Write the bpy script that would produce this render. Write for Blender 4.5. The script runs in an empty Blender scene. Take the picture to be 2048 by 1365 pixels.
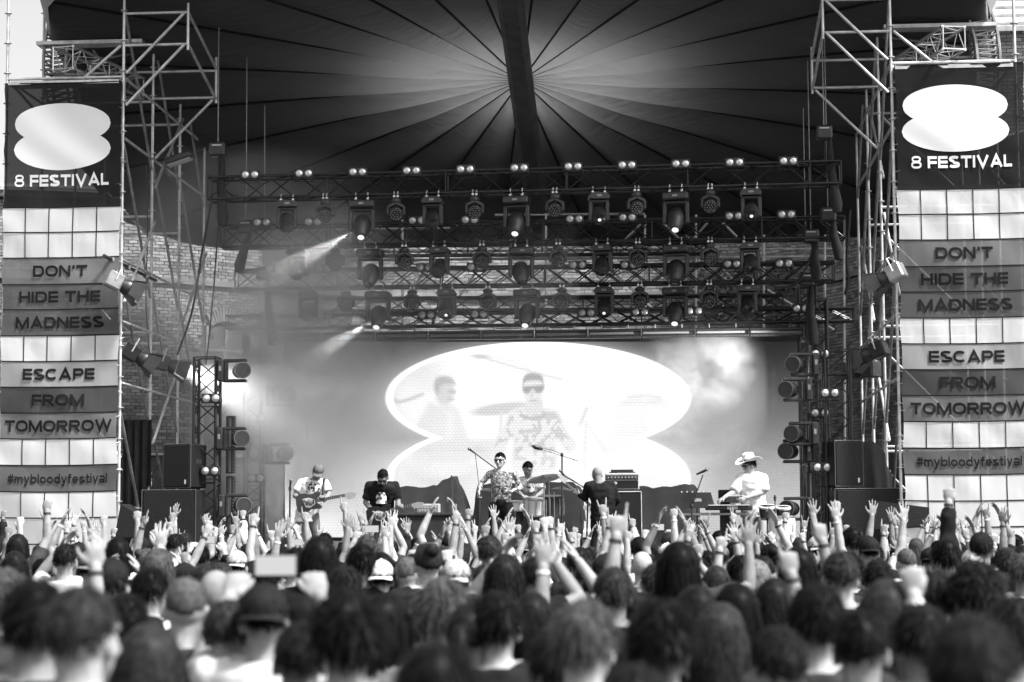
import bpy, bmesh, math, random
import numpy as np
from mathutils import Vector, Matrix, Quaternion
from mathutils import noise as mnoise
R = math.radians
random.seed(7)
S = bpy.context.scene
COL = S.collection
# ------------------------------------------------------------------ camera
FPX = 4115.0                       # focal length in photo pixels (2048 wide)
CAM = Vector((2.2, 0.0, 1.87))
YAW, PITCH, ROLL = R(4.2), math.atan2(383, FPX), 0.006
_F = Vector((-math.sin(YAW) * math.cos(PITCH), math.cos(YAW) * math.cos(PITCH), math.sin(PITCH)))
_R0 = Vector((math.cos(YAW), math.sin(YAW), 0))
_U0 = _R0.cross(_F)
_RT = _R0 * math.cos(ROLL) - _U0 * math.sin(ROLL)
_UP = _U0 * math.cos(ROLL) + _R0 * math.sin(ROLL)
cd = bpy.data.cameras.new('camera')
cam = bpy.data.objects.new('camera', cd)
COL.objects.link(cam)
cam.matrix_world = Matrix(((_RT.x, _UP.x, -_F.x, CAM.x), (_RT.y, _UP.y, -_F.y, CAM.y), (_RT.z, _UP.z, -_F.z, CAM.z), (0, 0, 0, 1)))
cd.sensor_width = 36.0
cd.lens = FPX / 2048 * 36
cd.clip_start, cd.clip_end = 0.2, 1200
cd.dof.use_dof = True
cd.dof.focus_distance = 32.5
cd.dof.aperture_fstop = 2.8
S.camera = cam
# ------------------------------------------------------------------ sky, sun, exposure
SUN_EL, SUN_AZ = R(55), R(118)      # azimuth clockwise from +Y
W = bpy.data.worlds.new('World'); S.world = W; W.use_nodes = True
wn = W.node_tree; wn.nodes.clear()
_sky = wn.nodes.new('ShaderNodeTexSky'); _sky.sky_type = 'NISHITA'; _sky.sun_disc = False
_sky.sun_elevation = SUN_EL; _sky.sun_rotation = SUN_AZ; _sky.air_density = 1.0; _sky.dust_density = 4.0; _sky.ozone_density = 1.0
_bw = wn.nodes.new('ShaderNodeRGBToBW')
_bg = wn.nodes.new('ShaderNodeBackground'); _bg.inputs['Strength'].default_value = 0.12
_wo = wn.nodes.new('ShaderNodeOutputWorld')
wn.links.new(_sky.outputs[0], _bw.inputs[0]); wn.links.new(_bw.outputs[0], _bg.inputs['Color']); wn.links.new(_bg.outputs[0], _wo.inputs['Surface'])
_sl = bpy.data.lights.new('sun', 'SUN'); _sl.energy = 3.2; _sl.angle = R(9)
sun = bpy.data.objects.new('sun', _sl); COL.objects.link(sun)
_sd = Vector((math.sin(SUN_AZ) * math.cos(SUN_EL), math.cos(SUN_AZ) * math.cos(SUN_EL), math.sin(SUN_EL)))
sun.rotation_euler = _sd.to_track_quat('Z', 'Y').to_euler()
S.view_settings.view_transform = 'Standard'; S.view_settings.look = 'None'
S.view_settings.exposure = 1.5; S.view_settings.gamma = 1.0
S.view_settings.use_curve_mapping = False
S.render.engine = 'CYCLES'
S.cycles.use_denoising = True
S.cycles.max_bounces = 6; S.cycles.diffuse_bounces = 3; S.cycles.glossy_bounces = 2
S.cycles.transmission_bounces = 4; S.cycles.transparent_max_bounces = 12; S.cycles.volume_bounces = 0
S.cycles.caustics_reflective = False; S.cycles.caustics_refractive = False

# ------------------------------------------------------------------ helpers
def ray(px, py):
    return _F + _RT * ((px - 1024.0) / FPX) - _UP * ((py - 682.5) / FPX)
def at(px, py, Y):
    d = ray(px, py)
    return CAM + d * ((Y - CAM.y) / d.y)
def at_z(px, py, z):
    d = ray(px, py)
    return CAM + d * ((z - CAM.z) / d.z)
def ppm(p):
    return FPX / ((p - CAM).dot(_F))
def proj(p):
    v = p - CAM; k = FPX / v.dot(_F)
    return 1024 + v.dot(_RT) * k, 682.5 - v.dot(_UP) * k

class MB:
    def __init__(self):
        self.v = []; self.f = []
    def add(self, vs, fs):
        o = len(self.v); self.v += [tuple(x) for x in vs]; self.f += [tuple(i + o for i in f) for f in fs]; return self
    def box(self, c, s, M=None):
        c = Vector(c); hx, hy, hz = s[0] / 2, s[1] / 2, s[2] / 2
        vs = [Vector((x, y, z)) for x in (-hx, hx) for y in (-hy, hy) for z in (-hz, hz)]
        if M is not None: vs = [M @ v for v in vs]
        return self.add([v + c for v in vs], [(0, 1, 3, 2), (4, 6, 7, 5), (0, 4, 5, 1), (2, 3, 7, 6), (0, 2, 6, 4), (1, 5, 7, 3)])
    def bbox(self, c, s, b=0.01, M=None):
        """box with chamfered edges"""
        c = Vector(c); h = [x / 2 for x in s]; vs = []; idx = {}
        for sx in (-1, 1):
            for sy in (-1, 1):
                for sz in (-1, 1):
                    for a in range(3):
                        p = [sx * (h[0] - b), sy * (h[1] - b), sz * (h[2] - b)]
                        p[a] += (sx, sy, sz)[a] * b
                        idx[(sx, sy, sz, a)] = len(vs); vs.append(Vector(p))
        fs = []
        for a in range(3):
            o = [i for i in range(3) if i != a]
            for s_ in (-1, 1):
                q = []
                for u, w in ((-1, -1), (1, -1), (1, 1), (-1, 1)):
                    k = [0, 0, 0]; k[a] = s_; k[o[0]] = u; k[o[1]] = w; q.append(idx[(*k, a)])
                if (s_ > 0) == (a == 1): q.reverse()
                fs.append(tuple(q))
            for u in (-1, 1):
                for w in (-1, 1):
                    ks = []
                    for s_ in (-1, 1):
                        k = [0, 0, 0]; k[a] = s_; k[o[0]] = u; k[o[1]] = w; ks.append(k)
                    fs.append((idx[(*ks[0], o[0])], idx[(*ks[1], o[0])], idx[(*ks[1], o[1])], idx[(*ks[0], o[1])]))
        for sx in (-1, 1):
            for sy in (-1, 1):
                for sz in (-1, 1):
                    fs.append(tuple(idx[(sx, sy, sz, a)] for a in range(3)))
        if M is not None: vs = [M @ v for v in vs]
        return self.add([v + c for v in vs], fs)
    def tube(self, p0, p1, r0, r1=None, n=8, cap=True):
        return self.path([p0, p1], [r0, r0 if r1 is None else r1], n, cap)
    def path(self, pts, rad, n=8, cap=True, flat=1.0):
        pts = [Vector(p) for p in pts]
        if not isinstance(rad, (list, tuple)): rad = [rad] * len(pts)
        vs = []; fs = []; up = None
        for i, p in enumerate(pts):
            t = (pts[min(i + 1, len(pts) - 1)] - pts[max(i - 1, 0)])
            t = t.normalized() if t.length > 1e-9 else Vector((0, 0, 1))
            if up is None:
                up = Vector((0, 0, 1)) if abs(t.z) < 0.9 else Vector((1, 0, 0))
            a = t.cross(up).normalized(); b = a.cross(t).normalized(); up = b
            for k in range(n):
                an = 2 * math.pi * k / n
                vs.append(p + a * (math.cos(an) * rad[i]) + b * (math.sin(an) * rad[i] * flat))
        for i in range(len(pts) - 1):
            for k in range(n):
                k2 = (k + 1) % n
                fs.append((i * n + k, i * n + k2, (i + 1) * n + k2, (i + 1) * n + k))
        if cap:
            fs.append(tuple(range(n - 1, -1, -1))); fs.append(tuple((len(pts) - 1) * n + k for k in range(n)))
        return self.add(vs, fs)
    def ball(self, c, r, nu=10, nv=7, M=None):
        c = Vector(c); r = r if isinstance(r, (tuple, list)) else (r, r, r); vs = [Vector((0, 0, r[2]))]
        for j in range(1, nv):
            th = math.pi * j / nv
            for i in range(nu):
                ph = 2 * math.pi * i / nu
                vs.append(Vector((r[0] * math.sin(th) * math.cos(ph), r[1] * math.sin(th) * math.sin(ph), r[2] * math.cos(th))))
        vs.append(Vector((0, 0, -r[2]))); fs = []
        for i in range(nu):
            fs.append((0, 1 + i, 1 + (i + 1) % nu)); b = 1 + (nv - 2) * nu
            fs.append((len(vs) - 1, b + (i + 1) % nu, b + i))
        for j in range(nv - 2):
            for i in range(nu):
                a = 1 + j * nu + i; b = 1 + j * nu + (i + 1) % nu
                fs.append((a, a + nu, b + nu, b))
        if M is not None: vs = [M @ v for v in vs]
        return self.add([v + c for v in vs], fs)
    def lathe(self, prof, c=(0, 0, 0), M=None, n=16):
        """prof: (r, h) along local z"""
        c = Vector(c); vs = []; fs = []
        for r, h in prof:
            for k in range(n):
                a = 2 * math.pi * k / n; vs.append(Vector((r * math.cos(a), r * math.sin(a), h)))
        for i in range(len(prof) - 1):
            for k in range(n):
                k2 = (k + 1) % n; fs.append((i * n + k, i * n + k2, (i + 1) * n + k2, (i + 1) * n + k))
        if prof[0][0] > 1e-6: fs.append(tuple(range(n - 1, -1, -1)))
        if prof[-1][0] > 1e-6: fs.append(tuple((len(prof) - 1) * n + k for k in range(n)))
        if M is not None: vs = [M @ v for v in vs]
        return self.add([v + c for v in vs], fs)
    def prism(self, poly, d, fn=None):
        """2-D outline (counter-clockwise in x,z) given depth d along y; fn maps a local (x,y,z)"""
        n = len(poly); fn = fn or (lambda x, y, z: Vector((x, y, z)))
        vs = [fn(p[0], 0, p[1]) for p in poly] + [fn(p[0], d, p[1]) for p in poly]
        fs = [tuple(range(n)), tuple(range(2 * n - 1, n - 1, -1))] + [(i, i + n, (i + 1) % n + n, (i + 1) % n) for i in range(n)]
        return self.add(vs, fs)
    def mesh(self, name, smooth=None):
        me = bpy.data.meshes.new(name); me.from_pydata(self.v, [], self.f); me.validate(); me.update()
        if smooth is not None:
            for p in me.polygons: p.use_smooth = True
            if smooth < 170: me.set_sharp_from_angle(angle=R(smooth))
        return me
    def build(self, name, mat, parent=None, smooth=None):
        me = self.mesh(name, smooth)
        if mat: me.materials.append(mat)
        return link(name, me, parent)

def link(name, data, parent=None, loc=None):
    o = bpy.data.objects.new(name, data); COL.objects.link(o)
    if parent: o.parent = parent
    if loc is not None: o.location = loc
    return o
def tag(o, label=None, cat=None, group=None, kind=None):
    if label: o['label'] = label
    if cat: o['category'] = cat
    if group: o['group'] = group
    if kind: o['kind'] = kind
    return o
def thing(name, label, cat, loc=(0, 0, 0), rz=0, group=None):
    o = bpy.data.objects.new(name, None); COL.objects.link(o); o.location = loc; o.rotation_euler = (0, 0, rz)
    o.empty_display_size = 0.1
    return tag(o, label, cat, group)
def copy_tree(o, parent=None, label=None):
    c = o.copy(); COL.objects.link(c)
    if parent: c.parent = parent
    if label: c['label'] = label
    for ch in o.children: copy_tree(ch, c)
    return c
ORD = ['leftmost', 'second', 'third', 'fourth', 'fifth', 'sixth', 'seventh', 'eighth', 'ninth', 'tenth', 'eleventh', 'twelfth', 'thirteenth']
def ordn(i, n):
    if i == n - 1: return 'rightmost'
    return 'leftmost' if i == 0 else ORD[i] + ' from the left'

# ------------------------------------------------------------------ materials
_mc = {}
def mat(name, v, rough=0.6, metal=0.0, var=0.0, scale=8.0, bump=0.0, objvar=0.0, spec=0.5, detail=3.0):
    if name in _mc: return _mc[name]
    m = bpy.data.materials.new(name); m.use_nodes = True; nt = m.node_tree; b = nt.nodes['Principled BSDF']
    b.inputs['Base Color'].default_value = (v, v, v, 1); b.inputs['Roughness'].default_value = rough; b.inputs['Metallic'].default_value = metal
    b.inputs['Specular IOR Level'].default_value = spec
    last = None
    if var or bump:
        tc = nt.nodes.new('ShaderNodeTexCoord'); nz = nt.nodes.new('ShaderNodeTexNoise'); nz.inputs['Scale'].default_value = scale; nz.inputs['Detail'].default_value = detail
        nt.links.new(tc.outputs['Object'], nz.inputs['Vector'])
        if var:
            mr = nt.nodes.new('ShaderNodeMapRange'); mr.inputs[1].default_value = 0.3; mr.inputs[2].default_value = 0.7
            mr.inputs[3].default_value = v * (1 - var); mr.inputs[4].default_value = v * (1 + var)
            nt.links.new(nz.outputs['Fac'], mr.inputs[0]); last = mr.outputs[0]
        if bump:
            bp = nt.nodes.new('ShaderNodeBump'); bp.inputs['Strength'].default_value = bump; bp.inputs['Distance'].default_value = 0.02
            nt.links.new(nz.outputs['Fac'], bp.inputs['Height']); nt.links.new(bp.outputs[0], b.inputs['Normal'])
    if objvar:
        oi = nt.nodes.new('ShaderNodeObjectInfo'); mr2 = nt.nodes.new('ShaderNodeMapRange')
        mr2.inputs[3].default_value = 1 - objvar; mr2.inputs[4].default_value = 1 + objvar
        nt.links.new(oi.outputs['Random'], mr2.inputs[0]); mu = nt.nodes.new('ShaderNodeMath'); mu.operation = 'MULTIPLY'
        if last is None: mu.inputs[1].default_value = v
        else: nt.links.new(last, mu.inputs[1])
        nt.links.new(mr2.outputs[0], mu.inputs[0]); last = mu.outputs[0]
    if last is not None: nt.links.new(last, b.inputs['Base Color'])
    _mc[name] = m
    return m
def emis(name, v, base=0.05):
    if name in _mc: return _mc[name]
    m = bpy.data.materials.new(name); m.use_nodes = True; b = m.node_tree.nodes['Principled BSDF']
    b.inputs['Base Color'].default_value = (base, base, base, 1); b.inputs['Emission Color'].default_value = (1, 1, 1, 1); b.inputs['Emission Strength'].default_value = v
    b.inputs['Roughness'].default_value = 0.4
    _mc[name] = m
    return m
M_STEEL = mat('galvanised_steel', 0.6, 0.42, 0.5, 0.25, 6)
M_STEELD = mat('dull_steel', 0.3, 0.5, 0.7, 0.3, 6)
M_BLACKM = mat('black_painted_metal', 0.025, 0.38, 0.0, 0.3, 10)
M_TRUSS = mat('black_truss_metal', 0.022, 0.3, 0.3, 0.3, 10)
M_ALU = mat('aluminium', 0.55, 0.35, 0.85, 0.2, 9)
M_BLKPL = mat('black_plastic', 0.02, 0.45, 0, 0.25, 12)
M_BLKFAB = mat('black_cloth', 0.018, 0.9, 0, 0.4, 5, 0.3)
M_LENS = mat('lamp_glass', 0.02, 0.12, 0, 0, 1, spec=0.8)
M_RUBBER = mat('black_cable', 0.02, 0.6)
# ------------------------------------------------------------------ ground, stage
M_GROUND = mat('asphalt', 0.05, 0.9, 0, 0.3, 1.5, 0.3)
tag(MB().add([(-300, -200, 0), (300, -200, 0), (300, 400, 0), (-300, 400, 0)], [(0, 1, 2, 3)]).build('ground', M_GROUND), kind='structure')
ST_Z, ST_Y0, ST_Y1 = 1.32, 29.6, 41.5
stage = thing('stage', 'low black stage platform across the far end behind the crowd', 'stage', (0, ST_Y0, 0))
MB().box((0, (ST_Y1 - ST_Y0) / 2, ST_Z - 0.06), (13.4, ST_Y1 - ST_Y0, 0.12)).build('deck', mat('stage_deck', 0.05, 0.6, 0, 0.3, 3), stage)
MB().box((0, 0.06, (ST_Z - 0.12) / 2), (13.3, 0.06, ST_Z - 0.125)).build('skirt', M_BLKFAB, stage)

# ------------------------------------------------------------------ curved brick wall behind
WALL_Z = 9.1
_wl = [(-60, 392), (100, 396), (255, 403), (400, 413), (525, 427), (700, 441), (1000, 449), (1300, 445), (1500, 431), (1600, 420), (1670, 405), (1733, 383), (1800, 362), (1900, 335), (2010, 300), (2120, 270)]
_wp = []
for px, py in _wl:
    p = at_z(px, py, WALL_Z); _wp.append(Vector((p.x, p.y, 0)))
def catmull(P, n=12):
    out = []
    for i in range(len(P) - 1):
        p0, p1, p2, p3 = P[max(i - 1, 0)], P[i], P[i + 1], P[min(i + 2, len(P) - 1)]
        for k in range(n):
            t = k / n
            out.append(0.5 * ((2 * p1) + (p2 - p0) * t + (2 * p0 - 5 * p1 + 4 * p2 - p3) * t * t + (3 * p1 - p0 - 3 * p2 + p3) * t ** 3))
    out.append(P[-1]); return out
_wc = catmull(_wp)
_ws = [0.0]
for i in range(1, len(_wc)): _ws.append(_ws[-1] + (_wc[i] - _wc[i - 1]).length)
def wall_pt(s):
    s = min(max(s, 0), _ws[-1] - 1e-4)
    i = int(np.searchsorted(_ws, s, 'right')) - 1; i = min(i, len(_wc) - 2)
    t = (s - _ws[i]) / (_ws[i + 1] - _ws[i]); p = _wc[i].lerp(_wc[i + 1], t); d = (_wc[i + 1] - _wc[i]).normalized()
    return p, d, Vector((d.y, -d.x, 0))       # point, along, towards the stage
M_BRICK = mat('old_pale_brick', 0.25, 0.9, 0, 0.35, 3.0, 0.3, objvar=0.3)
M_BRICKM = None
def brick_mass_mat():
    m = bpy.data.materials.new('pale_brick_courses'); m.use_nodes = True; nt = m.node_tree; b = nt.nodes['Principled BSDF']; b.inputs['Roughness'].default_value = 0.9
    g = nt.nodes.new('ShaderNodeNewGeometry'); n2 = nt.nodes.new('ShaderNodeTexNoise'); n2.inputs['Scale'].default_value = 1.3
    mr = nt.nodes.new('ShaderNodeMapRange'); mr.inputs[3].default_value = 0.13; mr.inputs[4].default_value = 0.34
    nt.links.new(g.outputs['Random Per Island'], mr.inputs[0]); mr2 = nt.nodes.new('ShaderNodeMapRange'); mr2.inputs[1].default_value = 0.35; mr2.inputs[2].default_value = 0.65; mr2.inputs[3].default_value = 0.7; mr2.inputs[4].default_value = 1.15
    nt.links.new(g.outputs['Position'], n2.inputs['Vector']); nt.links.new(n2.outputs['Fac'], mr2.inputs[0])
    mu = nt.nodes.new('ShaderNodeMath'); mu.operation = 'MULTIPLY'; nt.links.new(mr.outputs[0], mu.inputs[0]); nt.links.new(mr2.outputs[0], mu.inputs[1]); nt.links.new(mu.outputs[0], b.inputs['Base Color'])
    return m
M_BRICKM = brick_mass_mat()
M_MORTAR = mat('dark_mortar', 0.09, 0.95, 0, 0.3, 4)
wall = thing('brick_wall', 'old curved pale brick wall rising behind the stage and rigging', 'wall', (0, 0, 0))
_m = MB(); k0 = len(_wc)
_m.add([p for p in _wc] + [p + Vector((0, 0, WALL_Z)) for p in _wc], [(i, i + 1, k0 + i + 1, k0 + i) for i in range(k0 - 1)])
_m.build('backing', M_MORTAR, wall)
# window recesses: (s centre, sill z, head z, half width)
def s_of_px(px, py, z):
    p = at_z(px, py, z); q = Vector((p.x, p.y, 0)); return min(range(len(_wc)), key=lambda i: (_wc[i] - q).length)
def s_at(px):
    best = None
    for i, p in enumerate(_wc):
        x, _ = proj(Vector((p.x, p.y, 7)))
        if best is None or abs(x - px) < best[0]: best = (abs(x - px), _ws[i])
    return best[1]
WINS = [(s_at(452), 5.0, 6.45, 0.5), (s_at(1590), 5.2, 6.6, 0.45)]
def in_win(s, z, pad=0.0):
    return any(abs(s - a) < w + pad and z0 - pad < z < z1 + pad for a, z0, z1, w in WINS)
BL, BH, JN = 0.185, 0.06, 0.012
bricks = []; zc = 3.6; row = 0
while zc < WALL_Z - 0.05:
    off = (row % 2) * (BL + JN) / 2 + random.uniform(-.02, .02); s = off; band = 7.32 < zc < 7.45
    while s < _ws[-1] - BL:
        sc = s + BL / 2; p, d, nrm = wall_pt(sc); x, y = proj(Vector((p.x, p.y, zc)))
        if not in_win(sc, zc, 0.1) and not band and x < 1830 and (x < 590 or x > 1590 or 6.0 < zc < 8.9):
            bricks.append((sc, zc, x, y))
        s += BL + JN
    zc += BH + JN; row += 1
_b1 = MB().bbox((0, -0.02, 0), (BL, 0.06, BH), 0.006).mesh('brick'); _b1.materials.append(M_BRICK)
vis = [b for b in bricks if (250 < b[2] < 430 and 430 < b[3] < 720)] + [b for b in bricks if b[2] > 1690 and b[3] < 700]
random.shuffle(vis); vis = sorted(vis, key=lambda b: -b[2])[:170] + [b for b in vis if b[2] < 430][:130]
chosen = set(vis[:300]); mass = MB()
for b in bricks:
    p, d, nrm = wall_pt(b[0]); M = Matrix((( d.x, -nrm.x, 0), (d.y, -nrm.y, 0), (0, 0, 1))).to_4x4()
    pr = random.uniform(-0.004, 0.008); loc = Vector((p.x, p.y, b[1])) + nrm * pr
    if b in chosen:
        o = link('brick', _b1, wall); o.matrix_local = Matrix.Translation(loc) @ M @ Matrix.Rotation(random.uniform(-.01, .01), 4, 'Y')
    else:
        hx, hz, dp = BL / 2 * random.uniform(.96, 1.02), BH / 2, 0.05; M3 = M.to_3x3()
        vs = [loc + M3 @ Vector((x, y, z)) for x, y, z in ((-hx, -dp, -hz), (hx, -dp, -hz), (hx, -dp, hz), (-hx, -dp, hz), (-hx, 0.005, -hz), (hx, 0.005, -hz), (hx, 0.005, hz), (-hx, 0.005, hz))]
        mass.add(vs, [(0, 1, 2, 3), (0, 4, 5, 1), (3, 2, 6, 7), (0, 3, 7, 4), (1, 5, 6, 2)])
tag(mass.build('brick_courses', M_BRICKM, wall), kind='stuff')
_m = MB()
for i in range(0, len(_wc) - 1):
    p, d, n1 = wall_pt(_ws[i]); q, d2, n2 = wall_pt(_ws[i + 1])
    for z0, z1, t in ((7.33, 7.45, .12), (WALL_Z - .02, WALL_Z + .12, .2)):
        a, b2 = p + n1 * t, q + n2 * t; up0, up1 = Vector((0, 0, z0)), Vector((0, 0, z1))
        _m.add([a + up0, b2 + up0, b2 + up1, a + up1, p + up1, q + up1, p + up0, q + up0], [(0, 1, 2, 3), (3, 2, 5, 4), (6, 7, 1, 0)])
_m.build('cornice', mat('weathered_stone', 0.2, 0.9, 0, 0.4, 2, 0.3), wall)
_m = MB(); sm = MB()
for i in range(0, len(_wc) - 1):
    p, d, n1 = wall_pt(_ws[i]); q, d2, n2 = wall_pt(_ws[i + 1])
    a, b2 = p + n1 * .3 + Vector((0, 0, WALL_Z + .14)), q + n2 * .3 + Vector((0, 0, WALL_Z + .14)); c, e = p - n1 * 3 + Vector((0, 0, WALL_Z + .75)), q - n2 * 3 + Vector((0, 0, WALL_Z + .75))
    _m.add([a, b2, e, c], [(0, 1, 2, 3)])
    for t in (0.0, 0.5): sm.tube(a.lerp(b2, t) + Vector((0, 0, .02)), c.lerp(e, t) + Vector((0, 0, .02)), .025, n=5)
roof = _m.build('metal_roof', mat('sheet_metal_roof', 0.55, 0.5, 0.2, 0.2, 2), wall); sm.build('standing_seam', mat('sheet_metal_roof', .5), roof)
_abm = MB().bbox((0, -0.03, 0), (0.062, 0.09, 0.3), 0.006).mesh('arch_brick'); _abm.materials.append(M_BRICK)
for a, z0, z1, w in WINS:
    p, d, nrm = wall_pt(a); M = Matrix(((d.x, -nrm.x, 0), (d.y, -nrm.y, 0), (0, 0, 1))).to_4x4(); L = Matrix.Translation(Vector((p.x, p.y, 0))) @ M
    f = MB().box((0, .0, (z0 + z1) / 2), (2 * w, .02, z1 - z0)).build('window', mat('dark_window_infill', .12, .6, 0, .3, 4), wall); f.matrix_local = L
    g = MB()
    for x0 in (-w, w, 0): g.box((x0, -.04, (z0 + z1) / 2), (.06, .05, z1 - z0))
    for zz in (z0 + .02, (z0 + z1) / 2 + .2): g.box((0, -.038, zz), (2 * w, .045, .06))
    g.build('window_frame', mat('grey_window_frame', .3, .7), f)
    n = 13
    for i in range(n):
        t = (i - (n - 1) / 2) / n * 1.15; rr = w * 1.5
        o = link('arch_brick', _abm, wall); o.matrix_local = L @ Matrix.Translation((math.sin(t) * (rr + .1), 0, z1 - rr * .85 + math.cos(t) * (rr + .15))) @ Matrix.Rotation(t, 4, 'Y')

# ivy tangle on the wall, right of the middle
iv = MB(); rr = random.Random(3)
for k in range(170):
    s = s_at(rr.uniform(1380, 1600)); z = rr.uniform(6.3, 7.6); p, d, nrm = wall_pt(s); q = Vector((p.x, p.y, z)) + nrm * .12; pts = [q]
    for j in range(6):
        q = q + d * rr.uniform(-.12, .12) + Vector((0, 0, rr.uniform(-.02, .2))) + nrm * rr.uniform(-.03, .04); pts.append(q)
        for _ in range(2):
            c = q + d * rr.uniform(-.06, .06) + Vector((0, 0, rr.uniform(-.06, .06))) + nrm * rr.uniform(0, .05); u = Vector((rr.uniform(-1, 1), rr.uniform(-1, 1), rr.uniform(-1, 1))).normalized() * .035; w_ = u.cross(nrm).normalized() * .025
            iv.add([c - u, c + w_, c + u, c - w_], [(0, 1, 2, 3)])
    iv.path(pts, .007, 3, False)
tag(iv.build('ivy', mat('dry_ivy', .11, .8, 0, .4, 20)), 'dry ivy tangle climbing the brick wall behind the rigging', 'ivy', kind='stuff')

# brick building beyond the far right tower
bb = thing('brick_building', 'brick building with tiled roof beyond the right banner tower', 'building', (0, 0, 0))
_pl = at(1992, 60, 40); _pr = at(2110, 60, 40); zt = _pl.z
MB().box(((_pl.x + _pr.x) / 2 + .6, 41.5, zt / 2), (_pr.x - _pl.x + 1.6, 3, zt)).build('wall', M_MORTAR, bb)
bm_ = MB(); z = 8.2
while z < zt - .05:
    x = _pl.x - .2 + (int(z / .072) % 2) * .1
    while x < _pr.x + .4:
        bm_.box((x + .09, 39.99, z), (.185, .06, .06)); x += .197
    z += .072
tag(bm_.build('brick_courses', M_BRICKM, bb), kind='stuff')
rf = MB().add([(_pl.x - .5, 39.7, zt), (_pr.x + 1, 39.7, zt), (_pr.x + 1, 43, zt + 2.6), (_pl.x - .5, 43, zt + 2.6), (_pl.x - .5, 39.7, zt - .1), (_pr.x + 1, 39.7, zt - .1)], [(0, 1, 2, 3), (4, 5, 1, 0)]).build('roof', mat('roof_tiles', .3, .7, 0, .3, 6), bb)
ts = MB(); y = 0.0
for i in range(11):
    t0 = i / 11; 
    ts.box((( _pl.x + _pr.x) / 2 + .25, 39.7 + 3.3 * t0 + .05, zt + 2.6 * t0 + .05), (_pr.x - _pl.x + 1.5, .06, .05))
ts.build('tile_course', mat('roof_tiles', .3), rf)

# ------------------------------------------------------------------ canopy
AP = at(1043, 158, 36.0); TILT = 0.25
def canopy_r(t, a=7.95, bf=5.0, bb_=7.2):
    c, s = abs(math.cos(t)), math.sin(t); b, q = (bb_, 8.0) if s > 0 else (bf, 4.0); a += .9 * min(1, max(0, s * 2.5))
    return 1 / (((c / a) ** q + (abs(s) / b) ** q) ** (1 / q))
def canopy_pt(t, u, sag=0.0, lift=0.0, k=1.0):
    r = canopy_r(t) * u * k; x, y = math.cos(t) * r, math.sin(t) * r
    return Vector((AP.x + x, AP.y + y, AP.z - TILT * y + lift - sag))
def fabric(name, refl, trans, wr=0.0):
    m = bpy.data.materials.new(name); m.use_nodes = True; nt = m.node_tree; nt.nodes.clear()
    d = nt.nodes.new('ShaderNodeBsdfDiffuse'); t = nt.nodes.new('ShaderNodeBsdfTranslucent'); a = nt.nodes.new('ShaderNodeAddShader'); o = nt.nodes.new('ShaderNodeOutputMaterial')
    d.inputs['Color'].default_value = (refl,) * 3 + (1,); t.inputs['Color'].default_value = (trans,) * 3 + (1,)
    nt.links.new(d.outputs[0], a.inputs[0]); nt.links.new(t.outputs[0], a.inputs[1]); nt.links.new(a.outputs[0], o.inputs[0])
    if wr:
        g = nt.nodes.new('ShaderNodeNewGeometry'); mp = nt.nodes.new('ShaderNodeMapping'); mp.inputs['Scale'].default_value = (1.2, 7, 1.2)
        nz = nt.nodes.new('ShaderNodeTexNoise'); nz.inputs['Scale'].default_value = 1.6; nz.inputs['Detail'].default_value = 4; bp = nt.nodes.new('ShaderNodeBump'); bp.inputs['Strength'].default_value = wr; bp.inputs['Distance'].default_value = .15
        nt.links.new(g.outputs['Position'], mp.inputs[0]); nt.links.new(mp.outputs[0], nz.inputs['Vector']); nt.links.new(nz.outputs['Fac'], bp.inputs['Height'])
        nt.links.new(bp.outputs[0], d.inputs['Normal']); nt.links.new(bp.outputs[0], t.inputs['Normal'])
    return m
M_CAN = fabric('dark_membrane', 0.075, 0.2, 0.3)
M_SHELL = mat('opaque_light_blocker', 0.25, 0.8)
canopy = thing('stage_canopy', 'dark tent canopy over the stage with seams fanning out from its centre', 'canopy', AP)
NS = 24
for k in range(NS):
    t0, t1 = 2 * math.pi * (k - .5) / NS + R(7.5) - R(7.5), 2 * math.pi * (k + .5) / NS
    mb = MB(); nt_, nr = 8, 18; vs = []
    for j in range(nr + 1):
        u = 0.012 + 0.988 * (j / nr) ** 1.3
        for i in range(nt_ + 1):
            f = i / nt_; t = t0 + (t1 - t0) * f; rr_ = canopy_r(t) * u
            vs.append(canopy_pt(t, u, sag=4 * f * (1 - f) * (0.03 + min(.16, .075 * rr_))) - AP)
    mb.add(vs, [(j * (nt_ + 1) + i, j * (nt_ + 1) + i + 1, (j + 1) * (nt_ + 1) + i + 1, (j + 1) * (nt_ + 1) + i) for j in range(nr) for i in range(nt_)])
    mb.build('canopy_panel', M_CAN, canopy, 60)
    MB().path([canopy_pt(t0, u, .03) - AP for u in (0.005, .2, .5, 1)], [.014, .018, .022, .022], 5).build('seam_rope', M_BLKFAB, canopy)
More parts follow.
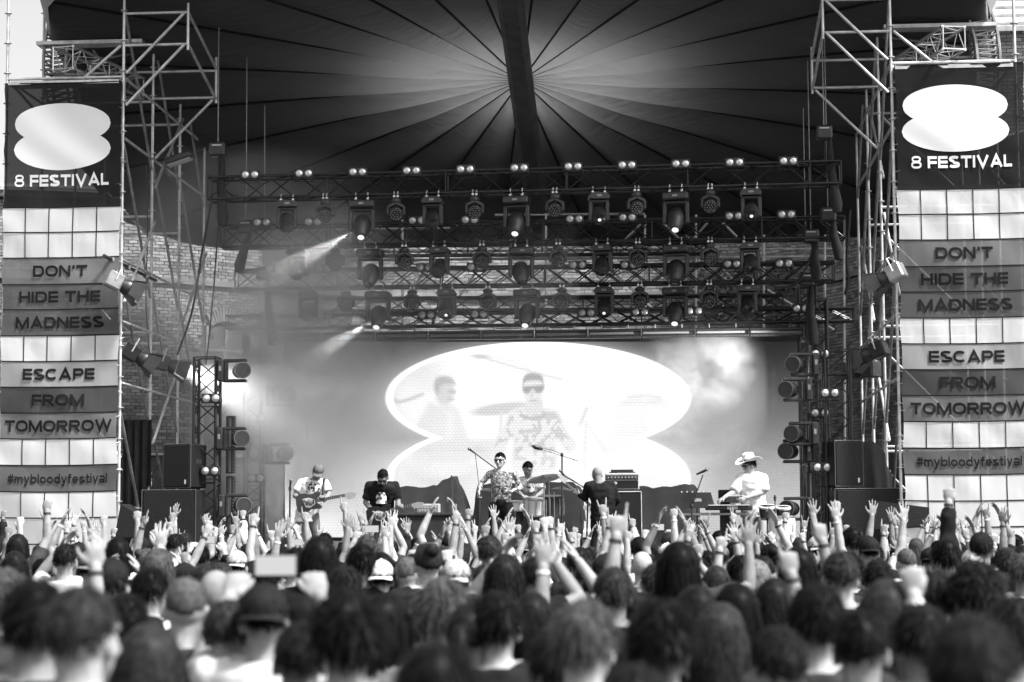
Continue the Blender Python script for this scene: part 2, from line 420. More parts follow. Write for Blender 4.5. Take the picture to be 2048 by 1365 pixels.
# added unseen opaque shell; its hole shapes the glow on the fan
mb = MB(); n = 48; vs = []
for j in range(7):
    for i in range(n):
        t = 2 * math.pi * i / n; hole = 1 / math.sqrt((math.cos(t) / 2.5) ** 2 + (math.sin(t) / 1.35) ** 2) / canopy_r(t); u = hole + (1.03 - hole) * j / 6
        vs.append(canopy_pt(t, u, lift=0.85 - .25 * j / 6) - AP)
for i in range(n):
    t = 2 * math.pi * i / n; vs.append(canopy_pt(t, 1.005, sag=.12) - AP)
mb.add(vs, [(j * n + i, j * n + (i + 1) % n, (j + 1) * n + (i + 1) % n, (j + 1) * n + i) for j in range(7) for i in range(n)])
mb.build('light_blocking_shell', M_SHELL, canopy, 60)
mb = MB(); vs = [canopy_pt(0, 0, lift=1.25) - AP]
for j in range(1, 4):
    for i in range(n):
        t = 2 * math.pi * i / n; vs.append(canopy_pt(t, 1.12 * j / 3 / math.sqrt((math.cos(t) / 2.5) ** 2 + (math.sin(t) / 1.35) ** 2) / canopy_r(t), lift=1.25 - .28 * (j / 3) ** 2) - AP)
mb.add(vs, [(0, 1 + i, 1 + (i + 1) % n) for i in range(n)] + [(1 + j * n + i, 1 + (j + 1) * n + i, 1 + (j + 1) * n + (i + 1) % n, 1 + j * n + (i + 1) % n) for j in range(2) for i in range(n)])
mb.build('light_diffuser', fabric('pale_diffuser_cloth', .3, .6), canopy, 60)  # added unseen sheet over the hole, softens the light reaching the fan
# keel: broad dark fabric duct under the ridge
ka, kb = at(1012, -60, 31.7), at(1066, 350, 39.1)
kd = (kb - ka).normalized(); kr = Vector((1, 0, 0))
mb = MB(); w = .21
prof = [(-w, .12), (-w, -.05), (-w * .6, -.16), (w * .6, -.16), (w, -.05), (w, .12)]
vs = []
for p in (ka - kd * 3, kb + kd * 2.5):
    for x, z in prof: vs.append(p + kr * x + Vector((0, 0, z)) - AP)
mb.add(vs, [(i, i + 1, 7 + i, 6 + i) for i in range(5)] + [(0, 5, 11, 6)])
mb.build('keel', mat('keel_cloth', .07, .85, 0, .3, 3, .2), canopy, 40)

# arched lattice trusses at the canopy's front rim, one visible at each side
def lattice_arch(name, label, pts_out, pts_in, Y, dep):
    t = thing(name, label, 'truss', (0, 0, 0))
    po = catmull([at(x, y, Y) for x, y in pts_out], 6); pi = catmull([at(x, y, Y) for x, y in pts_in], 6); dv = Vector((0, dep, 0)); n = len(po)
    for c in (po, pi, [p + dv for p in po], [p + dv for p in pi]):
        MB().path(c, .03, 7).build('chord', M_STEELD, t, 50)
    b = MB()
    for i in range(0, n - 1):
        for A, B in ((po, pi), ([p + dv for p in po], [p + dv for p in pi]), (po, [p + dv for p in po]), (pi, [p + dv for p in pi])):
            b.tube(A[i], B[i + 1], .014, n=5); 
            if i % 2: b.tube(A[i], B[i], .014, n=5)
    tag(b.build('lacing', M_STEELD, t), kind='stuff')
lattice_arch('arch_truss', 'curved lattice arch truss at the canopy edge above the left banner', [(96, 210), (88, 150), (89, 95), (100, 40), (122, -20), (165, -90)], [(140, 215), (132, 150), (134, 100), (146, 48), (168, -5), (205, -70)], 33.9, .45)
lattice_arch('arch_truss', 'curved lattice arch truss at the canopy edge above the right banner', [(1995, 190), (2000, 130), (1995, 70), (1978, 10), (1955, -40), (1915, -100)], [(1952, 195), (1955, 135), (1950, 80), (1934, 30), (1905, -15), (1868, -70)], 33.9, .45)

# ------------------------------------------------------------------ LED video screen
SY = 37.6
EXK = 2 ** -S.view_settings.exposure
def sc(px, py, k=0): return at(px, py, SY - .004 * k)
scr = thing('video_screen', 'wide bright video wall behind the band showing a figure eight outline', 'screen', (0, SY, ST_Z))
_tl, _br = at(570, 684, SY), at(1600, 1075, SY)
org = Vector((0, SY, ST_Z))
# the picture is a fine grid of light values: soft live figures inside a glowing eight outline
X0, X1, Y0_, Y1_ = 570, 1600, 684, 1075; NXg, NYg = 515, 196
gx, gy = np.meshgrid(np.linspace(X0, X1, NXg), np.linspace(Y0_, Y1_, NYg))
def sstep(d, w): return np.clip(.5 - d / (2 * w), 0, 1)
def sd_ell(cx, cy, a, b, rot=0):
    c, s_ = math.cos(R(rot)), math.sin(R(rot)); u = (gx - cx) * c + (gy - cy) * s_; v = -(gx - cx) * s_ + (gy - cy) * c
    return (np.sqrt((u / a) ** 2 + (v / b) ** 2) - 1) * min(a, b)
def sd_poly(P):
    P = catmull([Vector((x, y, 0)) for x, y in P + [P[0]]], 4); P = np.array([(p.x, p.y) for p in P]); d = np.full(gx.shape, 1e9); ins = np.zeros(gx.shape, bool)
    for i in range(len(P) - 1):
        (ax, ay), (bx, by) = P[i], P[i + 1]; ex, ey = bx - ax, by - ay; L2 = ex * ex + ey * ey + 1e-9; t = np.clip(((gx - ax) * ex + (gy - ay) * ey) / L2, 0, 1)
        d = np.minimum(d, (gx - ax - ex * t) ** 2 + (gy - ay - ey * t) ** 2)
        if abs(ey) > 1e-9:
            c = ((ay > gy) != (by > gy)) & (gx < ex * (gy - ay) / ey + ax); ins ^= c
    return np.where(ins, -1, 1) * np.sqrt(d)
def sd_line(P, r):
    d = np.full(gx.shape, 1e9)
    for (ax, ay), (bx, by) in zip(P[:-1], P[1:]):
        ex, ey = bx - ax, by - ay; t = np.clip(((gx - ax) * ex + (gy - ay) * ey) / (ex * ex + ey * ey + 1e-9), 0, 1); d = np.minimum(d, np.hypot(gx - ax - ex * t, gy - ay - ey * t))
    return d - r
rs_ = np.random.RandomState(5)
def vnoise(sc_, oct_=3):
    out = np.zeros(gx.shape); amp = 1
    for o in range(oct_):
        g = rs_.rand(int(391 / sc_) + 4, int(1030 / sc_) + 4); u = (gx - X0) / sc_; v = (gy - Y0_) / sc_; i, j = v.astype(int), u.astype(int); fu, fv = u - j, v - i; fu, fv = fu * fu * (3 - 2 * fu), fv * fv * (3 - 2 * fv)
        out += amp * ((g[i, j] * (1 - fu) + g[i, j + 1] * fu) * (1 - fv) + (g[i + 1, j] * (1 - fu) + g[i + 1, j + 1] * fu) * fv); amp *= .5; sc_ /= 2
    return out / (2 - .5 ** (oct_ - 1))
hgt = (gy - Y0_) / (Y1_ - Y0_)
pic = .05 + .55 * np.clip(hgt * 1.2, 0, 1) ** 1.5 + .6 * np.clip((860 - gx) / 290, 0, 1) * np.clip(.25 + hgt, 0, 1)  # left side brightened in the picture to stand for pale haze before it
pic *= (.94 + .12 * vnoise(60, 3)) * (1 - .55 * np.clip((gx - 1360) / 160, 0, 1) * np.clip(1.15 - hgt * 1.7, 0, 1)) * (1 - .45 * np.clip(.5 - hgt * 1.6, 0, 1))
E1, E2, EA, EB = 797, 958, 296, 109
d8 = np.minimum(sd_ell(1079, E1, EA, EB), sd_ell(1079, E2, EA, EB)); ins8 = sstep(d8, 2.0)
fig = 1.0 - .20 * np.clip((gy - 860) / 170, 0, 1) * (.6 + .8 * vnoise(70, 2))
def put(sd, v, soft=3.0, a=1.0):
    global fig
    m = sstep(sd, soft) * a; fig = fig * (1 - m) + v * m
put(sd_poly([(1238, 800), (1340, 800), (1342, 870), (1236, 870)]), .88, 5); put(sd_line([(1250, 806), (1330, 806)], 4), .78, 4); put(sd_line([(1262, 795), (1300, 792), (1325, 797)], 4), .74, 4); put(sd_poly([(1210, 862), (1230, 860), (1345, 862), (1345, 930), (1215, 930)]), .84, 8, .6)
put(sd_line([(1178, 818), (1166, 848)], 4), .72, 3); put(sd_line([(1176, 845), (1174, 935)], 2.5), .76, 3); put(sd_line([(1180, 850), (1215, 905)], 3), .8, 4)
put(sd_poly([(862, 806), (884, 812), (915, 812), (932, 845), (946, 905), (930, 925), (842, 925), (828, 905), (838, 850)]), .80, 6); put(sd_line([(838, 868), (866, 910), (905, 915)], 10), .74, 6, .7); put(sd_line([(905, 830), (900, 910)], 7), .9, 6, .6)
put(sd_ell(894, 785, 19, 27, 6), .70, 4); put(sd_poly([(872, 780), (874, 760), (890, 753), (908, 757), (915, 770), (900, 768), (886, 772), (880, 790)]), .52, 4); put(sd_line([(903, 784), (914, 785)], 2.5), .5, 3); put(sd_line([(900, 800), (911, 800)], 2), .55, 3)
put(sd_line([(780, 790), (800, 806), (822, 800), (848, 790)], 3), .62, 3); put(sd_ell(1008, 819, 62, 12, -7), .62, 3); put(sd_line([(1008, 826), (1004, 880)], 3), .72, 3)
put(sd_poly([(880, 884), (1000, 880), (1004, 912), (884, 916)]), .78, 5); put(sd_ell(890, 948, 62, 26), .76, 6); put(sd_ell(890, 940, 58, 16), .9, 5); put(sd_line([(960, 900), (1000, 930)], 8), .66, 6, .7)
body = sd_poly([(1046, 815), (1096, 815), (1124, 826), (1138, 860), (1158, 892), (1140, 908), (1117, 884), (1116, 940), (1032, 940), (1030, 880), (1006, 910), (988, 893), (1010, 856), (1022, 826)])
put(body, .80, 3); tat = vnoise(9, 2); tm = sstep(body + 6, 3) * (tat < .46) * np.clip((gy - 816) / 8, 0, 1); fig = fig * (1 - tm * .5) + .38 * tm * .5
put(sd_line([(1048, 832), (1070, 840), (1094, 832)], 3), .5, 2); put(sd_poly([(1058, 800), (1086, 800), (1090, 822), (1070, 832), (1052, 822)]), .72, 3)
put(sd_ell(1071, 784, 19, 30), .78, 3); put(sd_ell(1078, 806, 12, 8), .7, 4); put(sd_poly([(1050, 776), (1051, 757), (1062, 747), (1082, 747), (1091, 757), (1092, 776), (1086, 764), (1070, 762), (1056, 765)]), .40, 3)
put(sd_poly([(1050, 774), (1070, 773), (1092, 772), (1090, 784), (1078, 787), (1070, 779), (1062, 788), (1051, 785)]), .36, 3); put(sd_line([(1064, 803), (1077, 802)], 1.6), .5, 2); put(sd_line([(1070, 786), (1068, 795)], 2), .62, 2)
put(sd_ell(966, 714, 19, 4.5, 4), .62, 2); put(sd_line([(980, 719), (1066, 744), (1128, 760)], 1.8), .66, 2); put(sd_line([(985, 714), (1030, 722), (1064, 740)], 1), .75, 2)
fig = 1.2 - (1.04 - fig) * np.where(gy < 905, 1.12, .9)
pic = pic * (1 - ins8) + fig * ins8
glow = np.exp(-(np.abs(d8) / 16) ** 1.2); pic = np.maximum(pic, 1.9 * sstep(np.abs(d8) - 3.2, 1.6)) ; pic = pic + .35 * glow * (1 - ins8)
mb = None; P00, P10, P01 = at(X0, Y0_, SY), at(X1, Y0_, SY), at(X0, Y1_, SY); P11 = at(X1, Y1_, SY)
fx = ((gx - X0) / (X1 - X0)); fy = ((gy - Y0_) / (Y1_ - Y0_)); co = np.zeros((NYg, NXg, 3))
for k in range(3): co[..., k] = (P00[k] * (1 - fx) + P10[k] * fx) * (1 - fy) + (P01[k] * (1 - fx) + P11[k] * fx) * fy - (0, SY, ST_Z)[k]
idx = np.arange(NXg * NYg).reshape(NYg, NXg); q = np.stack([idx[1:, :-1], idx[1:, 1:], idx[:-1, 1:], idx[:-1, :-1]], -1).reshape(-1, 4)
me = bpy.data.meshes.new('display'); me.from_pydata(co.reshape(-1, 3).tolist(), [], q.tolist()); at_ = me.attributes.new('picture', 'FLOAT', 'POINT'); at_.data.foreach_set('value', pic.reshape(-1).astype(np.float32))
m = bpy.data.materials.new('led_display'); m.use_nodes = True; nt = m.node_tree; b = nt.nodes['Principled BSDF']; b.inputs['Base Color'].default_value = (.02, .02, .02, 1); an = nt.nodes.new('ShaderNodeAttribute'); an.attribute_name = 'picture'
tc = nt.nodes.new('ShaderNodeTexCoord'); ck = nt.nodes.new('ShaderNodeTexBrick'); ck.inputs['Scale'].default_value = 1.0; ck.inputs['Color1'].default_value = (1, 1, 1, 1); ck.inputs['Color2'].default_value = (.94, .94, .94, 1); ck.inputs['Mortar'].default_value = (.6, .6, .6, 1)
ck.inputs['Brick Width'].default_value = .07; ck.inputs['Row Height'].default_value = .05; ck.inputs['Mortar Size'].default_value = .007; ck.offset = .5
so = nt.nodes.new('ShaderNodeSeparateXYZ'); cm = nt.nodes.new('ShaderNodeCombineXYZ'); nt.links.new(tc.outputs['Object'], so.inputs[0]); nt.links.new(so.outputs['X'], cm.inputs[0]); nt.links.new(so.outputs['Z'], cm.inputs[1]); nt.links.new(cm.outputs[0], ck.inputs['Vector'])
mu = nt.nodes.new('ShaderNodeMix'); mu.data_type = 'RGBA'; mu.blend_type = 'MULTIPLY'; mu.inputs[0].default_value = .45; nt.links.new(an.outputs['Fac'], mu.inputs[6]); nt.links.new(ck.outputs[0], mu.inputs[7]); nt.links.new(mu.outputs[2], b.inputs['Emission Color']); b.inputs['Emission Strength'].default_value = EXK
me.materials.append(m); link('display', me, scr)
MB().box(((_tl.x + _br.x) / 2, .1, (_tl.z + _br.z) / 2 - ST_Z), (_br.x - _tl.x + .04, .18, _tl.z - _br.z + .04)).build('cabinet', M_BLKPL, scr)
# ------------------------------------------------------------------ wide stroke lettering
TH = 0.235
def _arc(cx, cy, rx, ry, a0, a1, n=14, e=2.5):
    out = []
    for i in range(n + 1):
        a = R(a0 + (a1 - a0) * i / n); c, s = math.cos(a), math.sin(a)
        out.append((cx + rx * math.copysign(abs(c) ** (2 / e), c), cy + ry * math.copysign(abs(s) ** (2 / e), s)))
    return out
def G(ch):
    """glyph: (advance width, [(polyline, closed)])  baseline 0, cap height 1, centre lines"""
    h = TH / 2; t, b = 1 - h, h; l = h
    def W_(w): return w - h
    if ch == ' ': return .42, []
    if ch == 'O': r = W_(1.28); return 1.28, [(_arc(.64, .5, .64 - h, .5 - h, 0, 360, 36)[:-1], True)]
    if ch == 'D': r = W_(1.15); return 1.15, [([(l, b), (l, t)] + _arc(.6, .5, r - .6, .5 - h, 90, -90, 16), True)]
    if ch == 'N': r = W_(1.15); return 1.15, [([(l, 0), (l, 1)], 0), ([(r, 0), (r, 1)], 0), ([(l * .9, .97), (r + .1 * l, .03)], 0)]
    if ch == "'": return .3, [([(.2, 1), (.12, .68)], 0)]
    if ch == 'T': r = W_(1.1); return 1.1, [([(0, t), (1.1, t)], 0), ([(.55, t), (.55, 0)], 0)]
    if ch == 'H': r = W_(1.1); return 1.1, [([(l, 0), (l, 1)], 0), ([(r, 0), (r, 1)], 0), ([(l, .5), (r, .5)], 0)]
    if ch == 'I': return TH + .02, [([(l, 0), (l, 1)], 0)]
    if ch == 'E': return .98, [([(l, 0), (l, 1)], 0)] + [([(l, y), (.98, y)], 0) for y in (b, .5, t)]
    if ch == 'F': return .95, [([(l, 0), (l, 1)], 0)] + [([(l, y), (.95, y)], 0) for y in (.47, t)]
    if ch == 'L': return .88, [([(l, 1), (l, b), (.88, b)], 0)]
    if ch == 'M': r = W_(1.4); return 1.4, [([(l, 0), (l, 1)], 0), ([(r, 0), (r, 1)], 0), ([(l, .97), (.7, .05), (r, .97)], 0)]
    if ch == 'A': return 1.3, [([(h, 0), (.65, .96), (1.3 - h, 0)], 0), ([(.3, .3), (1.0, .3)], 0)]
    if ch == 'V': return 1.28, [([(h, 1), (.64, .04), (1.28 - h, 1)], 0)]
    if ch == 'W': return 1.8, [([(h, 1), (.5, .05), (.9, .95), (1.3, .05), (1.8 - h, 1)], 0)]
    if ch == 'C': return 1.2, [(_arc(.62, .5, .62 - h, .5 - h, 42, 318, 28), 0)]
    if ch == 'S': r = W_(1.1); return 1.1, [(_arc(.55, .735, .42, .265 - h, 25, 270, 18)[:-1] + _arc(.55, .265, .46, .265 - h, 90, -155, 18), 0)]
    if ch == 'P': r = W_(1.05); return 1.05, [([(l, 0), (l, 1)], 0), ([(l, t)] + _arc(.65, .66, r - .65, .34 - h, 90, -90, 12) + [(l, .32 + h)], 0)]
    if ch == 'R': r = W_(1.1); return 1.14, [([(l, 0), (l, 1)], 0), ([(l, t)] + _arc(.68, .68, r - .68, .32 - h, 90, -90, 12) + [(l, .36 + h)], 0), ([(.6, .42), (1.04, 0)], 0)]
    if ch == '8': return 1.08, [(_arc(.56, .75, .4, .19, 0, 360, 22)[:-1], True), (_arc(.56, .28, .46, .22, 0, 360, 24)[:-1], True)]
    if ch == 'K': return 1.1, [([(l, 0), (l, 1)], 0), ([(1.0, 1), (l, .4)], 0), ([(.4, .58), (1.05, 0)], 0)]
    if ch == 'G': return 1.2, [(_arc(.62, .5, .62 - h, .5 - h, 42, 350, 28), 0), ([(.7, .45), (1.2, .45)], 0)]
    if ch == 'J': return .85, [([(.76, 1), (.76, .35)] + _arc(.42, .35, .34, .35 - h, 0, -170, 12), 0)]
    if ch == '#': return .95, [([(.3, .05), (.42, .95)], 0), ([(.62, .05), (.74, .95)], 0), ([(.02, .66), (.95, .66)], 0), ([(0, .33), (.93, .33)], 0)]
    X = .74
    if ch == 'm': return 1.3, [([(l, 0), (l, X)], 0), ([(l, .4)] + _arc(.37, .4, .37 - h, .34 - h, 180, 0, 10) + [(.65, 0)], 0), ([(.65, .4)] + _arc(.93, .4, .28, .34 - h, 180, 0, 10) + [(1.21, 0)], 0)]
    if ch == 'y': return .92, [([(h, X), (.48, .05)], 0), ([(.92 - h, X), (.42, -.16), (.1, -.17)], 0)]
    if ch in 'bd':
        c = (_arc(.48, X / 2, .48 - h, X / 2 - h, 0, 360, 24)[:-1], True); return .96, [c, ([(l, 0), (l, 1)] if ch == 'b' else [(.96 - h, 0), (.96 - h, 1)], 0)]
    if ch == 'l': return .22, [([(.11, 0), (.11, 1)], 0)]
    if ch == 'o': return .98, [(_arc(.49, X / 2, .49 - h, X / 2 - h, 0, 360, 24)[:-1], True)]
    if ch == 'f': return .55, [([(.55, t), (.36, t), (.25, .86), (.25, 0)], 0), ([(0, .64), (.55, .64)], 0)]
    if ch == 'e': return .94, [([(.1, .36), (.94 - h, .36)] + _arc(.47, X / 2, .47 - h, X / 2 - h, 0, 318, 24), 0)]
    if ch == 's': return .86, [(_arc(.43, .55, .32, .19 - h, 25, 270, 12)[:-1] + _arc(.43, .21, .36, .21 - h, 90, -155, 12), 0)]
    if ch == 't': return .55, [([(.24, .95), (.24, .12), (.32, b), (.55, b)], 0), ([(0, .64), (.55, .64)], 0)]
    if ch == 'i': return .22, [([(.11, 0), (.11, X)], 0), ([(.11, .84), (.11, 1)], 0)]
    if ch == 'v': return .92, [([(h, X), (.46, .04), (.92 - h, X)], 0)]
    if ch == 'a': return .9, [(_arc(.42, .24, .42 - h, .24 - h, 0, 360, 20)[:-1], True), ([(.1, .6), (.25, .68), (.6, .68), (.8, .56), (.8, 0)], 0)]
    return .9, [([(l, 0), (l, 1)], 0)]
def stroke(mb, pl, closed, fn, th):
    P0 = [Vector((x, y)) for x, y in pl]; P = []
    for i, p in enumerate(P0):
        P.append(p)
        if i < len(P0) - 1 or closed:
            q = P0[(i + 1) % len(P0)]; k = int((q - p).length / .22)
            P += [p.lerp(q, (j + 1) / (k + 1)) for j in range(k)]
    n = len(P); L_, R_ = [], []
    for i in range(n):
        a = P[(i - 1) % n] if (closed or i > 0) else None; c = P[(i + 1) % n] if (closed or i < n - 1) else None
        d1 = (P[i] - a).normalized() if a is not None else None; d2 = (c - P[i]).normalized() if c is not None else None
        if d1 is None: d1 = d2
        if d2 is None: d2 = d1
        n1, n2 = Vector((-d1.y, d1.x)), Vector((-d2.y, d2.x)); m = n1 + n2
        m = m.normalized() if m.length > 1e-3 else n1
        k = min(1 / max(m.dot(n1), .3), 2.2); L_.append(P[i] + m * (th / 2 * k)); R_.append(P[i] - m * (th / 2 * k))
    vs = [fn(p.x, p.y) for p in L_] + [fn(p.x, p.y) for p in R_]
    mb.add(vs, [(i, n + i, n + (i + 1) % n, (i + 1) % n) for i in range(n if closed else n - 1)])
def lettering(txt, w, h, fn, m, parent, th=None, name='letter'):
    """letters fitted into w x h metres; fn(x, z, layer) -> point. Crossing strokes sit on thin layers of their own."""
    gap = .13; adv = sum(G(c)[0] for c in txt) + gap * (len(txt) - 1); kx = w / adv; x = 0
    for c in txt:
        a, pls = G(c); mb = MB()
        for i, (pl, cl) in enumerate(pls):
            stroke(mb, pl, cl, lambda u, v, x=x, i=i: fn((x + u) * kx, v * h, i), (TH if th is None else th) * (.74 if c == '8' else 1))
        x += a + gap
        if pls: mb.build(name, m, parent)

# ------------------------------------------------------------------ scaffold towers and banners
def mesh_fabric(name, v, see):
    m = bpy.data.materials.new(name); m.use_nodes = True; nt = m.node_tree; nt.nodes.clear()
    d = nt.nodes.new('ShaderNodeBsdfDiffuse'); t = nt.nodes.new('ShaderNodeBsdfTranslucent'); a = nt.nodes.new('ShaderNodeMixShader'); tr = nt.nodes.new('ShaderNodeBsdfTransparent'); mx = nt.nodes.new('ShaderNodeMixShader'); o = nt.nodes.new('ShaderNodeOutputMaterial')
    for s_ in (d, t): s_.inputs['Color'].default_value = (v, v, v, 1)
    a.inputs[0].default_value = .4; mx.inputs[0].default_value = see
    g = nt.nodes.new('ShaderNodeNewGeometry'); mp = nt.nodes.new('ShaderNodeMapping'); mp.inputs['Scale'].default_value = (2.2, 2, .8); mp.inputs['Rotation'].default_value = (0, .5, 0)
    nz = nt.nodes.new('ShaderNodeTexNoise'); nz.inputs['Scale'].default_value = 1.1; nz.inputs['Detail'].default_value = 2; bp = nt.nodes.new('ShaderNodeBump'); bp.inputs['Strength'].default_value = .8; bp.inputs['Distance'].default_value = .05
    nt.links.new(g.outputs['Position'], mp.inputs[0]); nt.links.new(mp.outputs[0], nz.inputs['Vector']); nt.links.new(nz.outputs['Fac'], bp.inputs['Height']); nt.links.new(bp.outputs[0], d.inputs['Normal'])
    nt.links.new(d.outputs[0], a.inputs[1]); nt.links.new(t.outputs[0], a.inputs[2]); nt.links.new(a.outputs[0], mx.inputs[1]); nt.links.new(tr.outputs[0], mx.inputs[2]); nt.links.new(mx.outputs[0], o.inputs[0])
    return m
M_BAN = {k: mesh_fabric('banner_' + k, v, s) for k, v, s in (('dark', .028, .05), ('white', .82, .1), ('mid', .21, .1), ('midlow', .12, .08), ('light', .42, .1), ('deep', .09, .1), ('hash', .16, .1))}
M_INK = mat('banner_ink', .013, .9, spec=.1)
M_INKW = mat('banner_white_ink', .66, .9)
BANDS = [('dark', 251, "8 FESTIVAL"), ('white', 50, None), ('white', 51, None), ('mid', 53, "DON'T"), ('midlow', 50, 'HIDE THE'), ('midlow', 52, 'MADNESS'), ('white', 51, None), ('light', 51, 'ESCAPE'), ('deep', 51, 'FROM'), ('mid', 51, 'TOMORROW'), ('white', 52, None), ('hash', 52, '#mybloodyfestival'), ('white', 51, None), ('white', 51, None), ('white', 51, None)]
WFRAC = {"DON'T": .455, 'HIDE THE': .69, 'MADNESS': .745, 'ESCAPE': .60, 'FROM': .44, 'TOMORROW': .915, '#mybloodyfestival': .83, '8 FESTIVAL': .81}
_tm = {}
def tube_part(parent, p0, p1, name='ledger', r=.0242, m=None, n=10):
    p0, p1 = Vector(p0), Vector(p1)
    return MB().tube(p0, p1, r, n=n).build(name, m or M_STEEL, parent, 50)
def tower(side, label):
    TY = 32.45
    if side < 0: xa, xb, ztop = at(7, 600, TY).x, at(242, 600, TY).x, at(120, 157, TY).z
    else: xa, xb, ztop = at(2044, 600, TY).x, at(1793, 600, TY).x, at(1920, 124, TY).z
    t = thing('scaffold_tower', label, 'scaffold', ((xa + xb) / 2, TY, 0)); O = Vector(t.location)
    rows = [TY, TY + 1.95, TY + 3.95, TY + 5.95]; tall = 12.6
    heights = [ztop - 1.0 * k for k in range(0, 9)]
    def P(*a): return Vector(a) - O
    for r_, y in enumerate(rows):
        for xi, x in enumerate((xa, xb)):
            h = tall if (r_ < 2) else tall - 1.5
            tube_part(t, P(x, y, .02), P(x, y, h), 'standard')
            ros = MB(); z = .6 + (ztop % .5)
            while z < h:
                ros.lathe([(.026, -.005), (.062, -.005), (.062, .005), (.026, .005)], P(x, y, z), n=10); z += .5
            if r_ < 3: tag(ros.build('rosettes', M_STEEL, t, 40), kind='stuff')
    for k, z in enumerate(heights):
        if k in (0, 2, 4, 6, 8):
            for y in rows[:3]: tube_part(t, P(xa, y, z), P(xb, y, z), 'ledger')
        if k in (0, 1, 3, 4, 5, 7):
            for i in range(3):
                tube_part(t, P(xb, rows[i], z), P(xb, rows[i + 1], z - .0), 'ledger')
                if k in (0, 4, 7): tube_part(t, P(xa, rows[i], z), P(xa, rows[i + 1], z), 'ledger')
    for i in range(3):
        for j in range(4):
            z = ztop - 2.2 * j + 1.1
            if (i + j) % 1 == 0:
                tube_part(t, P(xb, rows[i] + .06, z), P(xb, rows[i + 1] - .06, z - 2.3), 'brace', m=M_STEELD)
            if (i + j) % 2: tube_part(t, P(xb + .05, rows[i], z - 2.6), P(xb + .05, rows[i + 1], z - 1.0), 'brace')
    for j in range(5):                           # braces across behind the banner
        z = ztop - 2.0 * j; a, b = (xa, xb) if side > 0 else (xb, xa)
        tube_part(t, P(b, TY + .09, z), P(a, TY + .09, z - 2.2), 'brace')
        if j < 4: tube_part(t, P(b, rows[1] + .06, z - .4), P(a, rows[1] + .06, z - 2.4), 'brace', m=M_STEELD)
    tube_part(t, P(xa, TY, ztop + 2.6), P(xa + side * -1.0, TY + 1.9, ztop + .75), 'brace', m=M_STEELD)
    # steel plank on top and cantilever bracket towards the stage
    MB().box(P((xa + xb) / 2, TY + .05, ztop - .09), (abs(xb - xa) - .1, .32, .06)).build('deck_board', M_ALU, t)
    MB().box(P((xa + xb) / 2, TY + 1.5, ztop + .93), (abs(xb - xa) - .1, .32, .06)).build('deck_board', M_STEEL, t)
    dx = -side
    x1, x2 = xb + dx * 1.06, xb + dx * 1.1; y2 = TY + 1.95
    for z in (ztop + .52, ztop + 1.05): tube_part(t, P(xb, TY, z), P(x1, TY, z), 'ledger')
    for z in (ztop + .52, ztop + .05): tube_part(t, P(xb, y2, z), P(x2, y2, z), 'ledger')
    tube_part(t, P(x1, TY, ztop + .42), P(x1, TY, ztop + 1.2), 'standard'); tube_part(t, P(x2, y2, ztop - .05), P(x2, y2, ztop + .75), 'standard')
    for z in (0, .53): tube_part(t, P(xb + dx * .06, TY - .05, ztop - .48 + z), P(x1 - dx * .05, TY - .05, ztop + .5 + z), 'brace')
    tube_part(t, P(xb + dx * .06, y2 - .05, ztop - 1.0), P(x2 - dx * .05, y2 - .05, ztop), 'brace')
    for z in (ztop + .52, ztop + 1.05): tube_part(t, P(x1, TY, z), P(x2, y2, z - .5), 'ledger')
    tube_part(t, P(xb, TY + .1, ztop + .05), P(xb - dx * .75, TY + .1, ztop - .75), 'brace'); tube_part(t, P(xb - dx * .05, TY, ztop + .52), P(xb - dx * .65, TY, ztop), 'brace')
    tube_part(t, P(xa, rows[1], ztop + .52), P(xb, rows[1], ztop + .52), 'ledger'); tube_part(t, P(xa, rows[1], ztop + .6), P(x1, rows[1], ztop + 1.1), 'ledger', m=M_STEELD)
    return t, xa, xb, ztop
